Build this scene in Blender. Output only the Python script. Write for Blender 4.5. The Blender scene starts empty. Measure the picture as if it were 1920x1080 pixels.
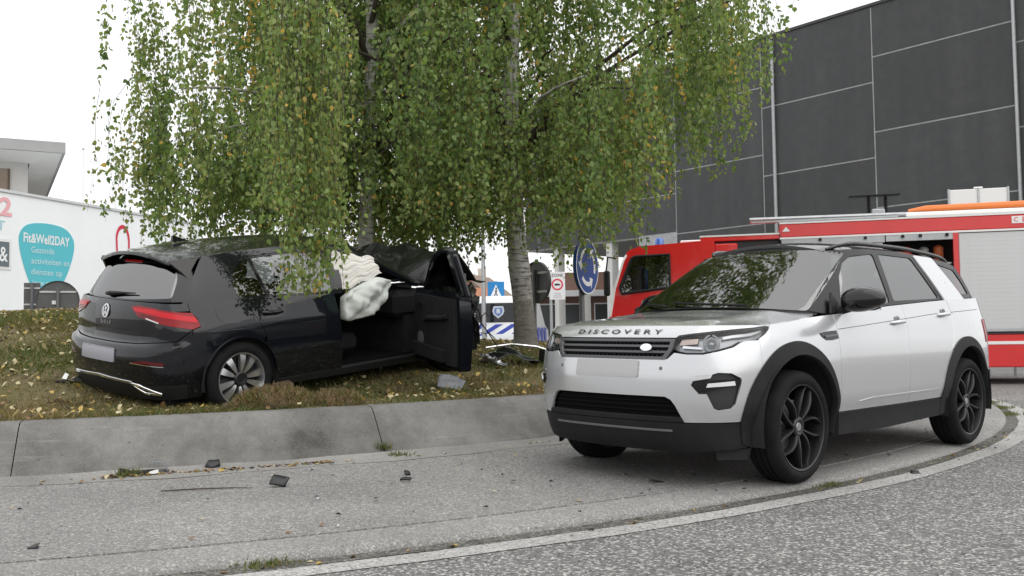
import bpy, math, random
import numpy as np
from mathutils import Matrix, Vector
from mathutils.geometry import delaunay_2d_cdt
from math import sin, cos, tan, pi, radians, sqrt, hypot, atan2

SC = bpy.context.scene
COL = SC.collection
# ------------------------------------------------------------------ camera
H_CAM = 1.045
_pi, _ro = radians(2.76), radians(-.88)
_F = Vector((0, cos(_pi), sin(_pi))); _U0 = Vector((0, -sin(_pi), cos(_pi))); _R0 = Vector((1, 0, 0))
_R = _R0*cos(_ro) + _U0*sin(_ro); _U = -_R0*sin(_ro) + _U0*cos(_ro)
cd = bpy.data.cameras.new('camera'); cam = bpy.data.objects.new('camera', cd); COL.objects.link(cam)
cd.sensor_width = 36; cd.lens = 36 * 1772.5 / 1920; cd.clip_start = .05; cd.clip_end = 3000
cam.matrix_world = Matrix(((_R.x, _U.x, -_F.x, 0), (_R.y, _U.y, -_F.y, 0), (_R.z, _U.z, -_F.z, H_CAM), (0, 0, 0, 1)))
SC.camera = cam
# ------------------------------------------------------------------ overcast sky and a weak broad sun
SUN_EL, SUN_AZ = radians(48), radians(138)      # azimuth clockwise from +Y: brighter cloud behind the camera's right
w = bpy.data.worlds.new('World'); SC.world = w; w.use_nodes = True
nt = w.node_tree; nt.nodes.clear()
out = nt.nodes.new('ShaderNodeOutputWorld'); bg = nt.nodes.new('ShaderNodeBackground'); bg.inputs[1].default_value = .10
sky = nt.nodes.new('ShaderNodeTexSky'); sky.sky_type = 'NISHITA'; sky.sun_disc = False
sky.sun_elevation = SUN_EL; sky.sun_rotation = SUN_AZ; sky.air_density = 1.0; sky.dust_density = 3.0
tc = nt.nodes.new('ShaderNodeTexCoord'); sep = nt.nodes.new('ShaderNodeSeparateXYZ')
rmp = nt.nodes.new('ShaderNodeMapRange'); rmp.inputs[1].default_value = 0; rmp.inputs[2].default_value = 1
rmp.inputs[3].default_value = 11.0; rmp.inputs[4].default_value = 15.5
cl = nt.nodes.new('ShaderNodeCombineColor')
mixn = nt.nodes.new('ShaderNodeMix'); mixn.data_type = 'RGBA'; mixn.inputs[0].default_value = .88
nt.links.new(tc.outputs['Generated'], sep.inputs[0]); nt.links.new(sep.outputs['Z'], rmp.inputs[0])
for k in range(3): nt.links.new(rmp.outputs[0], cl.inputs[k])
nt.links.new(sky.outputs[0], mixn.inputs[6]); nt.links.new(cl.outputs[0], mixn.inputs[7])
nt.links.new(mixn.outputs[2], bg.inputs[0]); nt.links.new(bg.outputs[0], out.inputs[0])
sd = bpy.data.lights.new('sun', 'SUN'); sd.energy = 1.35; sd.angle = radians(95); sd.color = (1, .97, .93)
sun = bpy.data.objects.new('sun', sd); COL.objects.link(sun)
_d = Vector((sin(SUN_AZ)*cos(SUN_EL), cos(SUN_AZ)*cos(SUN_EL), sin(SUN_EL)))
sun.rotation_euler = _d.to_track_quat('Z', 'Y').to_euler()
vs = SC.view_settings; vs.view_transform = 'Standard'; vs.look = 'None'; vs.exposure = .15; vs.gamma = 1; vs.use_curve_mapping = False
SC.render.engine = 'CYCLES'
try:
    SC.cycles.max_bounces = 7; SC.cycles.transparent_max_bounces = 12; SC.cycles.caustics_reflective = False; SC.cycles.caustics_refractive = False
except Exception: pass
# ------------------------------------------------------------------ helpers
def tag(o, label=None, cat=None, group=None, kind=None):
    if label: o['label'] = label
    if cat: o['category'] = cat
    if group: o['group'] = group
    if kind: o['kind'] = kind
    return o
def empty(name, loc=(0,0,0), rz=0, label=None, cat=None, group=None):
    o = bpy.data.objects.new(name, None); COL.objects.link(o); o.location = loc; o.rotation_euler = (0,0,rz)
    o.empty_display_size = .2
    return tag(o, label, cat, group)
def link(name, me, parent=None, mat=None):
    if mat is not None and len(me.materials) == 0: me.materials.append(mat)
    o = bpy.data.objects.new(name, me); COL.objects.link(o)
    if parent is not None: o.parent = parent
    return o
def mk(name, V, F, mat=None, parent=None, smooth=False, normals=None, mats=None, mi=None):
    me = bpy.data.meshes.new(name)
    me.from_pydata([tuple(map(float, v)) for v in V], [], [tuple(map(int, f)) for f in F])
    for m in (mats or ([mat] if mat else [])): me.materials.append(m)
    if mi is not None: me.polygons.foreach_set('material_index', np.asarray(mi, np.int32))
    if smooth is True: me.polygons.foreach_set('use_smooth', np.ones(len(me.polygons), bool))
    me.update()
    if normals is not None:
        me.polygons.foreach_set('use_smooth', np.ones(len(me.polygons), bool))
        me.normals_split_custom_set_from_vertices([tuple(map(float, n)) for n in normals])
    elif smooth not in (True, False):
        me.polygons.foreach_set('use_smooth', np.ones(len(me.polygons), bool))
        me.set_sharp_from_angle(angle=radians(smooth))
    return link(name, me, parent)
class MB:
    """collects shapes, builds ONE mesh"""
    def __init__(self): self.V = []; self.F = []; self.n = 0; self.mi = []; self.m = 0
    def add(self, V, F):
        self.V += [tuple(v) for v in V]; self.F += [tuple(i + self.n for i in f) for f in F]; self.mi += [self.m]*len(F); self.n += len(V); return self
    def box(self, x0, x1, y0, y1, z0, z1, b=0.):
        x0, x1 = min(x0,x1), max(x0,x1); y0, y1 = min(y0,y1), max(y0,y1); z0, z1 = min(z0,z1), max(z0,z1)
        if b <= 0:
            V = [(x,y,z) for z in (z0,z1) for x,y in ((x0,y0),(x1,y0),(x1,y1),(x0,y1))]
            F = [(3,2,1,0),(4,5,6,7)] + [(i,(i+1)%4,(i+1)%4+4,i+4) for i in range(4)]
            return self.add(V, F)
        b = min(b, (x1-x0)*.49, (y1-y0)*.49, (z1-z0)*.49)
        def ring(d, z): return [(x0+b+d-b if 0 else x0+b, y0+d, z),(x1-b, y0+d, z),(x1-d, y0+b, z),(x1-d, y1-b, z),(x1-b, y1-d, z),(x0+b, y1-d, z),(x0+d, y1-b, z),(x0+d, y0+b, z)]
        def ring2(z): return [(x0+b,y0+b,z),(x1-b,y0+b,z),(x1-b,y0+b,z),(x1-b,y1-b,z),(x1-b,y1-b,z),(x0+b,y1-b,z),(x0+b,y1-b,z),(x0+b,y0+b,z)]
        R = [ring(0, z0+b), ring(0, z1-b)]
        c0 = [(x0+b,y0+b,z0),(x1-b,y0+b,z0),(x1-b,y1-b,z0),(x0+b,y1-b,z0)]; c1 = [(x,y,z1) for x,y,_ in c0]
        V = R[0] + R[1] + c0 + c1; F = []
        for i in range(8): F.append((i,(i+1)%8,(i+1)%8+8,i+8))
        F += [(19,18,17,16),(20,21,22,23)]
        for k in range(4):
            a, bb = 2*k, 2*k+1; n = (2*k+2)%8
            F.append((16+k, 16+(k+1)%4, bb, a)); F.append((8+a, 8+bb, 20+(k+1)%4, 20+k))
            F.append((16+(k+1)%4, n, bb)); F.append((8+bb, 8+n, 20+(k+1)%4))
        return self.add(V, F)
    def tube(self, pts, r, n=8, cap=True):
        P = np.array(pts, float); m = len(P)
        r = np.full(m, r, float) if np.isscalar(r) else np.array(r, float)
        T = np.gradient(P, axis=0); T /= np.linalg.norm(T, axis=1)[:,None] + 1e-12
        a = np.array([0,0,1.]) if abs(T[0][2]) < .9 else np.array([1.,0,0])
        V = []; U = np.cross(T[0], a); U /= np.linalg.norm(U)
        for i in range(m):
            U = U - T[i]*(U@T[i]); U /= np.linalg.norm(U) + 1e-12; W = np.cross(T[i], U)
            for k in range(n):
                t = 2*pi*k/n; V.append(P[i] + r[i]*(U*cos(t) + W*sin(t)))
        F = [(i*n+k, i*n+(k+1)%n, (i+1)*n+(k+1)%n, (i+1)*n+k) for i in range(m-1) for k in range(n)]
        if cap: F += [tuple(range(n))[::-1], tuple(range((m-1)*n, m*n))]
        return self.add(V, F)
    def lathe(self, prof, n=32, axis='y', c=(0,0,0), close=False):
        V = []; m = len(prof)
        for k in range(n):
            t = 2*pi*k/n
            for r, h in prof:
                p = (r*cos(t), h, r*sin(t)) if axis == 'y' else (r*cos(t), r*sin(t), h) if axis == 'z' else (h, r*cos(t), r*sin(t))
                V.append((p[0]+c[0], p[1]+c[1], p[2]+c[2]))
        F = []
        for k in range(n):
            for i in range(m - 1 + (1 if close else 0)):
                j = (i+1) % m; a = k*m; b = ((k+1)%n)*m
                F.append((a+i, a+j, b+j, b+i) if axis != 'y' else (a+i, b+i, b+j, a+j))
        return self.add(V, F)
    def prism(self, poly, fn0, fn1):
        """poly: 2D points, fn0/fn1 map (a,b) to 3D for the two faces"""
        n = len(poly); V = [fn0(a,b) for a,b in poly] + [fn1(a,b) for a,b in poly]
        F = [tuple(range(n))[::-1], tuple(range(n, 2*n))] + [(i,(i+1)%n,(i+1)%n+n,i+n) for i in range(n)]
        return self.add(V, F)
    def build(self, name, mat=None, parent=None, smooth=35, mats=None, fix=True):
        o = mk(name, self.V, self.F, mat, parent, False, mats=mats, mi=self.mi if mats else None)
        if fix:
            import bmesh
            bm = bmesh.new(); bm.from_mesh(o.data); bmesh.ops.recalc_face_normals(bm, faces=bm.faces); bm.to_mesh(o.data); bm.free()
        if smooth:
            o.data.polygons.foreach_set('use_smooth', np.ones(len(o.data.polygons), bool)); o.data.set_sharp_from_angle(angle=radians(smooth))
        return o
def xform(V, M): 
    A = np.array(M); V = np.asarray(V, float); return V @ A[:3,:3].T + A[:3,3]
def fillet(pts, r=.03, n=4):
    P = [np.array(p, float) for p in pts]; out = []
    m = len(P)
    for i in range(m):
        a, b, c = P[i-1], P[i], P[(i+1)%m]
        d1 = a-b; d2 = c-b; l1 = np.linalg.norm(d1); l2 = np.linalg.norm(d2)
        rr = min(r, l1*.45, l2*.45); p = b + d1/l1*rr; q = b + d2/l2*rr
        for k in range(n+1):
            t = k/n; out.append(tuple((1-t)**2*p + 2*t*(1-t)*b + t*t*q))
    return out
def inside(poly, X, Y):
    c = np.zeros(len(X), bool); n = len(poly)
    for i in range(n):
        x0, y0 = poly[i]; x1, y1 = poly[(i+1)%n]
        if y0 == y1: continue
        c ^= ((y0 > Y) != (y1 > Y)) & (X < (x1-x0)*(Y-y0)/(y1-y0) + x0)
    return c
def dens(poly, res):
    out = []
    for i in range(len(poly)):
        a = np.array(poly[i], float); b = np.array(poly[(i+1)%len(poly)], float)
        n = max(1, int(np.ceil(np.linalg.norm(b-a)/res)))
        for k in range(n): out.append(tuple(a + (b-a)*k/n))
    return out
def tess(outline, holes, res):
    loops = [dens(outline, res)] + [dens(h, res) for h in holes]
    pts = []; edges = []
    for L in loops:
        b = len(pts); pts += L; edges += [(b+i, b+(i+1)%len(L)) for i in range(len(L))]
    A = np.array(loops[0]); x0, y0 = A.min(0); x1, y1 = A.max(0)
    gx, gy = np.meshgrid(np.arange(x0+res*.5, x1, res), np.arange(y0+res*.5, y1, res*.87)); gx = gx + (np.arange(gx.shape[0])[:,None] % 2)*res*.5
    gx = gx.ravel(); gy = gy.ravel()
    k = inside(loops[0], gx, gy)
    for h in loops[1:]: k &= ~inside(h, gx, gy)
    gx, gy = gx[k], gy[k]
    B = np.array(pts)
    if len(gx):
        d = np.min((gx[:,None]-B[None,:,0])**2 + (gy[:,None]-B[None,:,1])**2, axis=1)
        k = d > (res*.45)**2; pts += list(zip(gx[k], gy[k]))
    v, e, f, ov, oe, of = delaunay_2d_cdt([Vector(p) for p in pts], edges, [], 0, 1e-6)
    v = np.array([tuple(p) for p in v]); f = np.array([t for t in f if len(t) == 3])
    c = v[f].mean(1)
    k = inside(loops[0], c[:,0], c[:,1])
    for h in loops[1:]: k &= ~inside(h, c[:,0], c[:,1])
    f = f[k]
    a, b_, c_ = v[f[:,0]], v[f[:,1]], v[f[:,2]]
    ar = (b_[:,0]-a[:,0])*(c_[:,1]-a[:,1]) - (b_[:,1]-a[:,1])*(c_[:,0]-a[:,0])
    f[ar < 0] = f[ar < 0][:, ::-1]; f = f[np.abs(ar) > 1e-10]
    return v, f
def skin_eval(S, u, v, centre):
    e = .004
    P = S(u, v); a = S(u+e, v) - S(u-e, v); b = S(u, v+e) - S(u, v-e)
    n = np.cross(a, b); n /= np.linalg.norm(n, axis=-1, keepdims=True) + 1e-12
    sg = np.sign(np.sum(n*(P - centre), -1)); 
    flip = np.median(sg) < 0
    if flip: n = -n
    return P, n, flip
CAR_C = np.array([1.3, 0, .55])
def panel(name, parent, S, outline, mat, holes=(), res=.06, off=0., skirt=.014, mirror=False, centre=CAR_C, fn=None):
    """a body panel: outline in skin coordinates, laid on skin S (s,y,z), with a folded edge"""
    v, f = tess(outline, holes, res)
    P, n, flip = skin_eval(S, v[:,0], v[:,1], centre)
    o_ = off if fn is None else off + fn(v[:,0], v[:,1])[:,None]
    P = P + n*o_
    if flip: f = f[:, ::-1]
    V = [P]; N = [n]; Fs = [tuple(t) for t in f]; nb = len(P)
    if skirt:
        ec = {}
        for t in f:
            for i in range(3):
                a, b = int(t[i]), int(t[(i+1)%3]); ec[(a,b)] = 1
        be = [(a,b) for (a,b) in ec if (b,a) not in ec]
        sv = []; sn = []
        for a, b in be:
            d = P[b]-P[a]; nn = np.cross(d, n[a]); nn /= np.linalg.norm(nn)+1e-12
            k = nb + len(sv); sv += [P[a], P[b], P[b]-n[b]*skirt, P[a]-n[a]*skirt]; sn += [n[a]*.4+nn*.6]*1 + [n[b]*.4+nn*.6] + [nn]*2
            Fs.append((k+3, k+2, k+1, k)[::-1] if False else (k, k+3, k+2, k+1))
        if sv: V.append(np.array(sv)); N.append(np.array(sn))
    V = np.vstack(V); N = np.vstack(N); N /= np.linalg.norm(N, axis=1)[:,None]+1e-12
    res_o = []
    for sgn in ((1,-1) if mirror else (1,)):
        VV = V*[-1, sgn, 1]; NN = N*[-1, sgn, 1]
        FF = [t[::-1] for t in Fs] if sgn > 0 else Fs        # s -> -x mirrors once
        res_o.append(mk(name, VV, FF, mat, parent, normals=NN))
    return res_o if mirror else res_o[0]
def text_mesh(txt, size, extrude=.004, spacing=1., font=None, align='CENTER', bold=0.):
    c = bpy.data.curves.new('t', 'FONT'); c.body = txt; c.size = size; c.extrude = extrude; c.align_x = align; c.align_y = 'CENTER'
    c.space_character = spacing; c.resolution_u = 3; c.offset = bold
    o = bpy.data.objects.new('t', c); COL.objects.link(o)
    dg = bpy.context.evaluated_depsgraph_get(); me = bpy.data.meshes.new_from_object(o.evaluated_get(dg))
    bpy.data.objects.remove(o); bpy.data.curves.remove(c)
    V = np.array([v.co[:] for v in me.vertices]); F = [tuple(p.vertices) for p in me.polygons]
    bpy.data.meshes.remove(me)
    return V, F
def letters(name, V, F, mt, parent):
    """one object per letter"""
    V = np.asarray(V); p = list(range(len(V)))
    def fd(i):
        while p[i] != i: p[i] = p[p[i]]; i = p[i]
        return i
    for f in F:
        for k in f[1:]: p[fd(k)] = fd(f[0])
    gr = {}
    for f in F: gr.setdefault(fd(f[0]), []).append(f)
    for r, fs in gr.items():
        ids = sorted({i for f in fs for i in f}); ix = {a: b for b, a in enumerate(ids)}
        mk(name, V[ids], [tuple(ix[i] for i in f) for f in fs], mt, parent)
# ------------------------------------------------------------------ materials
MC = {}
def mat(name, col=(.5,.5,.5), rough=.5, metal=0., spec=.5, coat=0., coatr=.03, var=0., vs=4., bump=0., bs=60., rvar=0., alpha=None, emit=None, es=1.):
    if name in MC: return MC[name]
    m = bpy.data.materials.new(name); m.use_nodes = True; nt = m.node_tree; b = nt.nodes['Principled BSDF']
    b.inputs['Base Color'].default_value = (*col, 1); b.inputs['Roughness'].default_value = rough; b.inputs['Metallic'].default_value = metal
    b.inputs['Specular IOR Level'].default_value = spec; b.inputs['Coat Weight'].default_value = coat; b.inputs['Coat Roughness'].default_value = coatr
    if emit: b.inputs['Emission Color'].default_value = (*emit, 1); b.inputs['Emission Strength'].default_value = es
    tc = nt.nodes.new('ShaderNodeTexCoord')
    if var or rvar:
        n = nt.nodes.new('ShaderNodeTexNoise'); n.inputs['Scale'].default_value = vs; n.inputs['Detail'].default_value = 6; n.inputs['Roughness'].default_value = .65
        nt.links.new(tc.outputs['Object'], n.inputs['Vector'])
        if var:
            r = nt.nodes.new('ShaderNodeMapRange'); r.inputs[1].default_value = .3; r.inputs[2].default_value = .7; r.inputs[3].default_value = 1-var; r.inputs[4].default_value = 1+var
            mx = nt.nodes.new('ShaderNodeMix'); mx.data_type = 'RGBA'; mx.blend_type = 'MULTIPLY'; mx.inputs[0].default_value = 1
            cc = nt.nodes.new('ShaderNodeCombineColor')
            nt.links.new(n.outputs['Fac'], r.inputs[0])
            for k in range(3): nt.links.new(r.outputs[0], cc.inputs[k])
            mx.inputs[6].default_value = (*col, 1); nt.links.new(cc.outputs[0], mx.inputs[7]); nt.links.new(mx.outputs[2], b.inputs['Base Color'])
        if rvar:
            r2 = nt.nodes.new('ShaderNodeMapRange'); r2.inputs[1].default_value = .35; r2.inputs[2].default_value = .65; r2.inputs[3].default_value = max(0, rough-rvar); r2.inputs[4].default_value = rough+rvar
            nt.links.new(n.outputs['Fac'], r2.inputs[0]); nt.links.new(r2.outputs[0], b.inputs['Roughness'])
    if bump:
        n2 = nt.nodes.new('ShaderNodeTexNoise'); n2.inputs['Scale'].default_value = bs; n2.inputs['Detail'].default_value = 4
        bp = nt.nodes.new('ShaderNodeBump'); bp.inputs['Strength'].default_value = bump; bp.inputs['Distance'].default_value = .01
        nt.links.new(tc.outputs['Object'], n2.inputs['Vector']); nt.links.new(n2.outputs['Fac'], bp.inputs['Height']); nt.links.new(bp.outputs[0], b.inputs['Normal'])
    MC[name] = m
    return m
def glass(name, tint=(.3,.32,.32), ior=1.55, rough=0.):
    """thin sheet glass: mirror-like by Fresnel, tinted straight-through otherwise"""
    if name in MC: return MC[name]
    m = bpy.data.materials.new(name); m.use_nodes = True; nt = m.node_tree; nt.nodes.clear()
    o = nt.nodes.new('ShaderNodeOutputMaterial'); mx = nt.nodes.new('ShaderNodeMixShader'); f = nt.nodes.new('ShaderNodeFresnel'); f.inputs[0].default_value = ior
    t = nt.nodes.new('ShaderNodeBsdfTransparent'); t.inputs[0].default_value = (*tint, 1); g = nt.nodes.new('ShaderNodeBsdfGlossy'); g.inputs['Roughness'].default_value = rough
    nt.links.new(f.outputs[0], mx.inputs[0]); nt.links.new(t.outputs[0], mx.inputs[1]); nt.links.new(g.outputs[0], mx.inputs[2]); nt.links.new(mx.outputs[0], o.inputs[0])
    MC[name] = m; return m
BLACK_PLASTIC = mat('black_plastic', (.012,.0125,.0135), .55, spec=.25, bump=.12, bs=400, var=.2, vs=6)
GLOSS_BLACK = mat('gloss_black', (.006,.006,.007), .12, spec=.4, coat=.25)
SATIN_BLACK = mat('satin_black', (.006,.006,.007), .3, spec=.25)
DARK_VOID = mat('dark_void', (.006,.006,.007), .9, spec=.1)
RUBBER = mat('rubber', (.0105,.0105,.011), .8, spec=.15, var=.35, vs=9, bump=.2, bs=120)
CHROME = mat('chrome', (.75,.76,.78), .12, 1.)
GREY_PLASTIC = mat('grey_plastic', (.12,.12,.125), .5)
WHITE_PAINT = mat('white_paint', (.78,.79,.79), .35, coat=.3, var=.05, vs=2)
GALV = mat('galvanised_steel', (.42,.43,.44), .45, .8, var=.12, vs=8)
# ------------------------------------------------------------------ roundabout ground
CX, CY = -6.43, 16.68
R_OUT, R_LINE0, R_GUT, R_STRIP, R_KERB, R_TOP = 13.66, 13.49, 13.38, 13.10, 10.75, 10.45
Z_APR0, Z_APR1, Z_TOP = .045, .11, .475
def mound_z(x, y):
    """height of the grass mound: higher towards the left of the island"""
    x = np.asarray(x, float); y = np.asarray(y, float)
    t = np.clip(9.75 - np.hypot(x-CX, y-CY), 0, None)
    z = .185*t*np.clip(t/.8, 0, 1)**.5
    k = np.clip((-.6-x)/4.6, 0, 1); cap = .47 + .68*k*k*(3-2*k)
    return Z_TOP + np.where(z > cap*.5, cap*.5 + (cap*.5)*(1-np.exp(-(z-cap*.5)/(cap*.5))), z)
def node_mat(name):
    m = bpy.data.materials.new(name); m.use_nodes = True; return m, m.node_tree, m.node_tree.nodes['Principled BSDF']
def N(nt, typ, **kw):
    n = nt.nodes.new(typ)
    for k, v in kw.items():
        if k.startswith('i_'):
            key = k[2:]; n.inputs[int(key) if key.isdigit() else key.replace('_', ' ')].default_value = v
        else: setattr(n, k, v)
    return n
def ramp(nt, stops):
    r = nt.nodes.new('ShaderNodeValToRGB'); e = r.color_ramp.elements
    e[0].position, e[0].color = stops[0][0], (*stops[0][1], 1); e[1].position, e[1].color = stops[-1][0], (*stops[-1][1], 1)
    for p, c in stops[1:-1]:
        q = e.new(p); q.color = (*c, 1)
    return r
def aggregate_mat(name, base, light, dark, grain=70, spread=.5, patch=.12, rough=.85, tint=None, bumpd=.004):
    """worn surface with exposed stone grain"""
    m, nt, b = node_mat(name); L = nt.links.new
    tc = N(nt, 'ShaderNodeTexCoord')
    vo = N(nt, 'ShaderNodeTexVoronoi', i_Scale=grain); L(tc.outputs['Object'], vo.inputs['Vector'])
    sepc = N(nt, 'ShaderNodeSeparateColor'); L(vo.outputs['Color'], sepc.inputs[0])
    rp = ramp(nt, [(0, dark), (.30, base), (.72, base), (.93, light), (1, light)]); L(sepc.outputs[0], rp.inputs[0])
    nz = N(nt, 'ShaderNodeTexNoise', i_Scale=grain*2.1, i_Detail=5.0, i_Roughness=.7); L(tc.outputs['Object'], nz.inputs['Vector'])
    mr = N(nt, 'ShaderNodeMapRange', i_1=.3, i_2=.7, i_3=1-spread*.5, i_4=1+spread*.5); L(nz.outputs['Fac'], mr.inputs[0])
    big = N(nt, 'ShaderNodeTexNoise', i_Scale=.9, i_Detail=8.0, i_Roughness=.62); L(tc.outputs['Object'], big.inputs['Vector'])
    mr2 = N(nt, 'ShaderNodeMapRange', i_1=.3, i_2=.7, i_3=1-patch, i_4=1+patch); L(big.outputs['Fac'], mr2.inputs[0])
    mul = N(nt, 'ShaderNodeMath', operation='MULTIPLY'); L(mr.outputs[0], mul.inputs[0]); L(mr2.outputs[0], mul.inputs[1])
    cc = N(nt, 'ShaderNodeCombineColor')
    for k in range(3): L(mul.outputs[0], cc.inputs[k])
    mx = N(nt, 'ShaderNodeMix', data_type='RGBA', blend_type='MULTIPLY'); mx.inputs[0].default_value = 1
    L(rp.outputs[0], mx.inputs[6]); L(cc.outputs[0], mx.inputs[7])
    last = mx.outputs[2]
    # sparse stains with a shape of their own
    st = N(nt, 'ShaderNodeTexNoise', i_Scale=3.2, i_Detail=9.0, i_Roughness=.7, i_Distortion=.6); L(tc.outputs['Object'], st.inputs['Vector'])
    sr = N(nt, 'ShaderNodeMapRange', i_1=.60, i_2=.72, i_3=0., i_4=.35); L(st.outputs['Fac'], sr.inputs[0])
    mx2 = N(nt, 'ShaderNodeMix', data_type='RGBA'); L(sr.outputs[0], mx2.inputs[0]); L(last, mx2.inputs[6]); mx2.inputs[7].default_value = (*(tint or tuple(x*.6 for x in base)), 1)
    L(mx2.outputs[2], b.inputs['Base Color']); b.inputs['Roughness'].default_value = rough; b.inputs['Specular IOR Level'].default_value = .3
    bp = N(nt, 'ShaderNodeBump', i_Strength=.9, i_Distance=bumpd); ad = N(nt, 'ShaderNodeMath', operation='ADD')
    L(vo.outputs['Distance'], ad.inputs[0]); L(nz.outputs['Fac'], ad.inputs[1]); L(ad.outputs[0], bp.inputs['Height']); L(bp.outputs[0], b.inputs['Normal'])
    MC[name] = m; return m
ASPHALT = aggregate_mat('asphalt', (.155,.151,.148), (.42,.41,.39), (.06,.059,.057), 80, .7, .18, tint=(.105,.103,.10))
APRON = aggregate_mat('exposed_aggregate', (.215,.211,.204), (.38,.372,.358), (.130,.127,.122), 105, .55, .16, tint=(.150,.147,.140))
STRIP = aggregate_mat('concrete_strip', (.24,.236,.227), (.37,.36,.345), (.155,.152,.145), 120, .4, .16, tint=(.165,.161,.152))
def kerb_mat():
    m, nt, b = node_mat('kerb_concrete'); L = nt.links.new
    tc = N(nt,'ShaderNodeTexCoord')
    big = N(nt,'ShaderNodeTexNoise', i_Scale=1.4, i_Detail=10.0, i_Roughness=.66); L(tc.outputs['Object'], big.inputs['Vector'])
    fine = N(nt,'ShaderNodeTexNoise', i_Scale=95., i_Detail=5.0, i_Roughness=.75); L(tc.outputs['Object'], fine.inputs['Vector'])
    ad = N(nt,'ShaderNodeMath', operation='MULTIPLY_ADD'); L(fine.outputs['Fac'], ad.inputs[0]); ad.inputs[1].default_value = .45; L(big.outputs['Fac'], ad.inputs[2])
    rp = ramp(nt, [(.55,(.060,.059,.053)),(.64,(.108,.106,.098)),(.75,(.146,.143,.134)),(.88,(.205,.20,.19))]); L(ad.outputs[0], rp.inputs[0])
    # pale scuffs left by tyres, drawn out along the wall
    mp = N(nt,'ShaderNodeMapping'); mp.inputs['Scale'].default_value = (.8,.8,16.); L(tc.outputs['Object'], mp.inputs[0])
    sc = N(nt,'ShaderNodeTexNoise', i_Scale=1.3, i_Detail=7.0, i_Roughness=.7); L(mp.outputs[0], sc.inputs['Vector'])
    sr = N(nt,'ShaderNodeMapRange', i_1=.60, i_2=.74, i_3=0., i_4=.6); L(sc.outputs['Fac'], sr.inputs[0])
    mx = N(nt,'ShaderNodeMix', data_type='RGBA'); L(sr.outputs[0], mx.inputs[0]); L(rp.outputs[0], mx.inputs[6]); mx.inputs[7].default_value = (.29,.285,.272,1)
    # pits and spots
    wv = N(nt,'ShaderNodeMix', data_type='RGBA'); wv.inputs[0].default_value = .035; L(tc.outputs['Object'], wv.inputs[6]); L(fine.outputs['Color'], wv.inputs[7])
    vo = N(nt,'ShaderNodeTexVoronoi', i_Scale=24., i_Randomness=1.); L(wv.outputs[2], vo.inputs['Vector'])
    sp = N(nt,'ShaderNodeSeparateColor'); L(vo.outputs['Color'], sp.inputs[0])
    th = N(nt,'ShaderNodeMapRange', i_1=.55, i_2=1., i_3=0., i_4=.17); L(sp.outputs[0], th.inputs[0])
    lt = N(nt,'ShaderNodeMath', operation='LESS_THAN'); L(vo.outputs['Distance'], lt.inputs[0]); L(th.outputs[0], lt.inputs[1])
    ml = N(nt,'ShaderNodeMath', operation='MULTIPLY'); L(lt.outputs[0], ml.inputs[0]); ml.inputs[1].default_value = .62
    mx2 = N(nt,'ShaderNodeMix', data_type='RGBA'); L(ml.outputs[0], mx2.inputs[0]); L(mx.outputs[2], mx2.inputs[6]); mx2.inputs[7].default_value = (.055,.053,.047,1)
    L(mx2.outputs[2], b.inputs['Base Color']); b.inputs['Roughness'].default_value = .9; b.inputs['Specular IOR Level'].default_value = .25
    bp = N(nt,'ShaderNodeBump', i_Strength=.7, i_Distance=.005); L(ad.outputs[0], bp.inputs['Height']); L(bp.outputs[0], b.inputs['Normal'])
    return m
KERB = kerb_mat()
GUTTER = aggregate_mat('gutter_dirt', (.10,.096,.085), (.22,.21,.19), (.04,.038,.033), 80, .6, .3, tint=(.06,.065,.035))
PAINTLINE = aggregate_mat('worn_white_line', (.36,.355,.342), (.46,.45,.44), (.16,.157,.15), 85, .8, .22, tint=(.20,.196,.188))
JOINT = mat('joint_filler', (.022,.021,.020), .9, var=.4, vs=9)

def ring(name, prof, mat_, a0, a1, n, parent=None, smooth=True, wob=0., seed=0):
    """prof: (r,z) from outside to inside, swept between angles a0..a1 about the island's centre (objects sit at the centre)"""
    V = []; F = []; m = len(prof); rng = np.random.default_rng(seed)
    full = abs(a1-a0) > 2*pi - 1e-6; na = n if full else n + 1
    for i in range(na):
        a = a0 + (a1-a0)*i/n
        for k, (r, z) in enumerate(prof):
            q = r + (wob*(sin(a*37+k)+.6*sin(a*91+seed)) if wob else 0)
            V.append((q*sin(a), q*cos(a), z))
    for i in range(n):
        j = (i+1) % na
        for k in range(m-1): F.append((i*m+k, j*m+k, j*m+k+1, i*m+k+1))
    o = mk(name, V, F, mat_, parent, smooth=40 if smooth else False); 
    if parent is None: o.location = (CX, CY, 0)
    return o
# road: one sheet to the horizon
rd = mk('road', [(-900,-300,0),(900,-300,0),(900,1500,0),(-900,1500,0)], [(0,1,2,3)], ASPHALT); tag(rd, kind='structure')
tag(ring('road_line', [(R_OUT,.004),(R_LINE0,.004)], PAINTLINE, 0, 2*pi, 260, wob=.006, seed=3), kind='structure')
tag(ring('gutter', [(R_LINE0-.003,.0045),(R_GUT+.02,.0045),(R_GUT-.01,.007)], GUTTER, 0, 2*pi, 260, wob=.008, seed=5), kind='structure')
tag(ring('apron_edge', [(R_GUT,-.02),(R_GUT-.005,.018),(R_GUT-.02,.034),(R_GUT-.05,Z_APR0),(R_STRIP,Z_APR0+.012)], STRIP, 0, 2*pi, 260), kind='structure')
tag(ring('apron_joint', [(R_STRIP+.001,Z_APR0+.004),(R_STRIP-.034,Z_APR0+.004)], JOINT, 0, 2*pi, 260, wob=.004, seed=8), kind='structure')
tag(ring('truck_apron', [(R_STRIP-.027,Z_APR0-.01),(R_STRIP-.031,Z_APR0+.013),((R_STRIP+R_KERB)/2,.075),(R_KERB-.04,Z_APR1)], APRON, 0, 2*pi, 260), kind='structure')
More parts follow.
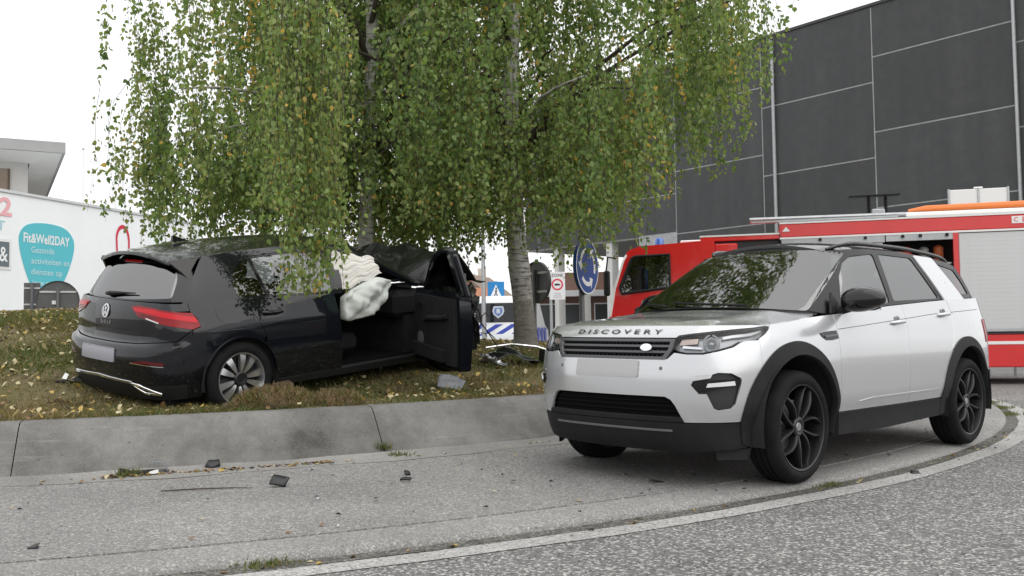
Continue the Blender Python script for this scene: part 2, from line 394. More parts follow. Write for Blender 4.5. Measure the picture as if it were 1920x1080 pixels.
# kerb wall: cast segments with open joints between them
kw_ = empty('island_kerb', (CX,CY,0), 0, 'sloping grey concrete kerb wall around the grass roundabout island', 'kerb')
nseg = 26; seg = 2*pi/nseg; ang0 = 2.612
KJ = []
for i in range(nseg):
    a = ang0 + i*seg; KJ.append(a); g = .0036/R_KERB
    ring('kerb_segment', [(R_KERB+.06,Z_APR1-.012),(R_KERB+.01,Z_APR1+.006),(R_KERB-.025,Z_APR1+.03),(R_TOP+.05,Z_TOP-.045),(R_TOP+.01,Z_TOP-.008),(R_TOP-.05,Z_TOP+.004),(R_TOP-.17,Z_TOP+.004),(R_TOP-.18,Z_TOP-.1)],
         KERB, a+g, a+seg-g, 16, kw_, smooth=True)
ring('joint_filler_strip', [(R_KERB-.03,Z_APR1-.02),(R_KERB-.06,Z_APR1+.03),(R_TOP+.01,Z_TOP-.05),(R_TOP-.08,Z_TOP-.02)], JOINT, 0, 2*pi, 200, kw_)  # dark joint filler showing through the gaps between segments
FOOT = aggregate_mat('kerb_foot_mortar', (.222,.217,.205), (.28,.274,.26), (.17,.166,.155), 150, .35, .3, tint=(.13,.125,.11), bumpd=.002)
tag(ring('kerb_foot', [(R_KERB+.24,Z_APR1-.0055),(R_KERB+.16,Z_APR1+.004),(R_KERB+.07,Z_APR1+.014),(R_KERB+.0,Z_APR1+.034)], FOOT, 0, 2*pi, 700, wob=.03, seed=2), kind='structure')
# island mound
V = []; F = []; nr, na = 46, 200; rng = np.random.default_rng(4)
rr = np.concatenate([[R_TOP-.10, R_TOP-.2], np.linspace(R_TOP-.35, 0.05, nr-2)])
for i, r in enumerate(rr):
    for k in range(na):
        a = 2*pi*k/na
        z = float(mound_z(CX+r*sin(a), CY+r*cos(a))) + (.012*sin(a*13+r*3)+.012*sin(a*29-r*5)+.01*sin(r*9+a*7))*min(1, max(0, (R_TOP-.1-r)/.5)) + (.004 if i else 0)
        V.append((r*sin(a), r*cos(a), z))
for i in range(nr-1):
    for k in range(na): F.append((i*na+k, i*na+(k+1)%na, (i+1)*na+(k+1)%na, (i+1)*na+k)[::-1])
F.append(tuple(range((nr-1)*na, nr*na)))
m, nt, b = node_mat('island_soil'); L = nt.links.new
tc = N(nt, 'ShaderNodeTexCoord'); n1 = N(nt, 'ShaderNodeTexNoise', i_Scale=1.3, i_Detail=8.0, i_Roughness=.7); n2 = N(nt, 'ShaderNodeTexNoise', i_Scale=22., i_Detail=6.0, i_Roughness=.75)
L(tc.outputs['Object'], n1.inputs['Vector']); L(tc.outputs['Object'], n2.inputs['Vector'])
ad = N(nt, 'ShaderNodeMath', operation='ADD'); L(n1.outputs['Fac'], ad.inputs[0]); L(n2.outputs['Fac'], ad.inputs[1])
rp = ramp(nt, [(.62,(.045,.032,.018)),(.86,(.115,.085,.045)),(1.0,(.13,.115,.05)),(1.15,(.10,.115,.035)),(1.35,(.16,.14,.075))])
md = N(nt, 'ShaderNodeMath', operation='MULTIPLY'); md.inputs[1].default_value = .62; L(ad.outputs[0], md.inputs[0])
for e, p in zip(rp.color_ramp.elements, (.38,.53,.60,.70,.82)): e.position = p
L(md.outputs[0], rp.inputs[0]); L(rp.outputs[0], b.inputs['Base Color']); b.inputs['Roughness'].default_value = .95; b.inputs['Specular IOR Level'].default_value = .15
bp = N(nt, 'ShaderNodeBump', i_Strength=.8, i_Distance=.03); L(n2.outputs['Fac'], bp.inputs['Height']); L(bp.outputs[0], b.inputs['Normal'])
SOIL = m
mo = mk('island_ground', V, F, SOIL, smooth=True); mo.location = (CX, CY, 0); tag(mo, kind='structure')
def gz(x, y):
    r = hypot(x-CX, y-CY)
    if r < R_TOP-.1: return float(mound_z(x, y))
    if r < R_KERB: return Z_TOP
    if r < R_STRIP: return Z_APR1 + (Z_APR0+.013-Z_APR1)*(r-R_KERB)/(R_STRIP-R_KERB)
    if r < R_GUT: return Z_APR0+.01
    return 0.
# ------------------------------------------------------------------ buildings
def plane_frame(P0, d):
    """local x along the wall, y out of the wall to its right-hand side when looking along x rotated -90, z up"""
    d = Vector((d[0], d[1], 0)).normalized(); y = Vector((-d.y, d.x, 0))
    return Matrix(((d.x,y.x,0,P0[0]),(d.y,y.y,0,P0[1]),(0,0,1,0),(0,0,0,1)))
# dark panelled hall: local x = along the wall away to the left, local y = towards the viewer's side
m, nt, b = node_mat('dark_panel'); L = nt.links.new
tc = N(nt,'ShaderNodeTexCoord'); mp = N(nt,'ShaderNodeMapping'); mp.inputs['Scale'].default_value = (1.6,1.6,.16); L(tc.outputs['Object'], mp.inputs[0])
n1 = N(nt,'ShaderNodeTexNoise', i_Scale=1.1, i_Detail=9.0, i_Roughness=.6); L(mp.outputs[0], n1.inputs['Vector'])
n2 = N(nt,'ShaderNodeTexNoise', i_Scale=2.5, i_Detail=6.0, i_Roughness=.7); L(tc.outputs['Object'], n2.inputs['Vector'])
ad = N(nt,'ShaderNodeMath', operation='ADD'); L(n1.outputs['Fac'], ad.inputs[0]); L(n2.outputs['Fac'], ad.inputs[1])
rp = ramp(nt, [(.36,(.047,.049,.051)),(.5,(.056,.058,.060)),(.64,(.068,.070,.072))]); md = N(nt,'ShaderNodeMath', operation='MULTIPLY'); md.inputs[1].default_value = .5
L(ad.outputs[0], md.inputs[0]); L(md.outputs[0], rp.inputs[0])
oi = N(nt,'ShaderNodeObjectInfo'); mr = N(nt,'ShaderNodeMapRange', i_1=0., i_2=1., i_3=.90, i_4=1.10); L(oi.outputs['Random'], mr.inputs[0])
cc = N(nt,'ShaderNodeCombineColor'); [L(mr.outputs[0], cc.inputs[k]) for k in range(3)]
mx = N(nt,'ShaderNodeMix', data_type='RGBA', blend_type='MULTIPLY'); mx.inputs[0].default_value = 1; L(rp.outputs[0], mx.inputs[6]); L(cc.outputs[0], mx.inputs[7])
L(mx.outputs[2], b.inputs['Base Color']); b.inputs['Roughness'].default_value = .6; b.inputs['Specular IOR Level'].default_value = .35
DPANEL = m
JOINTG = mat('pale_joint', (.36,.37,.375), .7, var=.2, vs=3)
hall = empty('dark_hall', label='tall windowless hall clad in dark grey panels with pale joints behind the fire engine', cat='building')
hall.matrix_world = plane_frame((12.276,32.0), (-.6218,.7832))
TOPZ, LIFT = 12.03, 5.12
mb = MB(); mb.box(-9.35,18.6,-16,-.010,LIFT+.02,TOPZ-.03); mb.box(-9.35,10.9,-16,-.012,0,LIFT+.02); mb.build('hall_wall', JOINTG, hall, smooth=False)
cols = [-9.37,-4.81,-.20,4.38,8.76,13.2,17.6,18.58]
for i, (a, c) in enumerate(zip(cols[:-1], cols[1:])):
    off = 10.28 if (i % 2 == 0) else 9.41
    off = {0:9.6,1:10.28,2:9.41,3:10.22,4:9.32,5:10.25,6:9.35,7:10.2}[i]
    zs = [TOPZ] + [off - 2.585*k for k in range(5)] + [-.02]
    zb_ = LIFT if a >= 10.8 or (c > 11 and a > 8) else .0
    for z1, z0 in zip(zs[:-1], zs[1:]):
        z0 = max(z0, zb_)
        if z1 - z0 < .15: continue
        spl = [(a, c)] if i != 2 else [(a, 3.93), (3.93, c)]
        for (p, q_) in spl:
            MB().box(p+.026, q_-.026, -.008, 0.004, z0+.026, z1-(.026 if z1 < TOPZ else 0)).build('wall_panel', DPANEL, hall, smooth=False)
MB().box(-9.42,18.65,-16.05,.05,TOPZ,TOPZ+.10).build('parapet_cap', mat('dark_cap', (.05,.051,.053), .5, .3), hall, smooth=False)
MB().tube([(3.78,.10,0),(3.78,.10,TOPZ-.2)], .055, 8).build('downpipe', GALV, hall)
MB().tube([(-4.9,.10,0),(-4.9,.10,TOPZ-.2)], .05, 8).build('downpipe', GALV, hall)
COLW = mat('column_white', (.60,.60,.58), .6, var=.08, vs=2)
for t, w_ in ((12.9,.36),(16.5,.30),(14.7,.22)):
    MB().box(t-w_/2, t+w_/2, -.55, -.15, 0, LIFT).build('column', COLW, hall)
MB().box(10.92,18.5,-15.9,-.1,LIFT-.08,LIFT+.015).build('soffit', mat('soffit_grey', (.35,.35,.34), .8), hall, smooth=False)
# low brick shop seen under the hall's raised end
BRICK = mat('brick_far', (.22,.13,.10), .9, var=.25, vs=30)
shop = empty('brick_shop', (2.2,56,0), radians(-6), 'low brown brick shop with white canopy seen under the raised hall', 'building')
MB().box(-1.5,6.5,0,8,0,4.6).build('wall', BRICK, shop, smooth=False)
MB().box(-1.7,6.7,-1.2,.02,3.15,3.5).build('canopy', WHITE_PAINT, shop, smooth=False)
for x0 in (-.9,.9,2.7,4.5):
    wd_ = MB().box(x0,x0+1.5,-.03,.03,.8,2.7).build('window', mat('far_window', (.05,.055,.06), .15), shop, smooth=False)
    mb = MB(); mb.box(x0-.06,x0,-.05,.02,.8,2.7); mb.box(x0+1.5,x0+1.56,-.05,.02,.8,2.7); mb.box(x0-.06,x0+1.56,-.05,.02,2.7,2.78); mb.build('window_frame', WHITE_PAINT, wd_, smooth=False)
# far houses with pitched roofs
def house(x, y, rz, w_, d_, h_, r_, wall, roof, label):
    o = empty('house', (x,y,0), rz, label, 'house', 'houses far down the road')
    MB().box(-w_/2,w_/2,-d_/2,d_/2,0,h_).build('wall', wall, o, smooth=False)
    mb = MB(); e = .35
    mb.add([(-w_/2-e,-d_/2-e,h_-.1),(w_/2+e,-d_/2-e,h_-.1),(w_/2+e,d_/2+e,h_-.1),(-w_/2-e,d_/2+e,h_-.1),(-w_/2-e,0,h_+r_),(w_/2+e,0,h_+r_)], [(0,1,5,4),(2,3,4,5),(0,4,3),(1,2,5),(3,2,1,0)])
    rf = mb.build('roof', roof, o, smooth=False)
    MB().box(w_*.2,w_*.2+.6,-.3,.3,h_+r_*.5,h_+r_+.7).build('chimney', wall, rf, smooth=False)
    for k in range(3):
        xx = -w_/2+w_*(k+.5)/3; wd_ = MB().box(xx-.5,xx+.5,-d_/2-.04,-d_/2+.02,h_*.45,h_*.75).build('window', mat('far_window'), o, smooth=False)
        MB().box(xx-.6,xx+.6,-d_/2-.10,-d_/2-.03,h_*.45-.1,h_*.45).build('sill', WHITE_PAINT, wd_, smooth=False)
    MB().box(-.45,.45,-d_/2-.05,-d_/2+.02,0,2.1).build('door', mat('far_door', (.12,.09,.07), .6), o, smooth=False)
ROOF1 = mat('roof_tiles_brown', (.20,.15,.12), .85, var=.2, vs=5); ROOF2 = mat('roof_tiles_orange', (.36,.16,.09), .85, var=.2, vs=5); CREAM = mat('render_cream', (.55,.50,.43), .85, var=.1, vs=2)
house(-3.2,84,radians(75),8,7,3.4,2.9,CREAM,ROOF1,'far cream house with brown pitched roof behind the police van')
house(-5.0,70,radians(10),7,6,2.6,1.9,BRICK,ROOF2,'far low brick house with orange roof left of the police van')
# white wall on the left with sign graphics
A0 = Vector((-14.968,27.54,0)); B0 = Vector((-12.910,34.09,0))
wd0 = (B0-A0).normalized()
WALLW = mat('white_wall', (.84,.87,.89), .7, var=.03, vs=.6)
wl = empty('white_building', label='long white single storey building with blue drop shaped sign on its wall', cat='building')
wl.matrix_world = plane_frame(A0, wd0)                          # local y points away to the left; the viewer is at -y
MB().box(-14,9.6,0,11,0,5.44).build('wall', WALLW, wl, smooth=False)
MB().box(-14.05,9.65,-.05,11.05,5.44,5.52).build('parapet_cap', mat('cap_pale', (.60,.62,.63), .5), wl, smooth=False)
def flat(poly, name, mt, y=-.012, parent=wl, th=.008):
    mb = MB(); mb.prism(poly, lambda a,b_: (a,y,b_), lambda a,b_: (a,y+th,b_)); return mb.build(name, mt, parent, smooth=False)
def smoothpoly(pts, n=6):
    P = np.array(pts, float); m_ = len(P); out = []
    for i in range(m_):
        a,b_,c,d = P[i-1],P[i],P[(i+1)%m_],P[(i+2)%m_]
        for k in range(n):
            t = k/n; out.append(tuple(.5*((2*b_)+(-a+c)*t+(2*a-5*b_+4*c-d)*t*t+(-a+3*b_-3*c+d)*t**3)))
    return out
TEAL = mat('sign_teal', (.10,.50,.58), .5)
drop = smoothpoly([(.72,3.90),(.74,4.30),(1.05,4.58),(1.75,4.68),(2.50,4.60),(2.88,4.30),(2.92,3.90),(2.72,3.30),(2.38,2.70),(2.10,2.25),(1.62,2.25),(1.25,2.62),(.92,3.25)])
flat(drop, 'drop_sign', TEAL)
SIGNW = mat('sign_white', (.80,.82,.83), .5)
def wall_text(txt, size, cx, cz, width, mt, y=-.018, name='sign_lettering', sp=1., bold=0., shear=0.):
    V, F_ = text_mesh(txt, size, 0., sp, bold=bold); V[:,0] -= (V[:,0].max()+V[:,0].min())/2; k = width/(V[:,0].max()-V[:,0].min())
    o = mk(name, [(cx+v[0]*k, y, cz+v[1]) for v in V], F_, mt, wl); o['kind'] = 'stuff'; return o
wall_text('Fit&Well2DAY', .40, 1.80, 4.16, 1.86, SIGNW, bold=.008)
for i, (t_, x_, w_) in enumerate((('Gezonde',1.63,.92),('activiteiten en',1.95,1.55),('diensten op',1.80,1.25),('jouw maat',1.72,1.05))):
    wall_text(t_, .27, x_, 3.82-.335*i, w_, mat('sign_pale', (.50,.72,.76), .5), bold=.002)
wall_text('R2', .75, -.05, 4.98, .95, mat('sign_pink', (.80,.42,.45), .5), bold=.02)
wall_text('FIT', .42, -.12, 4.43, .60, mat('sign_teal_pale', (.35,.62,.68), .5))
fw = MB().box(-1.6,.42,-.02,.06,3.15,4.06).build('window_frame', WHITE_PAINT, wl, smooth=False)
MB().box(-1.5,.33,-.032,-.021,3.24,3.97).build('pane', mat('pane_grey', (.16,.19,.21), .15), fw, smooth=False)
wall_text('&', .62, .12, 3.58, .30, SIGNW, y=-.04, bold=.008)
REDL = mat('sign_red', (.62,.03,.07), .5)
lo = smoothpoly([(4.85,4.42),(4.86,4.66),(4.98,4.90),(5.18,5.00),(5.38,4.92),(5.50,4.70),(5.54,4.42),(5.50,3.9),(5.2,3.4),(4.92,3.9)]); li = [(5.19+(x-5.19)*.76, 4.25+(z-4.25)*.82) for x,z in lo]
n = len(lo); mb = MB(); mb.add([(x,-.015,z) for x,z in lo]+[(x,-.015,z) for x,z in li], [(i,(i+1)%n,(i+1)%n+n,i+n) for i in range(n)]); mb.build('red_loop', REDL, wl, smooth=False, fix=False)
# building with overhanging flat roof behind it
oh = empty('flat_roofed_building', (-17.68,34.4,0), radians(29), 'grey building with wide overhanging flat roof above the white wall', 'building')
GREYR = mat('roof_fascia', (.30,.30,.30), .7, var=.08, vs=1)
MB().box(-14,0,0,12,0,7.62).build('wall', mat('wall_stone_grey', (.46,.45,.43), .8, var=.05, vs=1), oh, smooth=False)
mb = MB(); mb.box(-15,1.15,-1.5,13,7.76,8.14); rf = mb.build('roof', GREYR, oh, smooth=False)
MB().add([(-14.9,-1.4,7.755),(1.05,-1.4,7.755),(.05,.05,7.55),(-14,.05,7.55)], [(0,1,2,3)]).add([(1.05,-1.4,7.755),(1.05,12,7.755),(.05,12,7.55),(.05,.05,7.55)], [(0,1,2,3)]).build('soffit', mat('soffit_pale', (.62,.62,.60), .8), rf, smooth=False, fix=False)
for k in range(6):
    x1 = -.62 - k*1.05
    wd_ = MB().box(x1-.95,x1,-.03,.05,6.0,7.30).build('window', mat('bronze_window', (.16,.11,.07), .18), oh, smooth=False)
    MB().box(x1-.03,x1+.04,-.07,.05,6.0,7.30).build('window_frame', mat('bronze_frame', (.07,.05,.035), .4, .4), wd_, smooth=False)
for i, (x,y) in enumerate(((-27.3,60),(-25.2,60))):
    o = empty('flagpole', (x,y,0), 0, ('thin pale flagpole standing left of its twin behind the white wall','thin pale flagpole nearest the birch behind the white wall')[i], 'flagpole')
    MB().tube([(0,0,0),(0,0,8),(0,0,13.2)], [.08,.06,.04], 8).build('pole', WHITE_PAINT, o); MB().lathe([(0,.12),(.07,.05),(.06,-.04),(0,-.06)], 10, 'z', (0,0,13.25)).build('finial', GALV, o)
# ------------------------------------------------------------------ car skins
def pchip(xs, ys):
    xs = np.asarray(xs, float); ys = np.asarray(ys, float)
    h = np.diff(xs); d = np.diff(ys) / h
    m = np.zeros_like(ys); m[0] = d[0]; m[-1] = d[-1]
    for i in range(1, len(xs) - 1):
        if d[i-1] * d[i] > 0:
            w1 = 2*h[i] + h[i-1]; w2 = h[i] + 2*h[i-1]
            m[i] = (w1 + w2) / (w1/d[i-1] + w2/d[i])
    def f(x):
        x = np.clip(np.asarray(x, float), xs[0], xs[-1])
        i = np.clip(np.searchsorted(xs, x) - 1, 0, len(xs) - 2)
        t = (x - xs[i]) / h[i]
        return ((1+2*t)*(1-t)**2*ys[i] + t*(1-t)**2*h[i]*m[i] + t*t*(3-2*t)*ys[i+1] + t*t*(t-1)*h[i]*m[i+1])
    return f

class Plan:
    """plan outline of one half: points (s rearward, y outward) from front centre to rear centre"""
    def __init__(self, pts, n=600):
        p = np.array(pts, float)
        q = np.vstack([p[1] * [1, -1], p, p[-2] * [1, -1]])
        out = []
        for i in range(1, len(q) - 2):
            a, b, c, d = q[i-1], q[i], q[i+1], q[i+2]
            t0 = 0; t1 = t0 + np.linalg.norm(b-a)**.5; t2 = t1 + np.linalg.norm(c-b)**.5; t3 = t2 + np.linalg.norm(d-c)**.5
            for t in np.linspace(t1, t2, 40, endpoint=False):
                A1 = (t1-t)/(t1-t0)*a + (t-t0)/(t1-t0)*b; A2 = (t2-t)/(t2-t1)*b + (t-t1)/(t2-t1)*c; A3 = (t3-t)/(t3-t2)*c + (t-t2)/(t3-t2)*d
                B1 = (t2-t)/(t2-t0)*A1 + (t-t0)/(t2-t0)*A2; B2 = (t3-t)/(t3-t1)*A2 + (t-t1)/(t3-t1)*A3
                out.append((t2-t)/(t2-t1)*B1 + (t-t1)/(t2-t1)*B2)
        out.append(p[-1])
        out = np.array(out)
        L = np.concatenate([[0], np.cumsum(np.linalg.norm(np.diff(out, axis=0), axis=1))])
        self.len = L[-1]
        self.L = L; self.P = out
        self.s0 = out[0, 0]; self.s1 = out[-1, 0]
        self.um = L[np.argmax(out[:, 1])]
    def at(self, u):
        a = np.abs(u)
        s = np.interp(a, self.L, self.P[:, 0]); y = np.interp(a, self.L, self.P[:, 1])
        e = .02
        s2 = np.interp(a + e, self.L, self.P[:, 0]) - np.interp(a - e, self.L, self.P[:, 0])
        y2 = np.interp(a + e, self.L, self.P[:, 1]) - np.interp(np.maximum(a - e, 0), self.L, self.P[:, 1])
        l = np.hypot(s2, y2) + 1e-9
        return s, y, -y2 / l, s2 / l          # outward normal (ns, ny)
    def us(self, s):                           # u from s along the side
        i = np.argsort(self.P[:, 0])
        return float(np.interp(s, self.P[i, 0], self.L[i]))
    def uy(self, y, rear=False):
        k = int(np.argmax(self.P[:, 1]))
        if rear:
            return float(np.interp(y, self.P[k:, 1][::-1], self.L[k:][::-1]))
        return float(np.interp(y, self.P[:k+1, 1], self.L[:k+1]))

class Tub:
    """lower body: plan outline pulled in by front, side and rear profiles"""
    def __init__(self, plan, F, R, Sd):
        self.p, self.F, self.R, self.Sd = plan, F, R, Sd
    def __call__(self, u, z):
        u = np.asarray(u, float); z = np.asarray(z, float)
        s, y, ns, ny = self.p.at(u)
        d = np.where(ns < 0, self.F(z), self.R(z)) * ns**2 + self.Sd(s, z) * ny**2
        return np.stack([s - ns*d, np.sign(u) * np.maximum(y - ny*d, 0) if True else y, z], -1)

class House:
    """greenhouse: plan outline scaled in y and shifted in s as it rises"""
    def __init__(self, plan, sf, sr, ks):
        self.p, self.sf, self.sr, self.ks = plan, sf, sr, ks
    def __call__(self, u, z):
        u = np.asarray(u, float); z = np.asarray(z, float)
        s, y, ns, ny = self.p.at(u)
        a = self.sf(z); b = self.sr(z)
        t = (s - self.p.s0) / (self.p.s1 - self.p.s0)
        return np.stack([a + (b - a) * t, np.sign(u) * y * self.ks(z), z], -1)
    def us(self, s, z):
        a = float(self.sf(z)); b = float(self.sr(z))
        return self.p.us(self.p.s0 + (s - a) / (b - a) * (self.p.s1 - self.p.s0))
    def uy(self, y, z, rear=False):
        return self.p.uy(y / float(self.ks(z)), rear)

def rearward(S):                               # the same skin, measured from the rear centre
    L = S.p.len
    f = lambda w, z: S(np.where(np.asarray(w) >= 0, 1., -1.) * (L - np.abs(w)), z)
    return f
# ------------------------------------------------------------------ silver SUV: skin
SP = Plan([(-.885,0),(-.878,.22),(-.85,.45),(-.79,.64),(-.67,.785),(-.48,.875),(-.2,.92),(.2,.938),(.9,.945),(1.8,.945),(2.6,.942),(3.0,.925),(3.3,.88),(3.52,.77),(3.64,.55),(3.69,.28),(3.70,0)])
_F = pchip([.15,.24,.32,.42,.55,.70,.80,.90,.96,1.00,1.03,1.08],[.20,.10,.045,.015,0,.003,.02,.045,.07,.10,.135,.20])
_R = pchip([.15,.28,.40,.55,.75,.90,1.1,1.25],[.15,.06,.015,0,.03,.06,.08,.11])
_S1 = pchip([.15,.28,.38,.44,.50,.56,.75,.90,.98,1.04,1.10,1.25],[.08,.055,.045,.03,.012,.004,0,.008,.02,.03,.045,.085])
_S0 = pchip([.15,.28,.38,.44,.50,.56,.75,.88,.95,1.00,1.05,1.12],[.08,.055,.045,.03,.012,.004,0,.012,.03,.055,.095,.17])
def _Sd(s, z):
    t = np.clip((s - .1) / .5, 0, 1); t = t*t*(3-2*t)
    return _S0(z) * (1-t) + _S1(z) * t
SUVT = Tub(SP, _F, _R, _Sd)
SG = Plan([(.16,0),(.175,.25),(.22,.5),(.31,.69),(.42,.80),(.62,.865),(1.0,.888),(1.8,.895),(2.5,.88),(3.0,.845),(3.25,.77),(3.37,.58),(3.42,.3),(3.43,0)])
_gsf = pchip([1.05,1.14,1.2,1.4,1.58,1.66,1.72],[.02,.16,.26,.60,.92,1.08,1.2])
_gsr = pchip([1.05,1.2,1.4,1.58,1.7],[3.56,3.52,3.46,3.38,3.30])
_gks = pchip([1.05,1.12,1.25,1.4,1.55,1.62,1.70],[1.02,1.0,.945,.87,.78,.735,.67])
SUVG = House(SG, _gsf, _gsr, _gks)
def suv_hoodline(s):                            # clamshell shut line / belt
    return np.interp(s, [-.9,-.55,-.35,-.25,0,.3,.5,1.3,2.3,3.2],[1.030,1.030,1.030,1.034,1.057,1.087,1.105,1.165,1.222,1.255])
def suv_roofedge(s):
    return pchip([.9,1.1,1.5,2.0,2.5,3.0,3.4],[1.565,1.598,1.618,1.618,1.60,1.565,1.51])(s)
# ------------------------------------------------------------------ silver SUV
m, nt, b = node_mat('silver_paint'); L = nt.links.new
b.inputs['Base Color'].default_value = (.545,.555,.57,1); b.inputs['Metallic'].default_value = .55; b.inputs['Roughness'].default_value = .22
b.inputs['Coat Weight'].default_value = 1.; b.inputs['Coat Roughness'].default_value = .04
tc = N(nt,'ShaderNodeTexCoord'); nz = N(nt,'ShaderNodeTexNoise', i_Scale=7., i_Detail=7.0, i_Roughness=.7); L(tc.outputs['Object'], nz.inputs['Vector'])
mr = N(nt,'ShaderNodeMapRange', i_1=.3, i_2=.75, i_3=.01, i_4=.06); L(nz.outputs['Fac'], mr.inputs[0]); L(mr.outputs[0], b.inputs['Coat Roughness'])
fl = N(nt,'ShaderNodeTexNoise', i_Scale=900., i_Detail=1.0); L(tc.outputs['Object'], fl.inputs['Vector'])
bp = N(nt,'ShaderNodeBump', i_Strength=.05, i_Distance=.001); L(fl.outputs['Fac'], bp.inputs['Height']); L(bp.outputs[0], b.inputs['Normal'])
SILVER = m
TRIM = mat('cladding_plastic', (.014,.0145,.0155), .6, spec=.22, var=.25, vs=5, bump=.08, bs=500)
SCREEN_GLASS = glass('windscreen_glass', (.42,.48,.46), 3.0)
SIDE_GLASS = glass('tinted_glass', (.10,.12,.13), 3.4)
LAMP_GLASS = glass('lamp_glass', (.93,.94,.95), 1.45)

def suv_frame():
    hd = radians(43.3); tilt = .014; ox, oy, oz = 1.24, 6.85, .055
    fx = np.array([cos(hd), sin(hd), 0]); rr = np.array([ox-CX, oy-CY, 0]); rr /= np.linalg.norm(rr)
    up = np.array([0,0,1]) + tilt*rr; up /= np.linalg.norm(up)
    fx = fx - up*(fx@up); fx /= np.linalg.norm(fx)
    X = -fx; Y = np.cross(up, X)
    return Matrix(((X[0],Y[0],up[0],ox),(X[1],Y[1],up[1],oy),(X[2],Y[2],up[2],oz),(0,0,0,1)))
suv = empty('suv', label='silver SUV with black wheels and black roof parked on the roundabout apron', cat='car')
suv.matrix_world = suv_frame()

su = lambda s: SP.us(s)
def syz(pts): return [(su(s), z) for s, z in pts]
def arc(cs, cz, r, a0, a1, n=20):
    return [(cs + r*cos(radians(a0+(a1-a0)*i/n)), cz + r*sin(radians(a0+(a1-a0)*i/n))) for i in range(n+1)]
FAo = lambda a0, a1, n=20: arc(-.045, .40, .525, a0, a1, n)
FAi = lambda a0, a1, n=20: arc(0., .385, .452, a0, a1, n)
RAo = lambda a0, a1, n=20: arc(2.685, .40, .518, a0, a1, n)
RAi = lambda a0, a1, n=20: arc(2.741, .385, .452, a0, a1, n)
hl = lambda s, d=0.: (s, float(suv_hoodline(s)) - d)
gap = .0035
# fender
DL = .487                                                       # front door shut line
pts = [(DL-gap, .437)] + [hl(DL-gap,.004)] + [hl(s,.004) for s in (.35,.2,.05,-.1,-.245)] + [(-.262,1.018),(-.335,.978),(-.405,.950),(-.415,.945)] + [(-.415,.772)] + [p for p in FAo(135,3.5,22)]
panel('front_fender', suv, SUVT, syz(pts), SILVER, mirror=True, res=.05)
# headlamp outline in (u,z)
LAMP = [(.512,.935),(.494,.893),(.545,.868),(.60,.858),(.705,.858),(.80,.876),(.908,.902),(.955,.925),(1.00,.938),(1.125,.950),(1.19,.975),(1.268,1.018),(1.255,1.026),(1.12,1.012),(.95,1.003),(.78,.990),(.62,.975),(.535,.965)]
# bumper skin
top = [(su(-.418)-.0,.770),(su(-.418),.938)] + [(u+.002, z-.006) for u, z in LAMP[9:2:-1] if u < su(-.418)-.02] + [(.515,.862),(.470,.822)]
topR = [(-u,z) for u,z in top][::-1]
lowL = [(.585,.434),(.565,.47),(.53,.535),(.50,.572),(.46,.590)]
lowR = [(-u,z) for u,z in lowL]
arcL = syz([p for p in FAo(136,176,12)])
arcL = [(max(u,0), z) for u,z in arcL]
out_ = topR + [] 
outline = top + topR + [(-u,z) for u,z in arcL] + lowR + lowL[::-1] + arcL[::-1]
FOG = [(.632,.665),(.645,.690),(.70,.700),(.752,.708),(.765,.732),(.80,.742),(.885,.738),(.955,.704),(.948,.66),(.918,.550),(.885,.518),(.80,.508),(.772,.520),(.745,.575),(.728,.611),(.680,.611)]
FOGm = [(-u,z) for u,z in FOG][::-1]
panel('front_bumper', suv, SUVT, outline, SILVER, holes=[FOG, FOGm], res=.045, skirt=.022)
# lower valance, black
vb = syz([(-.555,.426),(-.535,.33),(-.50,.275)])
val = [(-u,z) for u,z in vb[::-1]][::1]
botz = lambda u: .235 + .03*min(1,(abs(u)/.9)**3)
vout = [vb[0], (.60,.428),(.58,.428)] + [(u,.428) for u in (.4,.2,0,-.2,-.4)] + [(-.58,.428),(-.60,.428),(-vb[0][0],vb[0][1])] + [(-vb[1][0],vb[1][1]),(-vb[2][0],vb[2][1])] + [(u,botz(u)) for u in np.linspace(-.95,.95,15)] + [vb[2], vb[1]]
panel('lower_bumper', suv, SUVT, vout, TRIM, res=.06, skirt=.05)
for u in (.88,-.88):                                            # tyre air deflectors
    mb = MB()
    P = SUVT(np.array([u-.13,u+.13]), np.array([.255,.255]))
    q = [P[0]*[1,1,1], P[1]]
    mb.prism([(0,0),(1,0),(.93,-1),(.08,-1)], lambda a,b_: (-(q[0][0]+(q[1][0]-q[0][0])*a+.05), q[0][1]+(q[1][1]-q[0][1])*a, .262+.07*b_), lambda a,b_: (-(q[0][0]+(q[1][0]-q[0][0])*a+.08), q[0][1]+(q[1][1]-q[0][1])*a, .262+.07*b_))
    mb.build('air_deflector', TRIM, suv)
lg = [(.572,.436),(.55,.475),(.52,.53),(.49,.566),(.455,.582),(-.455,.582),(-.49,.566),(-.52,.53),(-.55,.475),(-.572,.436)]
lgo = panel('lower_grille', suv, SUVT, lg, DARK_VOID, res=.08, off=-.035, skirt=0)
panel('grille_bar', lgo, SUVT, [(.585,.434),(.57,.46),(-.57,.46),(-.585,.434)], TRIM, res=.08, off=.004, skirt=.05)
for zz in (.492,.524,.553):
    e = .575 - (zz-.434)*.66
    panel('grille_bar', lgo, SUVT, [(e,zz),(e,zz+.006),(-e,zz+.006),(-e,zz)], DARK_VOID, res=.1, off=-.018, skirt=.012)
panel('skid_line', suv, SUVT, [(.50,.372),(.50,.384),(-.50,.384),(-.50,.372)], GREY_PLASTIC, res=.1, off=.006, skirt=.01)
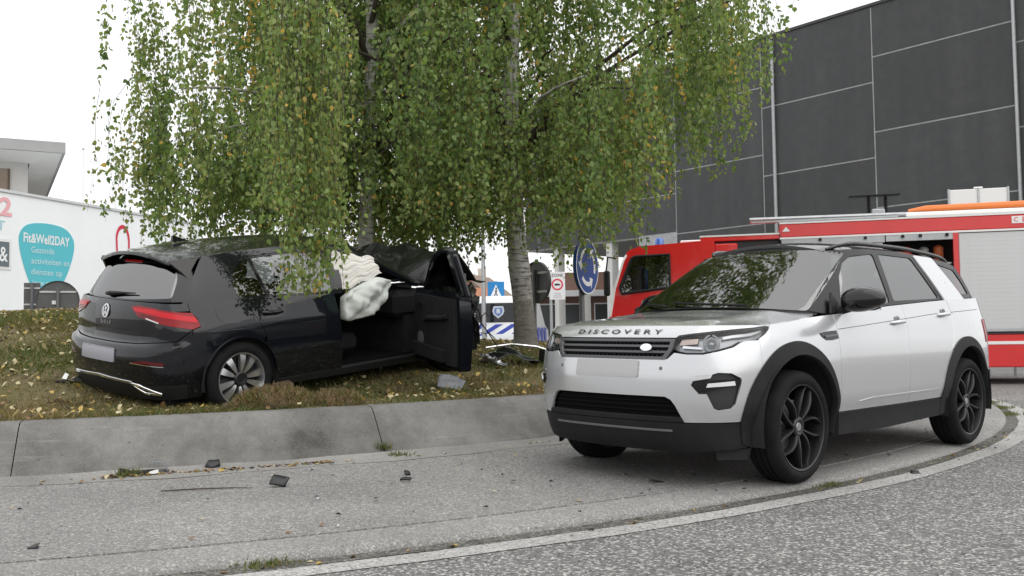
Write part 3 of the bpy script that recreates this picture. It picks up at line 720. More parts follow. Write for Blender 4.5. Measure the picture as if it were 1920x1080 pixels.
# main grille
GB = [(.455,.818),(.500,.885),(.512,.948),(-.512,.948),(-.500,.885),(-.455,.818)]
g = panel('grille', suv, SUVT, GB, DARK_VOID, res=.07, off=-.045, skirt=0)
fr_in = [(.435,.838),(.472,.885),(.480,.932),(-.480,.932),(-.472,.885),(-.435,.838)]
GREY_MET = mat('grille_grey', (.10,.10,.105), .32, .6)
panel('grille_frame', g, SUVT, GB, GREY_MET, holes=[fr_in], res=.06, off=.002, skirt=.05)
for z0 in (.862,.899):
    e = np.interp(z0, [.838,.885,.932], [.435,.472,.480])
    panel('grille_bar', g, SUVT, [(e,z0),(e,z0+.014),(-e,z0+.014),(-e,z0)], GREY_MET, res=.08, off=-.006, skirt=.03)
mb = MB(); rows = [(.848,.013),(.882,.012),(.921,.012)]
for zc, hh in rows:                                             # honeycomb web
    k = 0
    for u0 in np.arange(-.45,.451,.034):
        ring_ = []
        for rad in (1.0,.74):
            uu = np.array([u0 + .0195*rad*cos(radians(60*i)) for i in range(6)]); zz = np.array([zc + hh*1.05*rad*sin(radians(60*i)) for i in range(6)])
            P, n_, _ = skin_eval(SUVT, uu, zz, CAR_C); ring_.append((P - n_*.018)); 
            if rad < 1: ring_.append(P - n_*.035)
        V = np.vstack(ring_)*[-1,1,1]
        F_ = [(i,(i+1)%6,(i+1)%6+6,i+6) for i in range(6)] + [(i+6,(i+1)%6+6,(i+1)%6+12,i+12) for i in range(6)]
        mb.add(V, F_)
mb.build('grille_mesh', BLACK_PLASTIC, g, smooth=False)
# oval badge on the grille
P, n_, _ = skin_eval(SUVT, np.array([.309]), np.array([.893]), CAR_C)
def on_skin_disc(S, u0, z0, ru, rz, off, n=24, depth=.012):
    V = []; 
    uu = np.array([u0 + ru*cos(2*pi*i/n) for i in range(n)] + [u0]); zz = np.array([z0 + rz*sin(2*pi*i/n) for i in range(n)] + [z0])
    P, n_, _ = skin_eval(S, uu, zz, CAR_C)
    A = P + n_*(off - .003); A[-1] += n_[-1]*.004; B = P[:-1] + n_[:-1]*(off - depth)
    V = np.vstack([A, B])*[-1,1,1]
    F_ = [(n, i, (i+1)%n) for i in range(n)] + [(i, n+1+i, n+1+(i+1)%n, (i+1)%n) for i in range(n)]
    return V, F_
bd = MB(); bd.add(*on_skin_disc(SUVT, .309, .893, .044, .0225, .012, depth=.05)); bd.build('badge', CHROME, g, smooth=50)
# number plate: plain
PL = [(.262,.705),(.262,.812),(-.262,.812),(-.262,.705)]
panel('number_plate', suv, SUVT, fillet(PL,.012), mat('plate_white', (.42,.42,.43), .4), res=.08, off=.012, skirt=.014)
for u in (.43,-.43):                                            # parking sensors
    mb = MB(); mb.add(*on_skin_disc(SUVT, u, .765, .012, .012, .004, 12)); mb.build('parking_sensor', GREY_PLASTIC, suv)
for sg in (1,-1):                                               # headlamps
    o_l = [(sg*u, z) for u, z in LAMP]
    hlp = panel('headlight', suv, SUVT, o_l, mat('lamp_housing', (.42,.43,.44), .3, .5), res=.04, off=-.05, skirt=0)
    panel('lamp_bezel', hlp, SUVT, o_l, GLOSS_BLACK, holes=[[(sg*(.006+u*.984+.003), .004+z*.995+(.006 if z<.93 else -.006)) for u, z in LAMP]], res=.03, off=.0, skirt=.055)
    mb = MB()
    def lamp_ring(u0,z0,r0,r1,o0,o1,n=30,a0=0,a1=360):
        A = [radians(a0+(a1-a0)*i/n) for i in range(n+1)]
        R_ = []
        for r_, o_ in ((r0,o0),((r0+r1)/2,max(o0,o1)+.006),(r1,o1)):
            P, n_, _ = skin_eval(SUVT, np.array([sg*u0 + sg*r_*cos(a) for a in A]), np.array([z0 + r_*sin(a) for a in A]), CAR_C); R_.append(P + n_*o_)
        V = np.vstack(R_)*[-1,1,1]; n1 = n+1
        return V, [(k*n1+i, k*n1+i+1, (k+1)*n1+i+1, (k+1)*n1+i) for k in range(2) for i in range(n)]
    mb.add(*lamp_ring(.768,.927,.060,.048,-.018,-.018,30,100,360+80)); mb.add(*lamp_ring(.768,.927,.047,.030,-.03,-.045))
    mb.build('lamp_ring', mat('lamp_light_guide', (.80,.82,.84), .15, .2), hlp, smooth=60)
    mb = MB()
    mb.lathe([(0,.0),(.014,-.002),(.024,-.010),(.029,-.022)], 20, 'x')
    P, n_, _ = skin_eval(SUVT, np.array([sg*.768]), np.array([.927]), CAR_C)
    c = (P[0]-n_[0]*.018)*[-1,1,1]; M_ = Matrix.Translation(c) @ Vector(n_[0]*[-1,1,1]).to_track_quat('X','Z').to_matrix().to_4x4()
    mb.V = xform(mb.V, M_).tolist(); mb.build('projector_lens', mat('projector_glass', (.35,.38,.40), .05, .5, coat=1), hlp, smooth=60)
    # light signature strip and the amber-tinted inner reflector
    sig = [(.85,.950),(.93,.962),(1.08,.975),(1.19,1.000),(1.19,1.008),(1.06,.990),(.93,.980),(.85,.968)]
    panel('light_strip', hlp, SUVT, [(sg*u,z) for u,z in sig], mat('lamp_light_guide'), res=.03, off=-.02, skirt=.02)
    panel('chrome_strip', hlp, SUVT, [(sg*u,z) for u,z in [(.56,.895),(.70,.888),(.70,.900),(.565,.912)]], CHROME, res=.03, off=-.02, skirt=.02)
    panel('indicator', hlp, SUVT, [(sg*u,z) for u,z in [(.535,.915),(.67,.925),(.675,.960),(.55,.955)]], mat('indicator_reflector', (.62,.50,.44), .25, .5), res=.03, off=-.025, skirt=.02)
    panel('lamp_cover', hlp, SUVT, [(sg*(.003+u*.992+.002), .003+z*.997+(.003 if z<.93 else -.003)) for u, z in LAMP], LAMP_GLASS, res=.04, off=-.001, skirt=0)
    # fog lamp pod
    fo = [(sg*u, z) for u, z in FOG]
    fg = panel('fog_lamp_pod', suv, SUVT, fo, mat('pod_black', (.02,.02,.021), .45), res=.03, off=-.028, skirt=0)
    panel('pod_blade', fg, SUVT, [(sg*u,z) for u,z in [(.640,.664),(.650,.684),(.80,.697),(.948,.700),(.94,.668),(.84,.655),(.71,.628),(.685,.628)]], GLOSS_BLACK, res=.03, off=.006, skirt=.035)
    panel('fog_light', fg, SUVT, [(sg*u,z) for u,z in [(.725,.652),(.735,.676),(.90,.690),(.905,.664)]], mat('fog_lens', (.78,.80,.82), .18, .35), res=.03, off=.011, skirt=.02)
    panel('bumper_crease', suv, SUVT, [(sg*u,z) for u,z in [(.66,.722),(.745,.728),(.745,.735),(.66,.727)]], SILVER, res=.04, off=.005, skirt=.01)
# arch cladding, sill cladding
cl_o = [p for p in FAo(-8,176,36)]
cl_i = [p for p in FAi(-12,177,36)]
front_clad = [(s,z) for s,z in cl_o] + [(-.545,.30),(-.47,.27)] + cl_i[::-1] + [(.448,.27),(.482,.27)]
panel('arch_cladding', suv, SUVT, syz(front_clad), TRIM, mirror=True, res=.04, off=.010, skirt=.05)
rear_clad = [p for p in RAo(180,0,36)] + [(3.20,.40)] + [p for p in RAi(-12,190,36)] + [(2.18,.29)]
panel('arch_cladding', suv, SUVT, syz(rear_clad), TRIM, mirror=True, res=.04, off=.010, skirt=.05)
panel('sill_cladding', suv, SUVT, syz([(.486,.27),(.486,.425),(1.3,.425),(2.164,.425),(2.17,.29),(1.3,.268)]), TRIM, mirror=True, res=.08, off=.006, skirt=.06)
# doors
BL = 1.555
fd = panel('front_door', suv, SUVT, syz([(DL+gap,.432)] + [hl(s,.004) for s in (DL+gap,.8,1.1,1.3,1.56)] + [(BL-gap+.02,.98),(BL-gap,.80),(BL-gap,.432)]), SILVER, mirror=True, res=.06)
rd_ = panel('rear_door', suv, SUVT, syz([(BL+gap,.432),(BL+gap,.80),(BL+gap+.02,.98)] + [hl(s,.004) for s in (1.567,1.8,2.1,2.42)] + [(2.47,1.10),(2.44,.98),(2.36,.835)] + [p for p in RAo(128,176,14)]), SILVER, mirror=True, res=.06)
q = panel('rear_quarter_panel', suv, SUVT, syz([(2.365,.828),(2.447,.98),(2.477,1.10),hl(2.427,.004)] + [hl(s,.004) for s in (2.7,3.0,3.2)] + [(3.42,1.24),(3.46,.86),(3.24,.62)] + [p for p in RAo(22,126,24)]), SILVER, mirror=True, res=.06)
RS = rearward(SUVT); rl = SP.len
wq = lambda s: rl - su(s)
lamp_r = [(wq(3.18),.86),(wq(3.16),1.06),(.42,1.08),(.42,.90)]
panel('tailgate', suv, RS, [(.70,.62),(.72,1.24),(-.72,1.24),(-.70,.62)], SILVER, res=.09)
panel('rear_bumper', suv, RS, [(wq(3.235),.61),(.71,.61),(-.71,.61),(-wq(3.235),.61),(-wq(3.23),.44),(-.8,.36),(.8,.36),(wq(3.23),.44)], TRIM, res=.09, off=.008, skirt=.04)
for sg in (1,-1):
    panel('tail_light', suv, RS, [(sg*u,z) for u,z in lamp_r], mat('red_lens', (.24,.004,.008), .2, spec=.3, coat=.2), res=.05, off=.006, skirt=.02)
for i, sg in enumerate((1,-1)):
    for dd, s0, z0 in ((fd[i],1.415,1.045),(rd_[i],2.285,1.105)):
        mb = MB(); 
        ys = float(SUVT(su(s0), z0)[1])
        path = [(-(s0+t*.11), sg*(ys + .034*(1-abs(t)**4) - .004), z0 + t*.006) for t in np.linspace(-1,1,11)]
        mb.tube(path, [.010,.013,.015,.016,.017,.017,.017,.016,.015,.013,.010], 8); mb.build('door_handle', SILVER, dd, smooth=60)
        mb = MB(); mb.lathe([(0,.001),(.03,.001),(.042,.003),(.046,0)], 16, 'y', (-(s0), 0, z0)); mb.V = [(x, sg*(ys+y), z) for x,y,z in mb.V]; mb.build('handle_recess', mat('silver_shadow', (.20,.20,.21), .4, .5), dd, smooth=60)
# waist crease and side vent
panel('side_vent', suv, SUVT, syz([(.262,.972),(.335,.982),(.466,.990),(.478,.935),(.40,.925),(.325,.925),(.285,.945)]), GLOSS_BLACK, mirror=True, res=.04, off=.005, skirt=.012)
panel('vent_blade', suv, SUVT, syz([(.30,.953),(.465,.965),(.468,.955),(.315,.943)]), GREY_PLASTIC, mirror=True, res=.04, off=.012, skirt=.01)
panel('waist_strip', suv, SUVT, syz([(DL+.01,1.000),(1.3,1.053),(2.1,1.108),(3.1,1.150),(3.1,1.146),(2.1,1.104),(1.3,1.049),(DL+.01,.996)]), mat('waist_line_dark', (.03,.03,.032), .6), mirror=True, res=.06, off=.0015, skirt=0)  # thin dark line laid flat along the waist crease
panel('door_crease', suv, SUVT, syz([(.75,.492),(.95,.510),(2.1,.514),(2.1,.508),(.95,.498)]), SILVER, mirror=True, res=.06, off=.006, skirt=.01)
# hood
us_ = np.linspace(0, su(.52), 120); RIM = SUVT(us_, suv_hoodline(SUVT(us_, np.full_like(us_,1.0))[:,0]))
s0h = RIM[0,0]
def HOOD(s, y):
    s = np.asarray(s,float); y = np.asarray(y,float)
    yr = np.interp(s, RIM[:,0], RIM[:,1]); zr = np.interp(s, RIM[:,0], RIM[:,2])
    t = np.clip((s-s0h)/.5, 0, 1.6); cr = .052*(1-np.exp(-t*3.0)) + .012*t
    k = np.clip(np.abs(y)/np.maximum(yr,.05), 0, 1)
    rid = .010*np.exp(-((k-.66)/.13)**2)*np.clip((s-s0h)/.25,0,1)
    return np.stack([s, y, zr + cr*(1-k**2.3) + rid], -1)
rear_h = SUVG(np.linspace(-SG.us(.415), SG.us(.415), 31), np.full(31,1.125))[:, :2]
hp = [(float(a)+.004, float(b_)-.003) for a, b_ in RIM[2::6][:, :2] if a < .36]
hood_out = [(a,-b_) for a,b_ in hp[::-1]] + [(s0h+.003,0)] + hp + [(float(a)-.018, float(b_)) for a,b_ in rear_h[::-1] if abs(b_) < .83]
panel('hood', suv, HOOD, hood_out, SILVER, res=.05, skirt=.018)
V, F_ = text_mesh('DISCOVERY', .062, .0, 1.62, bold=.0012)
xs = V[:,0]/(V[:,0].max()-V[:,0].min())*.735
P, n_, _ = skin_eval(SUVT, xs*1.0+.03, .990+V[:,1]*.62, CAR_C)
letters('letter', (P+n_*.004)*[-1,1,1], F_, mat('letter_dark', (.03,.03,.033), .3), suv)
lip = [(u-.004, z+.006) for u, z in LAMP[12:]][::-1]
lipL = [(.515,.957)] + lip[:-1] + [(1.255,1.030)]
panel('hood_lip', suv, SUVT, lipL + [(u,1.0305) for u in np.linspace(1.1,-1.1,23)] + [(-u,z) for u,z in lipL[::-1]], SILVER, res=.05, skirt=.012)
# cowl
panel('cowl_panel', suv, SUVG, [(SG.us(.44),1.10),(SG.us(.44),1.128)] + [(u, 1.14) for u in np.linspace(.7,-.7,9)] + [(-SG.us(.44),1.128),(-SG.us(.44),1.10),(-.4,1.09),(.4,1.09)], BLACK_PLASTIC, res=.08, off=-.004, skirt=0)
# windscreen
wy = lambda y, z: (1 if y >= 0 else -1)*SUVG.uy(abs(y), z)
zt = lambda y: 1.555 + .072*(1-(y/.70)**2)
zb = lambda y: 1.160 - .035*(abs(y)/.78)**2
ws = [(wy(y, zb(y)), zb(y)) for y in np.linspace(-.765,.765,17)] + [(wy(y, zt(y)), zt(y)) for y in np.linspace(.637,-.637,15)]
panel('windscreen', suv, SUVG, fillet(ws,.02,2), SCREEN_GLASS, res=.07, skirt=.006)
# A pillars and side frame, gloss black, with window openings
ga = lambda pts: [(SUVG.us(s,z), z) for s,z in pts]
ap_u = lambda z, y: SUVG.uy(y, z)
zts = np.linspace(1.125,1.555,8)
apf = [(SUVG.uy(np.interp(z,[1.125,1.555],[.770,.642]), z), z) for z in zts]
re_ = [(s, float(suv_roofedge(s))-.004) for s in (1.02,1.2,1.5,2.0,2.5,2.9,3.2)]
frame = apf + ga(re_) + ga([(3.30,1.49),(3.38,1.25)]) + ga([hl(s,-.002) for s in (3.2,2.7,2.3,1.8,1.3,.9,.6,.47)])
GF = fillet([(.66,1.150),(.86,1.375),(1.03,1.492),(1.17,1.546),(1.52,1.578),(1.395,1.190),(.95,1.158)], .035)
GR = fillet([(1.605,1.580),(2.17,1.572),(2.325,1.250),(2.30,1.235),(1.465,1.205)], .035)
GD = fillet([(2.63,1.545),(2.86,1.285),(3.13,1.285),(3.02,1.50)], .03)
panel('window_frame', suv, SUVG, frame, SATIN_BLACK, holes=[ga(GF), ga(GR), ga(GD)], res=.06, mirror=True, skirt=.02)
for nm, gg in (('front_window',GF),('rear_window',GR),('quarter_window',GD)):
    panel(nm, suv, SUVG, ga(gg), SIDE_GLASS, res=.08, off=-.006, skirt=0, mirror=True)
panel('pillar_cover', suv, SUVG, ga(fillet([(2.235,1.592),(2.43,1.200),(2.89,1.215),(2.60,1.585)],.02)), SILVER, res=.06, off=.012, skirt=.016, mirror=True)
for sg in (1,-1):
    P, n_, _ = skin_eval(SUVG, np.array([SUVG.us(2.62,1.36)*sg]), np.array([1.36]), CAR_C)
    mb = MB(); mb.add(*on_skin_disc(SUVG, SUVG.us(2.60,1.37)*sg, 1.37, .022, .022, .012, 16)); mb.build('pillar_badge', GREY_PLASTIC, suv)
# roof
hd_ = [(float(SUVG(wy(y, zt(y)), zt(y))[0])+.006, y) for y in np.linspace(-.62,.62,15)]
sr_ = np.linspace(1.05,3.25,16); ye = np.array([float(SUVG(SUVG.us(s, float(suv_roofedge(s))), float(suv_roofedge(s)))[1]) for s in sr_])
SRX = np.concatenate([[.93,1.0], sr_, [3.42]]); YRX = np.concatenate([[.66,ye[0]], ye, [ye[-1]*.97]])
def ROOF(s, y):
    s = np.asarray(s,float); y = np.asarray(y,float)
    yr = np.interp(s, SRX, YRX); k = np.clip(np.abs(y)/yr, 0, 1)
    return np.stack([s, y, suv_roofedge(s) + .072*(1-k**2.2) - .012*np.clip((k-.9)/.1,0,1)**2], -1)
ro_ = hd_ + [(float(s), float(y)) for s,y in zip(sr_, ye)] + [(3.43,.5),(3.46,0),(3.43,-.5)] + [(float(s), -float(y)) for s,y in zip(sr_[::-1], ye[::-1])]
panel('roof', suv, ROOF, ro_, GLOSS_BLACK, res=.07, skirt=.03)
panel('sunroof', suv, ROOF, fillet([(1.25,.5),(1.25,-.5),(2.7,-.48),(2.7,.48)],.06), GLOSS_BLACK, res=.09, off=.004, skirt=.006)
panel('tailgate_glass', suv, rearward(SUVG), fillet([(.62,1.26),(.66,1.48),(-.66,1.48),(-.62,1.26)],.05), SIDE_GLASS, res=.09, off=.002, skirt=.01)
for sg in (1,-1):                                               # roof rails
    pth = []
    for t in np.linspace(0,1,26):
        s = 1.10 + 1.98*t; e = min(t,1-t)/.09; lift = .034*min(1,e)**.5 if e < 1 else .034
        pth.append((-s, sg*(float(np.interp(s,SRX,YRX))-.035), float(suv_roofedge(s))+.004+lift))
    MB().tube(pth, [.012+.006*min(1,i/3,(25-i)/3) for i in range(26)], 8).build('roof_rail', GLOSS_BLACK, suv, smooth=60)
# mirrors
def mirror_shell(sg):
    V = []; fo = .0 if sg > 0 else .22; fy = 0. if sg > 0 else .10; n, mm = 20, 12; c = (.70,.0,1.185)      # the far mirror is folded in
    for i in range(mm+1):
        ph = -pi/2 + pi*i/mm
        for k in range(n):
            t = 2*pi*k/n
            sx = np.sign(cos(t))*abs(cos(t))**.8; sz = np.sign(sin(t))*abs(sin(t))**.75
            a = sin(ph); rr_ = abs(cos(ph))**.55
            yy = 1.035 + .150*a
            wz = .096*(1-.18*max(0,a))*(1 - .12*a); 
            back = .035 if sx > 0 else .115
            V.append((-(.66 + fo + rr_*sx*back*(1-.25*a)) , sg*(yy-fy), 1.195 + .01*a + rr_*sz*wz*(.80 if sz < 0 else 1.0)))
    F_ = [(i*n+k, i*n+(k+1)%n, (i+1)*n+(k+1)%n, (i+1)*n+k) for i in range(mm) for k in range(n)]
    return V, F_
for sg in (1,-1):
    mb = MB(); mb.add(*mirror_shell(sg)); o = mb.build('door_mirror', GLOSS_BLACK, suv, smooth=70)
    MB().tube([(-.60,sg*.83,1.125),(-.625,sg*.89,1.135),(-.65,sg*.97,1.155)], [.05,.034,.03], 10).build('mirror_arm', BLACK_PLASTIC, o)
    mb = MB(); mb.prism([(.47,1.108),(.66,1.135),(.585,1.255)], lambda a,b_: (-a, sg*(.868-(b_-1.11)*.42), b_), lambda a,b_: (-a, sg*(.885-(b_-1.11)*.42), b_)); mb.build('mirror_sail', BLACK_PLASTIC, o)
    mb = MB(); mb.prism([(.95,1.125),(1.13,1.125),(1.14,1.25),(.945,1.26)], lambda a,b_: (-.690-(0 if sg > 0 else .2), sg*(a-(0 if sg > 0 else .1)), b_), lambda a,b_: (-.700-(0 if sg > 0 else .2), sg*(a-(0 if sg > 0 else .1)), b_)); mb.build('mirror_glass', CHROME, o)
# wipers, antenna
for sg, y0, y1 in ((1,.38,-.28),(1,-.30,-.62)):
    pth = [(y0+(y1-y0)*t, 1.155+.03*t) for t in np.linspace(0,1,9)]
    P = np.array([SUVG(wy(y,z), z) for y,z in pth])*[-1,1,1] + [.012,0,.014]
    MB().tube(P, .009, 6).build('wiper', BLACK_PLASTIC, suv)
mb = MB(); mb.prism([(2.98,0),(3.16,0),(3.15,.05),(3.10,.06)], lambda a,b_: (-a,-.012,1.615+b_-(a-2.98)*.12), lambda a,b_: (-a,.012,1.615+b_-(a-2.98)*.12)); mb.build('antenna_fin', GLOSS_BLACK, suv)
# inner body: floor, arch liners, dashboard, seats, steering wheel
LIN = mat('cabin_dark', (.035,.034,.033), .8, var=.3, vs=6)
mb = MB(); mb.box(-3.40,.45,-.70,.70,.27,.36); mb.box(-2.2,-.55,-.86,.86,.30,.42); mb.box(.2,.66,-.42,.42,.36,.78); mb.build('underbody', DARK_VOID, suv)
for s0 in (0,2.741):
    for sg in (1,-1):
        mb = MB(); A = [radians(-14+208*i/24) for i in range(25)]
        V = [(-(s0+.47*cos(a)), sg*yy, .385+.47*sin(a)) for yy in (.55,.925) for a in A]
        mb.add(V, [(i,i+1,i+26,i+25) for i in range(24)])
        mb.add([(-(s0+.47*cos(a)), sg*.55, .385+.47*sin(a)) for a in A], [tuple(range(25))])
        mb.build('arch_liner', mat('liner_black', (.012,.012,.012), .9), suv, smooth=40)
mb = MB(); mb.tube([(-.50,-.74,1.06),(-.46,-.4,1.09),(-.44,0,1.10),(-.46,.4,1.09),(-.50,.74,1.06)], .09, 10); mb.box(-.95,-.40,-.74,.74,.95,1.08,.03); mb.build('dashboard', LIN, suv)
mb = MB(); A = [2*pi*i/20 for i in range(21)]
mb.tube([(-(.95+.07*sin(a)), .37+.18*cos(a), 1.06+.17*sin(a)) for a in A], .014, 8); mb.build('steering_wheel', LIN, suv)
SEAT = mat('seat_leather', (.06,.057,.055), .6, var=.2, vs=8)
for y0 in (.37,-.37):
    mb = MB(); mb.box(-1.75,-1.30,y0-.24,y0+.24,.55,.72,.05)
    V0 = MB().box(-.07,.07,-.24,.24,0,.62,.05); V0.box(-.05,.05,-.13,.13,.66,.84,.04)
    M_ = Matrix.Translation((-1.72,y0,.70)) @ Matrix.Rotation(radians(-14),4,'Y'); mb.add(xform(V0.V, M_), V0.F); mb.build('front_seat', SEAT, suv)
mb = MB(); mb.box(-2.75,-2.3,-.62,.62,.58,.74,.05)
for y0 in (-.42,0,.42):
    V0 = MB().box(-.07,.07,-.2,.2,0,.55,.05); V0.box(-.05,.05,-.12,.12,.58,.74,.04)
    M_ = Matrix.Translation((-2.72,y0,.72)) @ Matrix.Rotation(radians(-14),4,'Y'); mb.add(xform(V0.V, M_), V0.F)
mb.build('rear_seat', SEAT, suv)
# wheels
BLACK_RIM = mat('black_rim', (.009,.009,.0095), .42, .1, coat=.15)
def tyre_mesh(R, rw, w, n=64):
    h = w/2
    prof = [(rw,-h*.86),(rw+.012,-h*.96),(rw+(R-rw)*.45,-h*1.02),(R-.028,-h*.93),(R-.008,-h*.76)]
    for a in (-.42,-.06,.30):
        prof += [(R,h*(a-.26)),(R,h*(a+.00)),(R-.008,h*(a+.01)),(R-.008,h*(a+.08))]
    prof += [(R,h*.40),(R-.008,h*.76),(R-.028,h*.93),(rw+(R-rw)*.45,h*1.02),(rw+.012,h*.96),(rw,h*.86)]
    mb = MB(); mb.lathe(prof, n, 'y'); return mb
def suv_wheel(loc, sg):
    t = tyre_mesh(.367, .280, .235); t.V = [(x+loc[0], y+loc[1], z+loc[2]) for x,y,z in t.V]
    wh = t.build('wheel', RUBBER, suv, smooth=45)
    mb = MB(); mb.lathe([(.286,.098),(.280,.110),(.270,.106),(.264,.08),(.250,.0),(.250,-.09),(.28,-.1)], 56, 'y')
    Vv = []
    for k in range(5):                                         # five pairs of curved spokes
        for side_ in (-1, 1):
            for j, t in enumerate(np.linspace(0,1,7)):
                pass
            sec = []
            for t in np.linspace(0,1,8):
                r = .055 + .213*t; a = radians(72*k + 90 + side_*(9 + 9*t - 4*t*t) + 14*t*t*side_ + 9*t); wd = (.020 + .006*t)/max(r,.06)*.5*1.0
                yo = .075 + .016*sin(pi*min(t*1.1,1)) + .010*t
                sec.append([(r*cos(a-wd), yo-.006, r*sin(a-wd)),(r*cos(a-wd*.45), yo+.006, r*sin(a-wd*.45)),(r*cos(a+wd*.45), yo+.006, r*sin(a+wd*.45)),(r*cos(a+wd), yo-.006, r*sin(a+wd)),(r*cos(a+wd), yo-.045, r*sin(a+wd)),(r*cos(a-wd), yo-.045, r*sin(a-wd))])
            V = [p for s_ in sec for p in s_]
            mb.add(V, [(i*6+q_, i*6+(q_+1)%6, (i+1)*6+(q_+1)%6, (i+1)*6+q_) for i in range(7) for q_ in range(6)])
    mb.lathe([(.066,.045),(.066,.078),(.05,.086),(.034,.082),(.034,.076),(0,.076)], 24, 'y')
    M_ = Matrix.Translation(loc) @ (Matrix.Rotation(pi,4,'Z') if sg < 0 else Matrix.Identity(4)) @ Matrix.Rotation(radians(20),4,'Y')
    mb.V = xform(mb.V, M_).tolist(); mb.build('rim', BLACK_RIM, wh, smooth=40)
    mb = MB(); mb.lathe([(0,.020),(.17,.020),(.175,.015),(.175,-.01)], 40, 'y'); mb.V = xform(mb.V, M_).tolist(); mb.build('brake_disc', mat('brake_steel', (.22,.215,.21), .4, .8), wh, smooth=40)
    mb = MB(); mb.lathe([(0,.083),(.026,.083),(.029,.079)], 20, 'y'); mb.V = xform(mb.V, M_).tolist(); mb.build('hub_cap', mat('cap_grey', (.3,.31,.32), .3, .6), wh)
for s0 in (0,2.741):
    for sg in (1,-1): suv_wheel((-s0, sg*.812, .367), sg)
# ------------------------------------------------------------------ black hatchback: skin
GP = Plan([(-.86,0),(-.84,.3),(-.76,.58),(-.6,.76),(-.35,.85),(0,.878),(.8,.885),(1.6,.889),(2.3,.892),(2.7,.888),(2.95,.868),(3.15,.815),(3.29,.70),(3.37,.50),(3.41,.25),(3.42,0)])
_GF = pchip([.1,.25,.45,.7,.8,.9,1.0],[.12,.03,0,.03,.08,.18,.3])
_GR = pchip([.12,.22,.30,.42,.52,.60,.645,.675,.72,.80,.88,.94,.985,1.02],[.16,.08,.03,0,.0,.012,.035,.075,.085,.088,.095,.112,.135,.16])
_GS = pchip([.12,.20,.30,.38,.48,.62,.72,.785,.80,.83,.88,.95,1.02],[.10,.07,.04,.022,.008,0,.004,.012,.018,.026,.040,.060,.085])
GOLT = Tub(GP, _GF, _GR, lambda s, z: _GS(z))
GG = Plan([(.12,0),(.14,.25),(.20,.5),(.30,.66),(.44,.755),(.7,.80),(1.2,.825),(1.9,.832),(2.4,.825),(2.8,.80),(3.02,.745),(3.16,.62),(3.24,.4),(3.275,.2),(3.285,0)])
_qf = pchip([.90,.96,1.1,1.25,1.38,1.46],[-.02,.12,.45,.78,1.04,1.25])
_qr = pchip([.90,.985,1.1,1.2,1.3,1.38,1.44],[3.315,3.285,3.215,3.145,3.065,2.99,2.93])
_qk = pchip([.90,.97,1.1,1.2,1.3,1.37,1.44],[1.018,1.0,.945,.885,.81,.745,.66])
GOLG = House(GG, _qf, _qr, _qk)
def gol_belt(s):
    return np.interp(s, [.2,.8,1.6,2.2,2.5,2.8,3.3],[.93,.945,.965,.982,.985,.985,.985])
def gol_roofedge(s):
    return pchip([.9,1.1,1.4,1.8,2.3,2.7,2.95,3.1],[1.315,1.355,1.388,1.398,1.382,1.350,1.322,1.30])(s)
# ------------------------------------------------------------------ crashed black hatchback
m, nt, b = node_mat('black_paint'); L = nt.links.new
b.inputs['Base Color'].default_value = (.0045,.0055,.0080,1); b.inputs['Metallic'].default_value = .0; b.inputs['Roughness'].default_value = .4; b.inputs['Specular IOR Level'].default_value = .05
b.inputs['Coat Weight'].default_value = 1; b.inputs['Coat IOR'].default_value = 1.5
tc = N(nt,'ShaderNodeTexCoord'); nz = N(nt,'ShaderNodeTexNoise', i_Scale=9., i_Detail=7.0, i_Roughness=.75); L(tc.outputs['Object'], nz.inputs['Vector'])
mr = N(nt,'ShaderNodeMapRange', i_1=.3, i_2=.75, i_3=.015, i_4=.09); L(nz.outputs['Fac'], mr.inputs[0]); L(mr.outputs[0], b.inputs['Coat Roughness'])
BLK = m
def golf_frame(X, Y, Z, hd, pi_, ro):
    f = np.array([cos(hd)*cos(pi_), sin(hd)*cos(pi_), sin(pi_)]); l0 = np.array([sin(hd), -cos(hd), 0]); u0 = np.cross(l0, f)
    l = l0*cos(ro)+u0*sin(ro); u = -l0*sin(ro)+u0*cos(ro); lf = -l
    return Matrix(((f[0],lf[0],u[0],X),(f[1],lf[1],u[1],Y),(f[2],lf[2],u[2],Z),(0,0,0,1)))
gol = empty('hatchback_car', label='crashed black hatchback with its front door open on the grass island', cat='car')
gol.matrix_world = golf_frame(-1.255, 10.501, .734, radians(50.02), radians(5.7), radians(-5.81))
CAR_G = np.array([1.5,0,.6])
gu = lambda s: GP.us(s)
gsz = lambda pts: [(gu(s), z) for s, z in pts]
GRS = rearward(GOLT); GL = GP.len
gw = lambda s: GL - gu(s)
gy = lambda y: GL - GP.uy(y, True)
GGS = rearward(GOLG); GGL = GG.len
hsz = lambda pts: [(GOLG.us(s,z), z) for s, z in pts]
hy = lambda y, z: GGL - GOLG.uy(y, z, True)
def gp(name, S, ol, mt=BLK, parent=None, **k): return panel(name, parent or gol, S, ol, mt, centre=CAR_G, **k)
g_ = .003
gb = lambda s, d=0.: (s, float(gol_belt(s))-d)
GA = lambda a0,a1,n=20: arc(2.62,.320,.352,a0,a1,n)
GAf = lambda a0,a1,n=20: arc(0.,.320,.352,a0,a1,n)
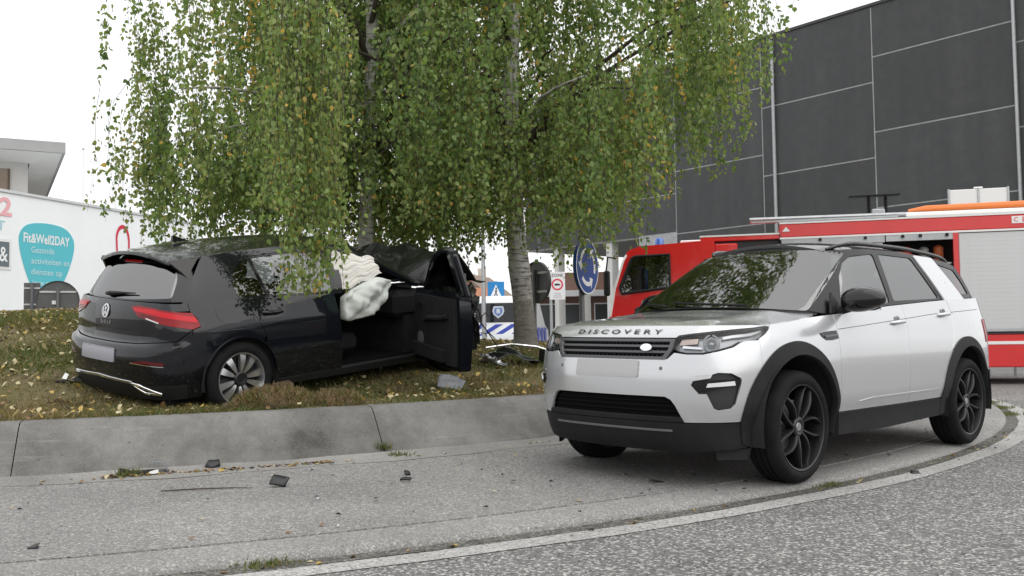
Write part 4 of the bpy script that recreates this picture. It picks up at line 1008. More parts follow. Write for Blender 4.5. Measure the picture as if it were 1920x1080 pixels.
# side panels
gp('rear_quarter_panel', GOLT, gsz([(2.582,.985),(2.500,.876),(2.433,.762),(2.385,.66)] + [] + [p for p in GA(124,28,16)] + [(3.0,.56),(3.055,.70),(3.045,.772),(2.98,.792),(3.00,.86),(3.052,.915),(3.064,.985)]), mirror=True, res=.05)
gd = gp('rear_door', GOLT, gsz([(1.528+g_,.26)] + [gb(1.60,.0)] + [gb(s) for s in (1.9,2.2,2.4,2.576)] + [(2.494,.876),(2.427,.762),(2.378,.655)] + [p for p in GA(133,172,10)] + [(2.25,.27)]), mirror=True, res=.05)
gp('sill', GOLT, gsz([(.42,.255),(2.26,.262),(2.27,.20),(.42,.19)]), BLACK_PLASTIC, mirror=True, res=.08, off=.004, skirt=.05)
gp('front_fender', GOLT, gsz([(.40,.26),(.41,.60),(.36,.85)] + [(.1,.86),(-.1,.84),(-.3,.80)] + [p for p in GAf(150,0,16)]), BLK, mirror=True, res=.06, fn=lambda u,v: -.05*np.clip((.2-(u-gu(0)))/.5,0,1)*(1+.6*np.sin(u*23+v*17)))
gp('arch_trim', GOLT, gsz([p for p in arc(2.62,.320,.365,172,8,26)] + [p for p in arc(2.62,.320,.348,8,172,26)]), BLK, mirror=True, res=.04, off=.006, skirt=.04)
# greenhouse side: C pillar, roof rail, A pillar
DLOr = [(2.600,.995),(2.640,1.08),(2.600,1.20),(2.50,1.285),(2.42,1.310)]
cp_ = [(2.585,.975)] + DLOr + [(2.42,1.322),(2.42,float(gol_roofedge(2.42)))] + [(s,float(gol_roofedge(s))) for s in (2.55,2.7,2.80)] + [(2.84,1.300),(2.945,1.166),(3.055,.99),(3.068,.972)]
gp('rear_pillar', GOLG, hsz(cp_), mirror=True, res=.05)
zA = np.linspace(.965,1.30,6)
apg = [(GOLG.uy(np.interp(z,[.965,1.30],[.70,.565]), z), z) for z in zA]
apb = [(GOLG.uy(np.interp(z,[.965,1.28],[.775,.640]), z), z) for z in np.linspace(1.27,.97,6)]
rail = [(s,float(gol_roofedge(s))) for s in (1.06,1.3,1.7,2.1,2.418)]
rail_i = [(2.418,1.322),(2.1,1.345),(1.7,1.350),(1.4,1.325),(1.15,1.275)]
gp('roof_rail', GOLG, apg + hsz(rail) + hsz(rail_i) + apb[1:], mirror=True, res=.05, skirt=.05)
gp('centre_pillar', GOLG, hsz([(1.50,.955),(1.60,.955),(1.575,1.352),(1.49,1.340)]), GLOSS_BLACK, mirror=True, res=.06, skirt=.05, off=-.006)
QG = fillet([(2.585,1.0),(2.625,1.085),(2.59,1.19),(2.495,1.27),(2.395,1.305),(2.325,1.0)],.02)
RG = fillet([(2.295,.998),(2.37,1.312),(2.1,1.335),(1.75,1.340),(1.60,1.335),(1.62,.975)],.02)
gp('window_trim', GOLG, hsz([(1.60,.958),(2.595,.985)] + DLOr + [(2.42,1.322),(2.1,1.345),(1.7,1.350),(1.58,1.345)]), GLOSS_BLACK, holes=[hsz(QG), hsz(RG)], mirror=True, res=.05, off=-.006, skirt=.015)
GOLF_GLASS = glass('hatchback_glass', (.10,.11,.11), 2.3)
gp('quarter_window', GOLG, hsz(QG), GOLF_GLASS, mirror=True, res=.06, off=-.012, skirt=0)
gp('rear_door_window', GOLG, hsz(RG), GOLF_GLASS, mirror=True, res=.06, off=-.012, skirt=0)
# roof
hdg = lambda y: 1.298 + .07*(1-(y/.62)**2)
sr_ = np.linspace(1.08,2.92,14); yg = np.array([float(GOLG(GOLG.us(s,float(gol_roofedge(s))), float(gol_roofedge(s)))[1]) for s in sr_])
GX = np.concatenate([[.92,1.0], sr_, [3.12]]); GYR = np.concatenate([[.60,yg[0]], yg, [yg[-1]*.95]])
def GROOF(s, y):
    s = np.asarray(s,float); y = np.asarray(y,float); yr = np.interp(s, GX, GYR); k = np.clip(np.abs(y)/yr,0,1)
    dent = -.10*np.exp(-((s-1.0)/.22)**2-((y-.1)/.4)**2) - .012*np.sin(s*21+y*9)*np.clip((1.45-s)/.4,0,1)
    return np.stack([s, y, gol_roofedge(s) + .078*(1-k**2.2) + dent], -1)
wyg = lambda y, z: (1 if y >= 0 else -1)*GOLG.uy(abs(y), z)
hdr = [(float(GOLG(wyg(y,hdg(y)), hdg(y))[0])+.01, y) for y in np.linspace(-.56,.56,11)]
S_SP = 2.80                                                     # spoiler joint
ri = lambda s: float(np.interp(s,GX,GYR))
roofp = hdr + [(float(s),float(y)) for s,y in zip(sr_,yg) if s < S_SP-.02] + [(S_SP,ri(S_SP)-.002),(S_SP+.10,.3),(S_SP+.125,0),(S_SP+.10,-.3),(S_SP,-ri(S_SP)+.002)] + [(float(s),-float(y)) for s,y in zip(sr_[::-1],yg[::-1]) if s < S_SP-.02]
gp('roof', GROOF, roofp, res=.06, skirt=.02)
spo = [(S_SP+.004,ri(S_SP)-.002),(S_SP+.104,.3),(S_SP+.129,0),(S_SP+.104,-.3),(S_SP+.004,-ri(S_SP)+.002),(2.90,-.60),(3.00,-.572),(3.075,-.55),(3.105,-.3),(3.115,0),(3.105,.3),(3.075,.55),(3.00,.572),(2.90,.60)]
sp_o = gp('roof_spoiler', GROOF, spo, res=.05, skirt=.028)
for sg in (1,-1):                                              # side blades of the spoiler, running down beside the glass
    P = [(2.845,.612,1.325),(3.06,.556,1.318),(3.065,.560,1.296),(3.005,.625,1.225),(2.965,.665,1.165),(2.955,.672,1.170),(2.93,.650,1.235)]
    mb = MB(); n = len(P); V = [(-s, sg*y, z) for s,y,z in P] + [(-s, sg*(y-.03), z-.006) for s,y,z in P]
    mb.add(V, [tuple(range(n)), tuple(range(n,2*n))[::-1]] + [(i,(i+1)%n,(i+1)%n+n,i+n) for i in range(n)]); mb.build('spoiler_blade', GLOSS_BLACK, sp_o)
mb = MB(); mb.add(*on_skin_disc(GROOF, 3.0, 0, .03, .14, -.03, 12, .01)); 
gp('brake_light', GGS, [(.17,1.285),(.17,1.30),(-.17,1.30),(-.17,1.285)], mat('red_lens'), sp_o, res=.06, off=.004, skirt=.01)
mb = MB()
for (s_, y_, h_, l_) in [(2.55,0,.055,.16)]:
    mb.prism([(0,0),(l_,0),(l_*.98,h_),(l_*.75,h_*.85)], lambda a,b_: (-(s_+a), -.018*(1-b_/h_*.5), 1.445+b_-.03*a), lambda a,b_: (-(s_+a), .018*(1-b_/h_*.5), 1.445+b_-.03*a))
mb.build('antenna_fin', GLOSS_BLACK, gol)
# windscreen (cracked, sagging) and tailgate
wsg = [(wyg(y,.975), .975) for y in np.linspace(-.68,.68,13)] + [(wyg(y,hdg(y)-.004), hdg(y)-.004) for y in np.linspace(.55,-.55,11)]
m, nt, b = node_mat('cracked_glass'); L = nt.links.new
b.inputs['Base Color'].default_value = (.06,.075,.07,1); b.inputs['Roughness'].default_value = .18
tc = N(nt,'ShaderNodeTexCoord'); vo = N(nt,'ShaderNodeTexVoronoi', feature='DISTANCE_TO_EDGE', i_Scale=22.); L(tc.outputs['Object'], vo.inputs['Vector'])
rp = ramp(nt, [(0,(.55,.58,.57)),(.03,(.25,.27,.26)),(.06,(.03,.035,.035))]); L(vo.outputs['Distance'], rp.inputs[0]); L(rp.outputs[0], b.inputs['Base Color'])
CRACK = m
gp('windscreen', GOLG, wsg, CRACK, res=.06, skirt=0, fn=lambda u,v: -.04-.05*np.exp(-((u-.2)/.3)**2-((v-1.12)/.12)**2)+.01*np.sin(u*31)*np.sin(v*40))
hatch_w = lambda z: gw(float(np.interp(z,[.675,.78,.86,.915,.985],[3.175,3.10,3.035,3.052,3.064])))
LAMPI = [(gy(.36),.947),(gy(.45),.957),(gy(.62),.945),(gy(.79),.920),(gw(3.045),.905),(gw(3.00),.845),(gw(2.985),.797),(gw(3.05),.777),(gy(.713),.824),(gy(.60),.850),(gy(.462),.878)]
tg = gp('tailgate', GRS, [(gw(3.170),.690),(gw(3.06),.772)] + LAMPI[7:] + LAMPI[:4] + [(gw(3.058),.922),(gw(3.068),.978)] + [(u,.986) for u in (.45,.2,0,-.2,-.45)] + [(-u,z) for u,z in ([(gw(3.068),.978),(gw(3.058),.922)] + LAMPI[:4][::-1] + LAMPI[7:][::-1] + [(gw(3.06),.772),(gw(3.170),.690)])] + [(-.5,.665),(-.25,.66),(0,.66),(.25,.66),(.5,.665)], res=.045, skirt=.012)
hw = lambda z: [hy(np.interp(z,[.985,1.16,1.30],[.742,.690,.60]), z), z]
frame_o = [hw(z) for z in (.990,1.08,1.166,1.24,1.30)]; frame_o = frame_o + [[-u,z] for u,z in frame_o[::-1]]
glass_o = fillet([(hy(.655,1.02),1.02),(hy(.615,1.16),1.16),(hy(.535,1.270),1.270),(hy(.3,1.285),1.285),(-hy(.3,1.285),1.285),(-hy(.535,1.270),1.270),(-hy(.615,1.16),1.16),(-hy(.655,1.02),1.02),(-.3,1.002),(.3,1.002)],.03)
gp('tailgate_frame', GGS, [tuple(q) for q in frame_o], BLK, tg, holes=[glass_o], res=.05, off=-.003, skirt=.02)
gp('rear_window', GGS, glass_o, glass('rear_window_glass', (.02,.02,.022), 3.0), tg, res=.06, off=-.003, skirt=0)
P = np.array([GGS(w_, z_) for w_, z_ in [(.0,1.022),(.08,1.030),(.2,1.036),(.34,1.040)]])*[-1,-1,1] + [-.016,0,.012]
MB().tube(P, [.020,.015,.009,.005], 8).build('rear_wiper', BLACK_PLASTIC, tg)
P = np.array([GGS(w_, z_) for w_, z_ in [(-.06,1.020),(.0,1.022)]])*[-1,-1,1] + [-.016,0,.012]
MB().tube(P, [.016,.022], 8).build('wiper_pivot', BLACK_PLASTIC, tg)
# round badge: ring with two letter strokes
def strip_on(S, pts, wid, off, mt, name, parent):
    mb = MB(); P2 = np.array(pts, float); d = np.gradient(P2, axis=0); d /= np.linalg.norm(d,axis=1)[:,None]; nn = np.stack([-d[:,1], d[:,0]],1)
    A = P2 + nn*wid/2; B = P2 - nn*wid/2; R_ = []
    for q, o_ in ((A,off-.006),(A,off),(B,off),(B,off-.006)):
        P, n_, _ = skin_eval(S, q[:,0], q[:,1], CAR_G); R_.append((P+n_*o_)*[-1,1,1])
    m_ = len(P2); V = np.vstack(R_); mb.add(V, [(k*m_+i, k*m_+i+1, (k+1)*m_+i+1, (k+1)*m_+i) for k in range(3) for i in range(m_-1)])
    return mb
zc = .893; rb = .050
bm_ = strip_on(GRS, [(rb*cos(t), zc+rb*sin(t)) for t in np.linspace(0,2*pi,33)], .009, .012, CHROME, 'b', tg)
badge = bm_.build('badge', CHROME, tg, smooth=False)
for pts in ([(-.022,.040),(0,.006),(.022,.040)], [(-.040,.022),(-.021,-.036),(0,-.004),(.021,-.036),(.040,.022)]):
    for a, b_ in zip(pts[:-1], pts[1:]):
        strip_on(GRS, [(a[0],zc+a[1]),((a[0]+b_[0])/2,zc+(a[1]+b_[1])/2),(b_[0],zc+b_[1])], .008, .011, CHROME, 's', badge).build('badge_stroke', CHROME, badge, smooth=False)
bk = MB(); bk.add(*on_skin_disc(GRS, 0, zc, .046, .046, .007, 20, .006)); bk.build('badge_disc', GLOSS_BLACK, badge)
V, F_ = text_mesh('GOLF', .05, 0., 1.9, bold=.0008)
V[:,0] *= .165/(V[:,0].max()-V[:,0].min())
P, n_, _ = skin_eval(GRS, -V[:,0] if False else V[:,0], .800+V[:,1]*.75, CAR_G)
# viewed from behind, the car's right is the viewer's right
P, n_, _ = skin_eval(GRS, -V[:,0], .800+V[:,1]*.75, CAR_G)
letters('letter', (P+n_*.004)*[-1,1,1], F_, CHROME, tg)
# tail lamps
RED = mat('red_lens'); RED2 = mat('red_lens_bright', (.52,.008,.016), .2, spec=.3, coat=.15)
for sg in (-1,1):
    lp = gp('tail_light', GRS, [(sg*u,z) for u,z in LAMPI], RED, res=.03, off=.006, skirt=.02)
    up_ = [(gy(.40),.938),(gy(.62),.932),(gy(.78),.906),(gw(3.02),.870),(gw(3.005),.825),(gy(.79),.862),(gy(.62),.893),(gy(.42),.915)]
    gp('lamp_band', GRS, [(sg*u,z) for u,z in up_], RED2, lp, res=.03, off=.010, skirt=.006)
    gp('lamp_divider', GRS, [(sg*u,z) for u,z in [(gy(.50),.893),(gy(.66),.868),(gy(.66),.862),(gy(.50),.885)]], GLOSS_BLACK, lp, res=.03, off=.009, skirt=.004)
    gp('reversing_light', GRS, [(sg*u,z) for u,z in [(gy(.56),.866),(gy(.70),.834),(gy(.70),.826),(gy(.56),.857)]], mat('clear_lens', (.7,.7,.72), .2), lp, res=.03, off=.010, skirt=.004)
# bumper
bpo = [(gw(2.945),.545),(gw(3.00),.56),(gw(3.052),.69),(gw(3.055),.766),(gw(3.168),.684)] + [(.5,.658),(.25,.653),(0,.653)]
bpo = bpo + [(-u,z) for u,z in bpo[::-1][1:]]
low = [(-gw(2.96),.33),(-gw(2.965),.22)] + [(u,.21) for u in np.linspace(-.8,.8,9)] + [(gw(2.965),.22),(gw(2.96),.33)]
arcr = gsz(GA(40,4,8)); arcR = [(GL-u,z) for u,z in arcr]
rb_ = gp('rear_bumper', GRS, bpo + [(-u,z) for u,z in arcR[1:]] + [(-gw(2.97),.22)] + [(u,.205) for u in np.linspace(-.8,.8,9)] + [(gw(2.97),.22)] + arcR[1:][::-1], res=.05, skirt=.02)
gp('bumper_shelf', GRS, [(.93,.655),(.80,.640),(.6,.618),(.48,.632),(0,.640),(-.48,.632),(-.6,.618),(-.80,.640),(-.93,.655),(-.78,.600),(-.6,.590),(-.44,.600),(0,.604),(.44,.600),(.6,.590),(.78,.600)], BLK, rb_, res=.04, off=.012, skirt=.02)
gp('number_plate', GRS, fillet([(.26,.50),(.26,.61),(-.26,.61),(-.26,.50)],.01), mat('plate_grey', (.30,.30,.34), .4), rb_, res=.06, off=.012, skirt=.012)
for sg in (1,-1):
    gp('reflector', GRS, [(sg*u,z) for u,z in [(gy(.48),.520),(gy(.60),.535),(gy(.74),.520),(gy(.74),.498),(gy(.60),.512),(gy(.48),.500)]], mat('reflector_red', (.10,.006,.008), .2), rb_, res=.04, off=.006, skirt=.006)
    gp('reflector_trim', GRS, [(sg*u,z) for u,z in [(gy(.46),.514),(gy(.74),.492),(gy(.74),.486),(gy(.46),.506)]], CHROME, rb_, res=.04, off=.007, skirt=.006)
    tx = [(gy(.44),.352),(gy(.52),.342),(gy(.715),.272),(gy(.715),.256),(gy(.57),.262),(gy(.52),.290)]
    ti = [(gy(.475),.332),(gy(.525),.322),(gy(.66),.274),(gy(.575),.278),(gy(.53),.300)]
    gp('exhaust_trim', GRS, [(sg*u,z) for u,z in tx], CHROME, rb_, holes=[[(sg*u,z) for u,z in ti]], res=.03, off=.012, skirt=.02)
gp('bumper_strip', GRS, [(gy(.46),.362),(gy(.46),.342),(0,.366),(-gy(.46),.342),(-gy(.46),.362),(0,.384)], CHROME, rb_, res=.06, off=.010, skirt=.012)
gp('lower_valance', GRS, [(gw(3.1),.33),(gy(.5),.33),(0,.35),(-gy(.5),.33),(-gw(3.1),.33),(-gw(3.1),.215),(gw(3.1),.215)], BLACK_PLASTIC, rb_, res=.08, off=.004, skirt=.01)
# fuel flap and handles
gp('fuel_flap', GOLT, fillet([(-u,z) for u,z in gsz([(2.845,.93),(2.64,.912),(2.60,.84),(2.63,.793),(2.79,.80),(2.83,.86)])],.04), off=.0025, res=.04, skirt=.006)
for dd, s0, z0 in ((gd[0],2.295,.852),(gd[1],2.295,.852)):
    sg = 1 if dd is gd[0] else -1
    ys = float(GOLT(gu(s0), z0)[1])
    MB().tube([(-(s0+t*.105), sg*(ys+.036*(1-abs(t)**4)-.004), z0+.004*t) for t in np.linspace(-1,1,11)], [.010,.014,.017,.018,.018,.018,.018,.018,.017,.014,.010], 8).build('door_handle', BLK, dd, smooth=60)
# underbody, liners, cabin
mb = MB(); mb.box(-3.2,.5,-.70,.70,.17,.27); mb.build('underbody', DARK_VOID, gol)
for s0 in (0,2.62):
    for sg in (1,-1):
        mb = MB(); A = [radians(-10+200*i/24) for i in range(25)]
        mb.add([(-(s0+.36*cos(a)), sg*yy, .32+.36*sin(a)) for yy in (.58,.87) for a in A], [(i,i+1,i+26,i+25) for i in range(24)])
        mb.add([(-(s0+.36*cos(a)), sg*.58, .32+.36*sin(a)) for a in A], [tuple(range(25))]); mb.build('arch_liner', mat('liner_black'), gol, smooth=40)
CLOTH = mat('seat_cloth', (.014,.0145,.0155), .85, spec=.2, var=.3, vs=9, bump=.2, bs=90)
for y0 in (.36,-.36):
    mb = MB(); mb.box(-1.62,-1.10,y0-.24,y0+.24,.34,.52,.05)
    V0 = MB().box(-.07,.07,-.24,.24,0,.58,.05); V0.box(-.045,.045,-.13,.13,.60,.78,.04)
    M_ = Matrix.Translation((-1.58,y0,.50)) @ Matrix.Rotation(radians(-20),4,'Y'); mb.add(xform(V0.V, M_), V0.F); mb.build('front_seat', CLOTH, gol)
mb = MB(); mb.box(-2.45,-2.0,-.60,.60,.40,.54,.05)
V0 = MB().box(-.07,.07,-.60,.60,0,.55,.05); M_ = Matrix.Translation((-2.42,0,.52)) @ Matrix.Rotation(radians(-22),4,'Y'); mb.add(xform(V0.V, M_), V0.F); mb.build('rear_seat', CLOTH, gol)
mb = MB(); mb.box(-.72,-.28,-.72,.72,.62,.90,.06); mb.box(-.60,-.30,-.70,.70,.25,.65); mb.build('dashboard', CLOTH, gol)
mb = MB(); mb.box(-2.6,-.3,.62,.80,.25,.93,.03); mb.box(-2.6,-1.53,-.80,-.70,.25,.93,.03); mb.box(-3.1,-2.5,-.74,.74,.28,.80,.03); mb.build('cabin_trim', CLOTH, gol)
mb = MB(); A = [2*pi*i/20 for i in range(21)]; mb.tube([(-(.80+.06*sin(a)), .36+.175*cos(a), .88+.165*sin(a)) for a in A], .015, 8); mb.build('steering_wheel', CLOTH, gol)
# airbags: hanging side curtain and a spent bag below it
BAG = mat('airbag_cloth', (.62,.60,.56), .85, var=.1, vs=7, bump=.25, bs=45)
def cloth_panel(name, TL, TR, BR, BL, nu, nv, ripple, mt, bulge, seed):
    rng = np.random.default_rng(seed); TL,TR,BR,BL = map(np.array,(TL,TR,BR,BL)); V = []
    ph = rng.uniform(0,6,6)
    for j in range(nv+1):
        for i in range(nu+1):
            u, v = i/nu, j/nv
            p = (1-v)*((1-u)*TL+u*TR) + v*((1-u)*BL+u*BR)
            d = bulge*sin(pi*u)*sin(pi*(.1+.9*v)) + ripple*(1.1*abs(sin(v*17+u*2.2+ph[0])) + 1.0*abs(sin(u*4-v*12+ph[1])) + .5*sin(v*47+u*9+ph[2]) + 1.2*sin(u*7+v*3))
            p = p + np.array([.012*sin(v*13+ph[3]), 0, .012*sin(u*15+ph[4])])
            V.append((-p[0], -(p[1]+d), p[2]))
    F_ = [(j*(nu+1)+i, j*(nu+1)+i+1, (j+1)*(nu+1)+i+1, (j+1)*(nu+1)+i) for j in range(nv) for i in range(nu)]
    o = mk(name, V, F_, mt, gol, smooth=True); sm = o.modifiers.new('s','SOLIDIFY'); sm.thickness = .012; return o
cloth_panel('curtain_airbag', (1.50,.645,1.325),(.98,.635,1.245),(.92,.715,1.085),(1.545,.80,.955), 36, 40, .0045, BAG, .02, 3)
mb = MB(); V = []; nu_, nv_ = 22, 16; rng = np.random.default_rng(9)
poly = [(1.47,.90),(1.36,.965),(1.20,1.02),(1.03,1.065),(.90,1.03),(.875,.985),(.95,.86),(1.05,.745),(1.20,.70),(1.40,.675),(1.47,.70),(1.475,.80)]
cx_, cz_ = 1.17,.87
for j in range(nv_+1):
    r = j/nv_
    for i in range(36):
        t = i/36*len(poly); k = int(t); f = t-k; a, b_ = poly[k%12], poly[(k+1)%12]
        x_, z_ = a[0]*(1-f)+b_[0]*f, a[1]*(1-f)+b_[1]*f
        px, pz = cx_+(x_-cx_)*r, cz_+(z_-cz_)*r
        d = .055*sqrt(max(0,1-r*r)) + .04*abs(sin(px*9+pz*14)) - .038*abs(sin(pz*13-px*9+1)) + .02*abs(sin(px*23-pz*9)) + .008*sin(px*50+pz*20) + .006*sin(pz*70-px*31) 
        V.append((-px, -(.80+d), pz))
F_ = [(j*36+i, j*36+(i+1)%36, (j+1)*36+(i+1)%36, (j+1)*36+i) for j in range(nv_) for i in range(36)]
V2 = V + [(x, y+.09 if False else -.76, z) for x,y,z in V[-36:]]
F_ += [(nv_*36+i, nv_*36+(i+1)%36, (nv_+1)*36+(i+1)%36, (nv_+1)*36+i) for i in range(36)]
mk('side_airbag', V2, F_, mat('airbag_grey', (.55,.58,.55), .85, var=.12, vs=8, bump=.25, bs=45), gol, smooth=True)
# open front door on the right side: own frame, hinged at the A pillar
def door_pt(d, t, z, ang=67, lean=0.):
    """d along the door from the hinge, t thickness outward (closed sense), z height -> car local"""
    a = radians(ang); hs, hyy = .43, .865
    s = hs + d*cos(a) - t*sin(a)*1.0; y = hyy + d*sin(a) + t*cos(a)
    return (-s, -y, z)
dprof = [(0,.22),(1.08,.25),(1.10,.60),(1.075,.93),(1.05,.955),(.02,.935),(0,.85)]
mb = MB(); n = len(dprof)
mb.prism(dprof, lambda a,b_: door_pt(a,.0 - .03*((b_-.6)/.4)**2,b_), lambda a,b_: door_pt(a,-.13,b_))
fdoor = mb.build('front_door', BLK, gol)
fr = [(.10,.94),(.42,1.18),(.62,1.295),(.84,1.345),(1.00,1.350),(1.045,1.30),(1.075,.94)]
lean_ = lambda z: -.30*max(0,z-.94)
mb = MB(); mb.tube([door_pt(d, -.05+lean_(z), z) for d,z in fr], .030, 8); mb.prism([(1.0,.94),(1.08,.94),(1.055,1.345),(.985,1.345)], lambda a,b_: door_pt(a,-.02+lean_(b_),b_), lambda a,b_: door_pt(a,-.10+lean_(b_),b_)); mb.build('window_frame', BLK, fdoor)
mb = MB(); gg_ = [(.14,.94),(.42,1.15),(.62,1.265),(.84,1.32),(1.0,1.325),(1.03,.94)]; mb.prism(gg_, lambda a,b_: door_pt(a,-.055+lean_(b_),b_), lambda a,b_: door_pt(a,-.060+lean_(b_),b_)); mb.build('door_glass', glass('green_glass', (.30,.42,.38), 1.7), fdoor)
mb = MB(); mb.prism([(.06,.27),(1.03,.29),(1.04,.58),(1.02,.90),(.08,.885)], lambda a,b_: door_pt(a,-.125,b_), lambda a,b_: door_pt(a,-.165,b_)); mb.build('door_trim', CLOTH, fdoor)
MB().tube([door_pt(d,-.19+.02*abs(t),.70+.05*t) for d,t in ((.35,-1),(.45,-.4),(.6,0),(.78,.3),(.90,.8))], .026, 8).build('armrest', CLOTH, fdoor)
MB().tube([door_pt(d,-.18,.80) for d in (.20,.26,.32)], .014, 6).build('inner_handle', CHROME, fdoor)
mb = MB(); mb.prism([(.12,.30),(.85,.31),(.85,.42),(.12,.42)], lambda a,b_: door_pt(a,-.16,b_), lambda a,b_: door_pt(a,-.21,b_)); mb.build('door_pocket', CLOTH, fdoor)
mb = MB(); mb.lathe([(0,.0),(.075,0),(.078,-.006)], 24, 'y', (0,0,0)); mb.V = [door_pt(.22+x, -.168-y, .45+z) for x,y,z in mb.V]; mb.build('speaker_grille', GREY_PLASTIC, fdoor)
# wrecked nose: buckled hood, bent beam, radiator support, crumpled sheet
CRUM = mat('buckled_paint', (.006,.0065,.007), .35, spec=.2, coat=.7, var=.3, vs=11)
def crumple(name, fn, nu, nv, mt, parent, th=.006):
    V = [fn(i/nu, j/nv) for j in range(nv+1) for i in range(nu+1)]
    F_ = [(j*(nu+1)+i, j*(nu+1)+i+1, (j+1)*(nu+1)+i+1, (j+1)*(nu+1)+i) for j in range(nv) for i in range(nu)]
    o = mk(name, V, F_, mt, parent, smooth=28); sm = o.modifiers.new('s','SOLIDIFY'); sm.thickness = th; return o
def hood_fn(u, v):
    s = .28 - .95*v; y = -.68+1.36*u
    z = .97 + .34*max(0,1-abs(v-.42)/.42)**.8 - .06*abs(u-.5) + .035*abs(sin(u*7+v*4)) - .03*abs(sin(u*11-v*9+1)) + .02*sin(v*13-u*5) - .18*max(0,v-.75)
    return (-(s+.05*sin(u*9)), y, z)
crumple('buckled_hood', hood_fn, 22, 20, CRUM, gol)
crumple('buckled_fender', lambda u,v: (-(-.25-.35*u+.05*sin(v*9)), -(.80-.22*u+.04*sin(v*13+u*7)), .86-.34*v+.05*sin(u*11+v*5)), 12, 12, CRUM, gol)
crumple('crushed_bumper', lambda u,v: (.42+.10*sin(u*12+v*5)+.06*sin(u*29), -.72+1.35*u, .30+.38*v+.05*sin(u*17)), 24, 8, CRUM, gol)
mb = MB(); mb.tube([(.34,-.66,.66),(.42,-.3,.70),(.30,.1,.68),(.38,.5,.72)], .045, 8); mb.tube([(.30,-.62,.34),(.36,-.58,.70),(.22,-.62,.92)], .028, 6); mb.build('bumper_beam', mat('bare_steel', (.20,.20,.205), .5, .7, var=.3, vs=14), gol)
mb = MB()
for i in range(7): 
    y_ = -.62 + i*.2; mb.box(.05,.32,y_-.07,y_+.08,.42+.05*(i%3),.75+.06*((i*2)%3),.02)
mb.build('engine_block', mat('engine_grey', (.04,.04,.042), .6, .3, var=.5, vs=16), gol)
mb = MB(); mb.box(-.02,.16,-.82,-.72,.80,.93,.01); mb.tube([(.12,-.80,.93),(.14,-.81,1.02),(.20,-.80,1.02),(.21,-.80,.86)], .012, 6); mb.build('bent_bracket', mat('bare_steel'), gol)
rng = np.random.default_rng(12)
for k in range(5):                                             # torn wires
    p0 = np.array([.20+.1*rng.random(), -.78-.05*rng.random(), .72+.2*rng.random()]); pts = [p0]
    for i in range(6): pts.append(pts[-1] + np.array([.05*rng.normal()+.03, -.02+.03*rng.normal(), -.07+.05*rng.normal()]))
    MB().tube(pts, .006, 5).build('torn_wire', BLACK_PLASTIC, gol)
# wheels
ALU = mat('machined_alloy', (.55,.56,.57), .28, .85, var=.06, vs=10); ALUB = mat('alloy_black', (.02,.02,.022), .35, .3)
def golf_wheel(loc, sg, rot=0.):
    t = tyre_mesh(.316,.222,.215); t.V = [(x+loc[0],y+loc[1],z+loc[2]) for x,y,z in t.V]; wh = t.build('wheel', RUBBER, gol, smooth=45)
    M_ = Matrix.Translation(loc) @ (Matrix.Rotation(pi,4,'Z') if sg < 0 else Matrix.Identity(4)) @ Matrix.Rotation(rot,4,'Y')
    mb = MB(); mb.lathe([(.228,.090),(.222,.100),(.214,.096),(.206,.07),(.196,.0),(.196,-.09),(.222,-.1)], 48, 'y')
    mb.V = xform(mb.V, M_).tolist(); r_ = mb.build('rim', ALU, wh, smooth=40)
    mb = MB(); mb.lathe([(0,.03),(.205,.03),(.205,.02)], 40, 'y'); mb.V = xform(mb.V, M_).tolist(); mb.build('rim_back', ALUB, wh)
    for k in range(10):
        a0 = radians(36*k + (2.5 if k % 2 else -2.5)); mb = MB(); sec = []
        for t in np.linspace(0,1,5):
            r = .058+.150*t; wd = (.012+.034*t**.7)/r*.66; yo = .074+.012*sin(pi*t)
            sec += [(r*cos(a0-wd), yo, r*sin(a0-wd)),(r*cos(a0+wd), yo-.004, r*sin(a0+wd)),(r*cos(a0+wd), yo-.04, r*sin(a0+wd)),(r*cos(a0-wd), yo-.04, r*sin(a0-wd))]
        mb.add(sec, [(i*4+q_, i*4+(q_+1)%4, (i+1)*4+(q_+1)%4, (i+1)*4+q_) for i in range(4) for q_ in range(4)] + [(0,1,2,3),(19,18,17,16)])
        mb.V = xform(mb.V, M_).tolist(); mb.build('spoke', ALU, wh, smooth=30)
    mb = MB(); mb.lathe([(.062,.03),(.062,.082),(.05,.090),(.034,.088),(.031,.084),(0,.084)], 24, 'y'); mb.V = xform(mb.V, M_).tolist(); mb.build('hub_cap', ALUB, wh, smooth=40)
golf_wheel((-2.62,-.765,.316), -1, .2); golf_wheel((-2.62,.765,.316), 1, .5); golf_wheel((-.03,-.775,.335), -1, .9); golf_wheel((-.03,.765,.316), 1, .1)
# ------------------------------------------------------------------ fire engine
RED_P = mat('fire_red', (.62,.018,.018), .25, coat=.7, var=.06, vs=2); WHITE_B = mat('band_white', (.78,.78,.77), .4)
SHUT = mat('roller_shutter', (.56,.57,.57), .42, .35, var=.05, vs=1.5); ORANGE = mat('hose_orange', (.75,.20,.04), .5)
fe = empty('fire_engine', label='red and white fire engine with roller shutters behind the silver SUV', cat='fire engine')
fe.matrix_world = plane_frame((8.61,16.97), (-.9649,.2625))
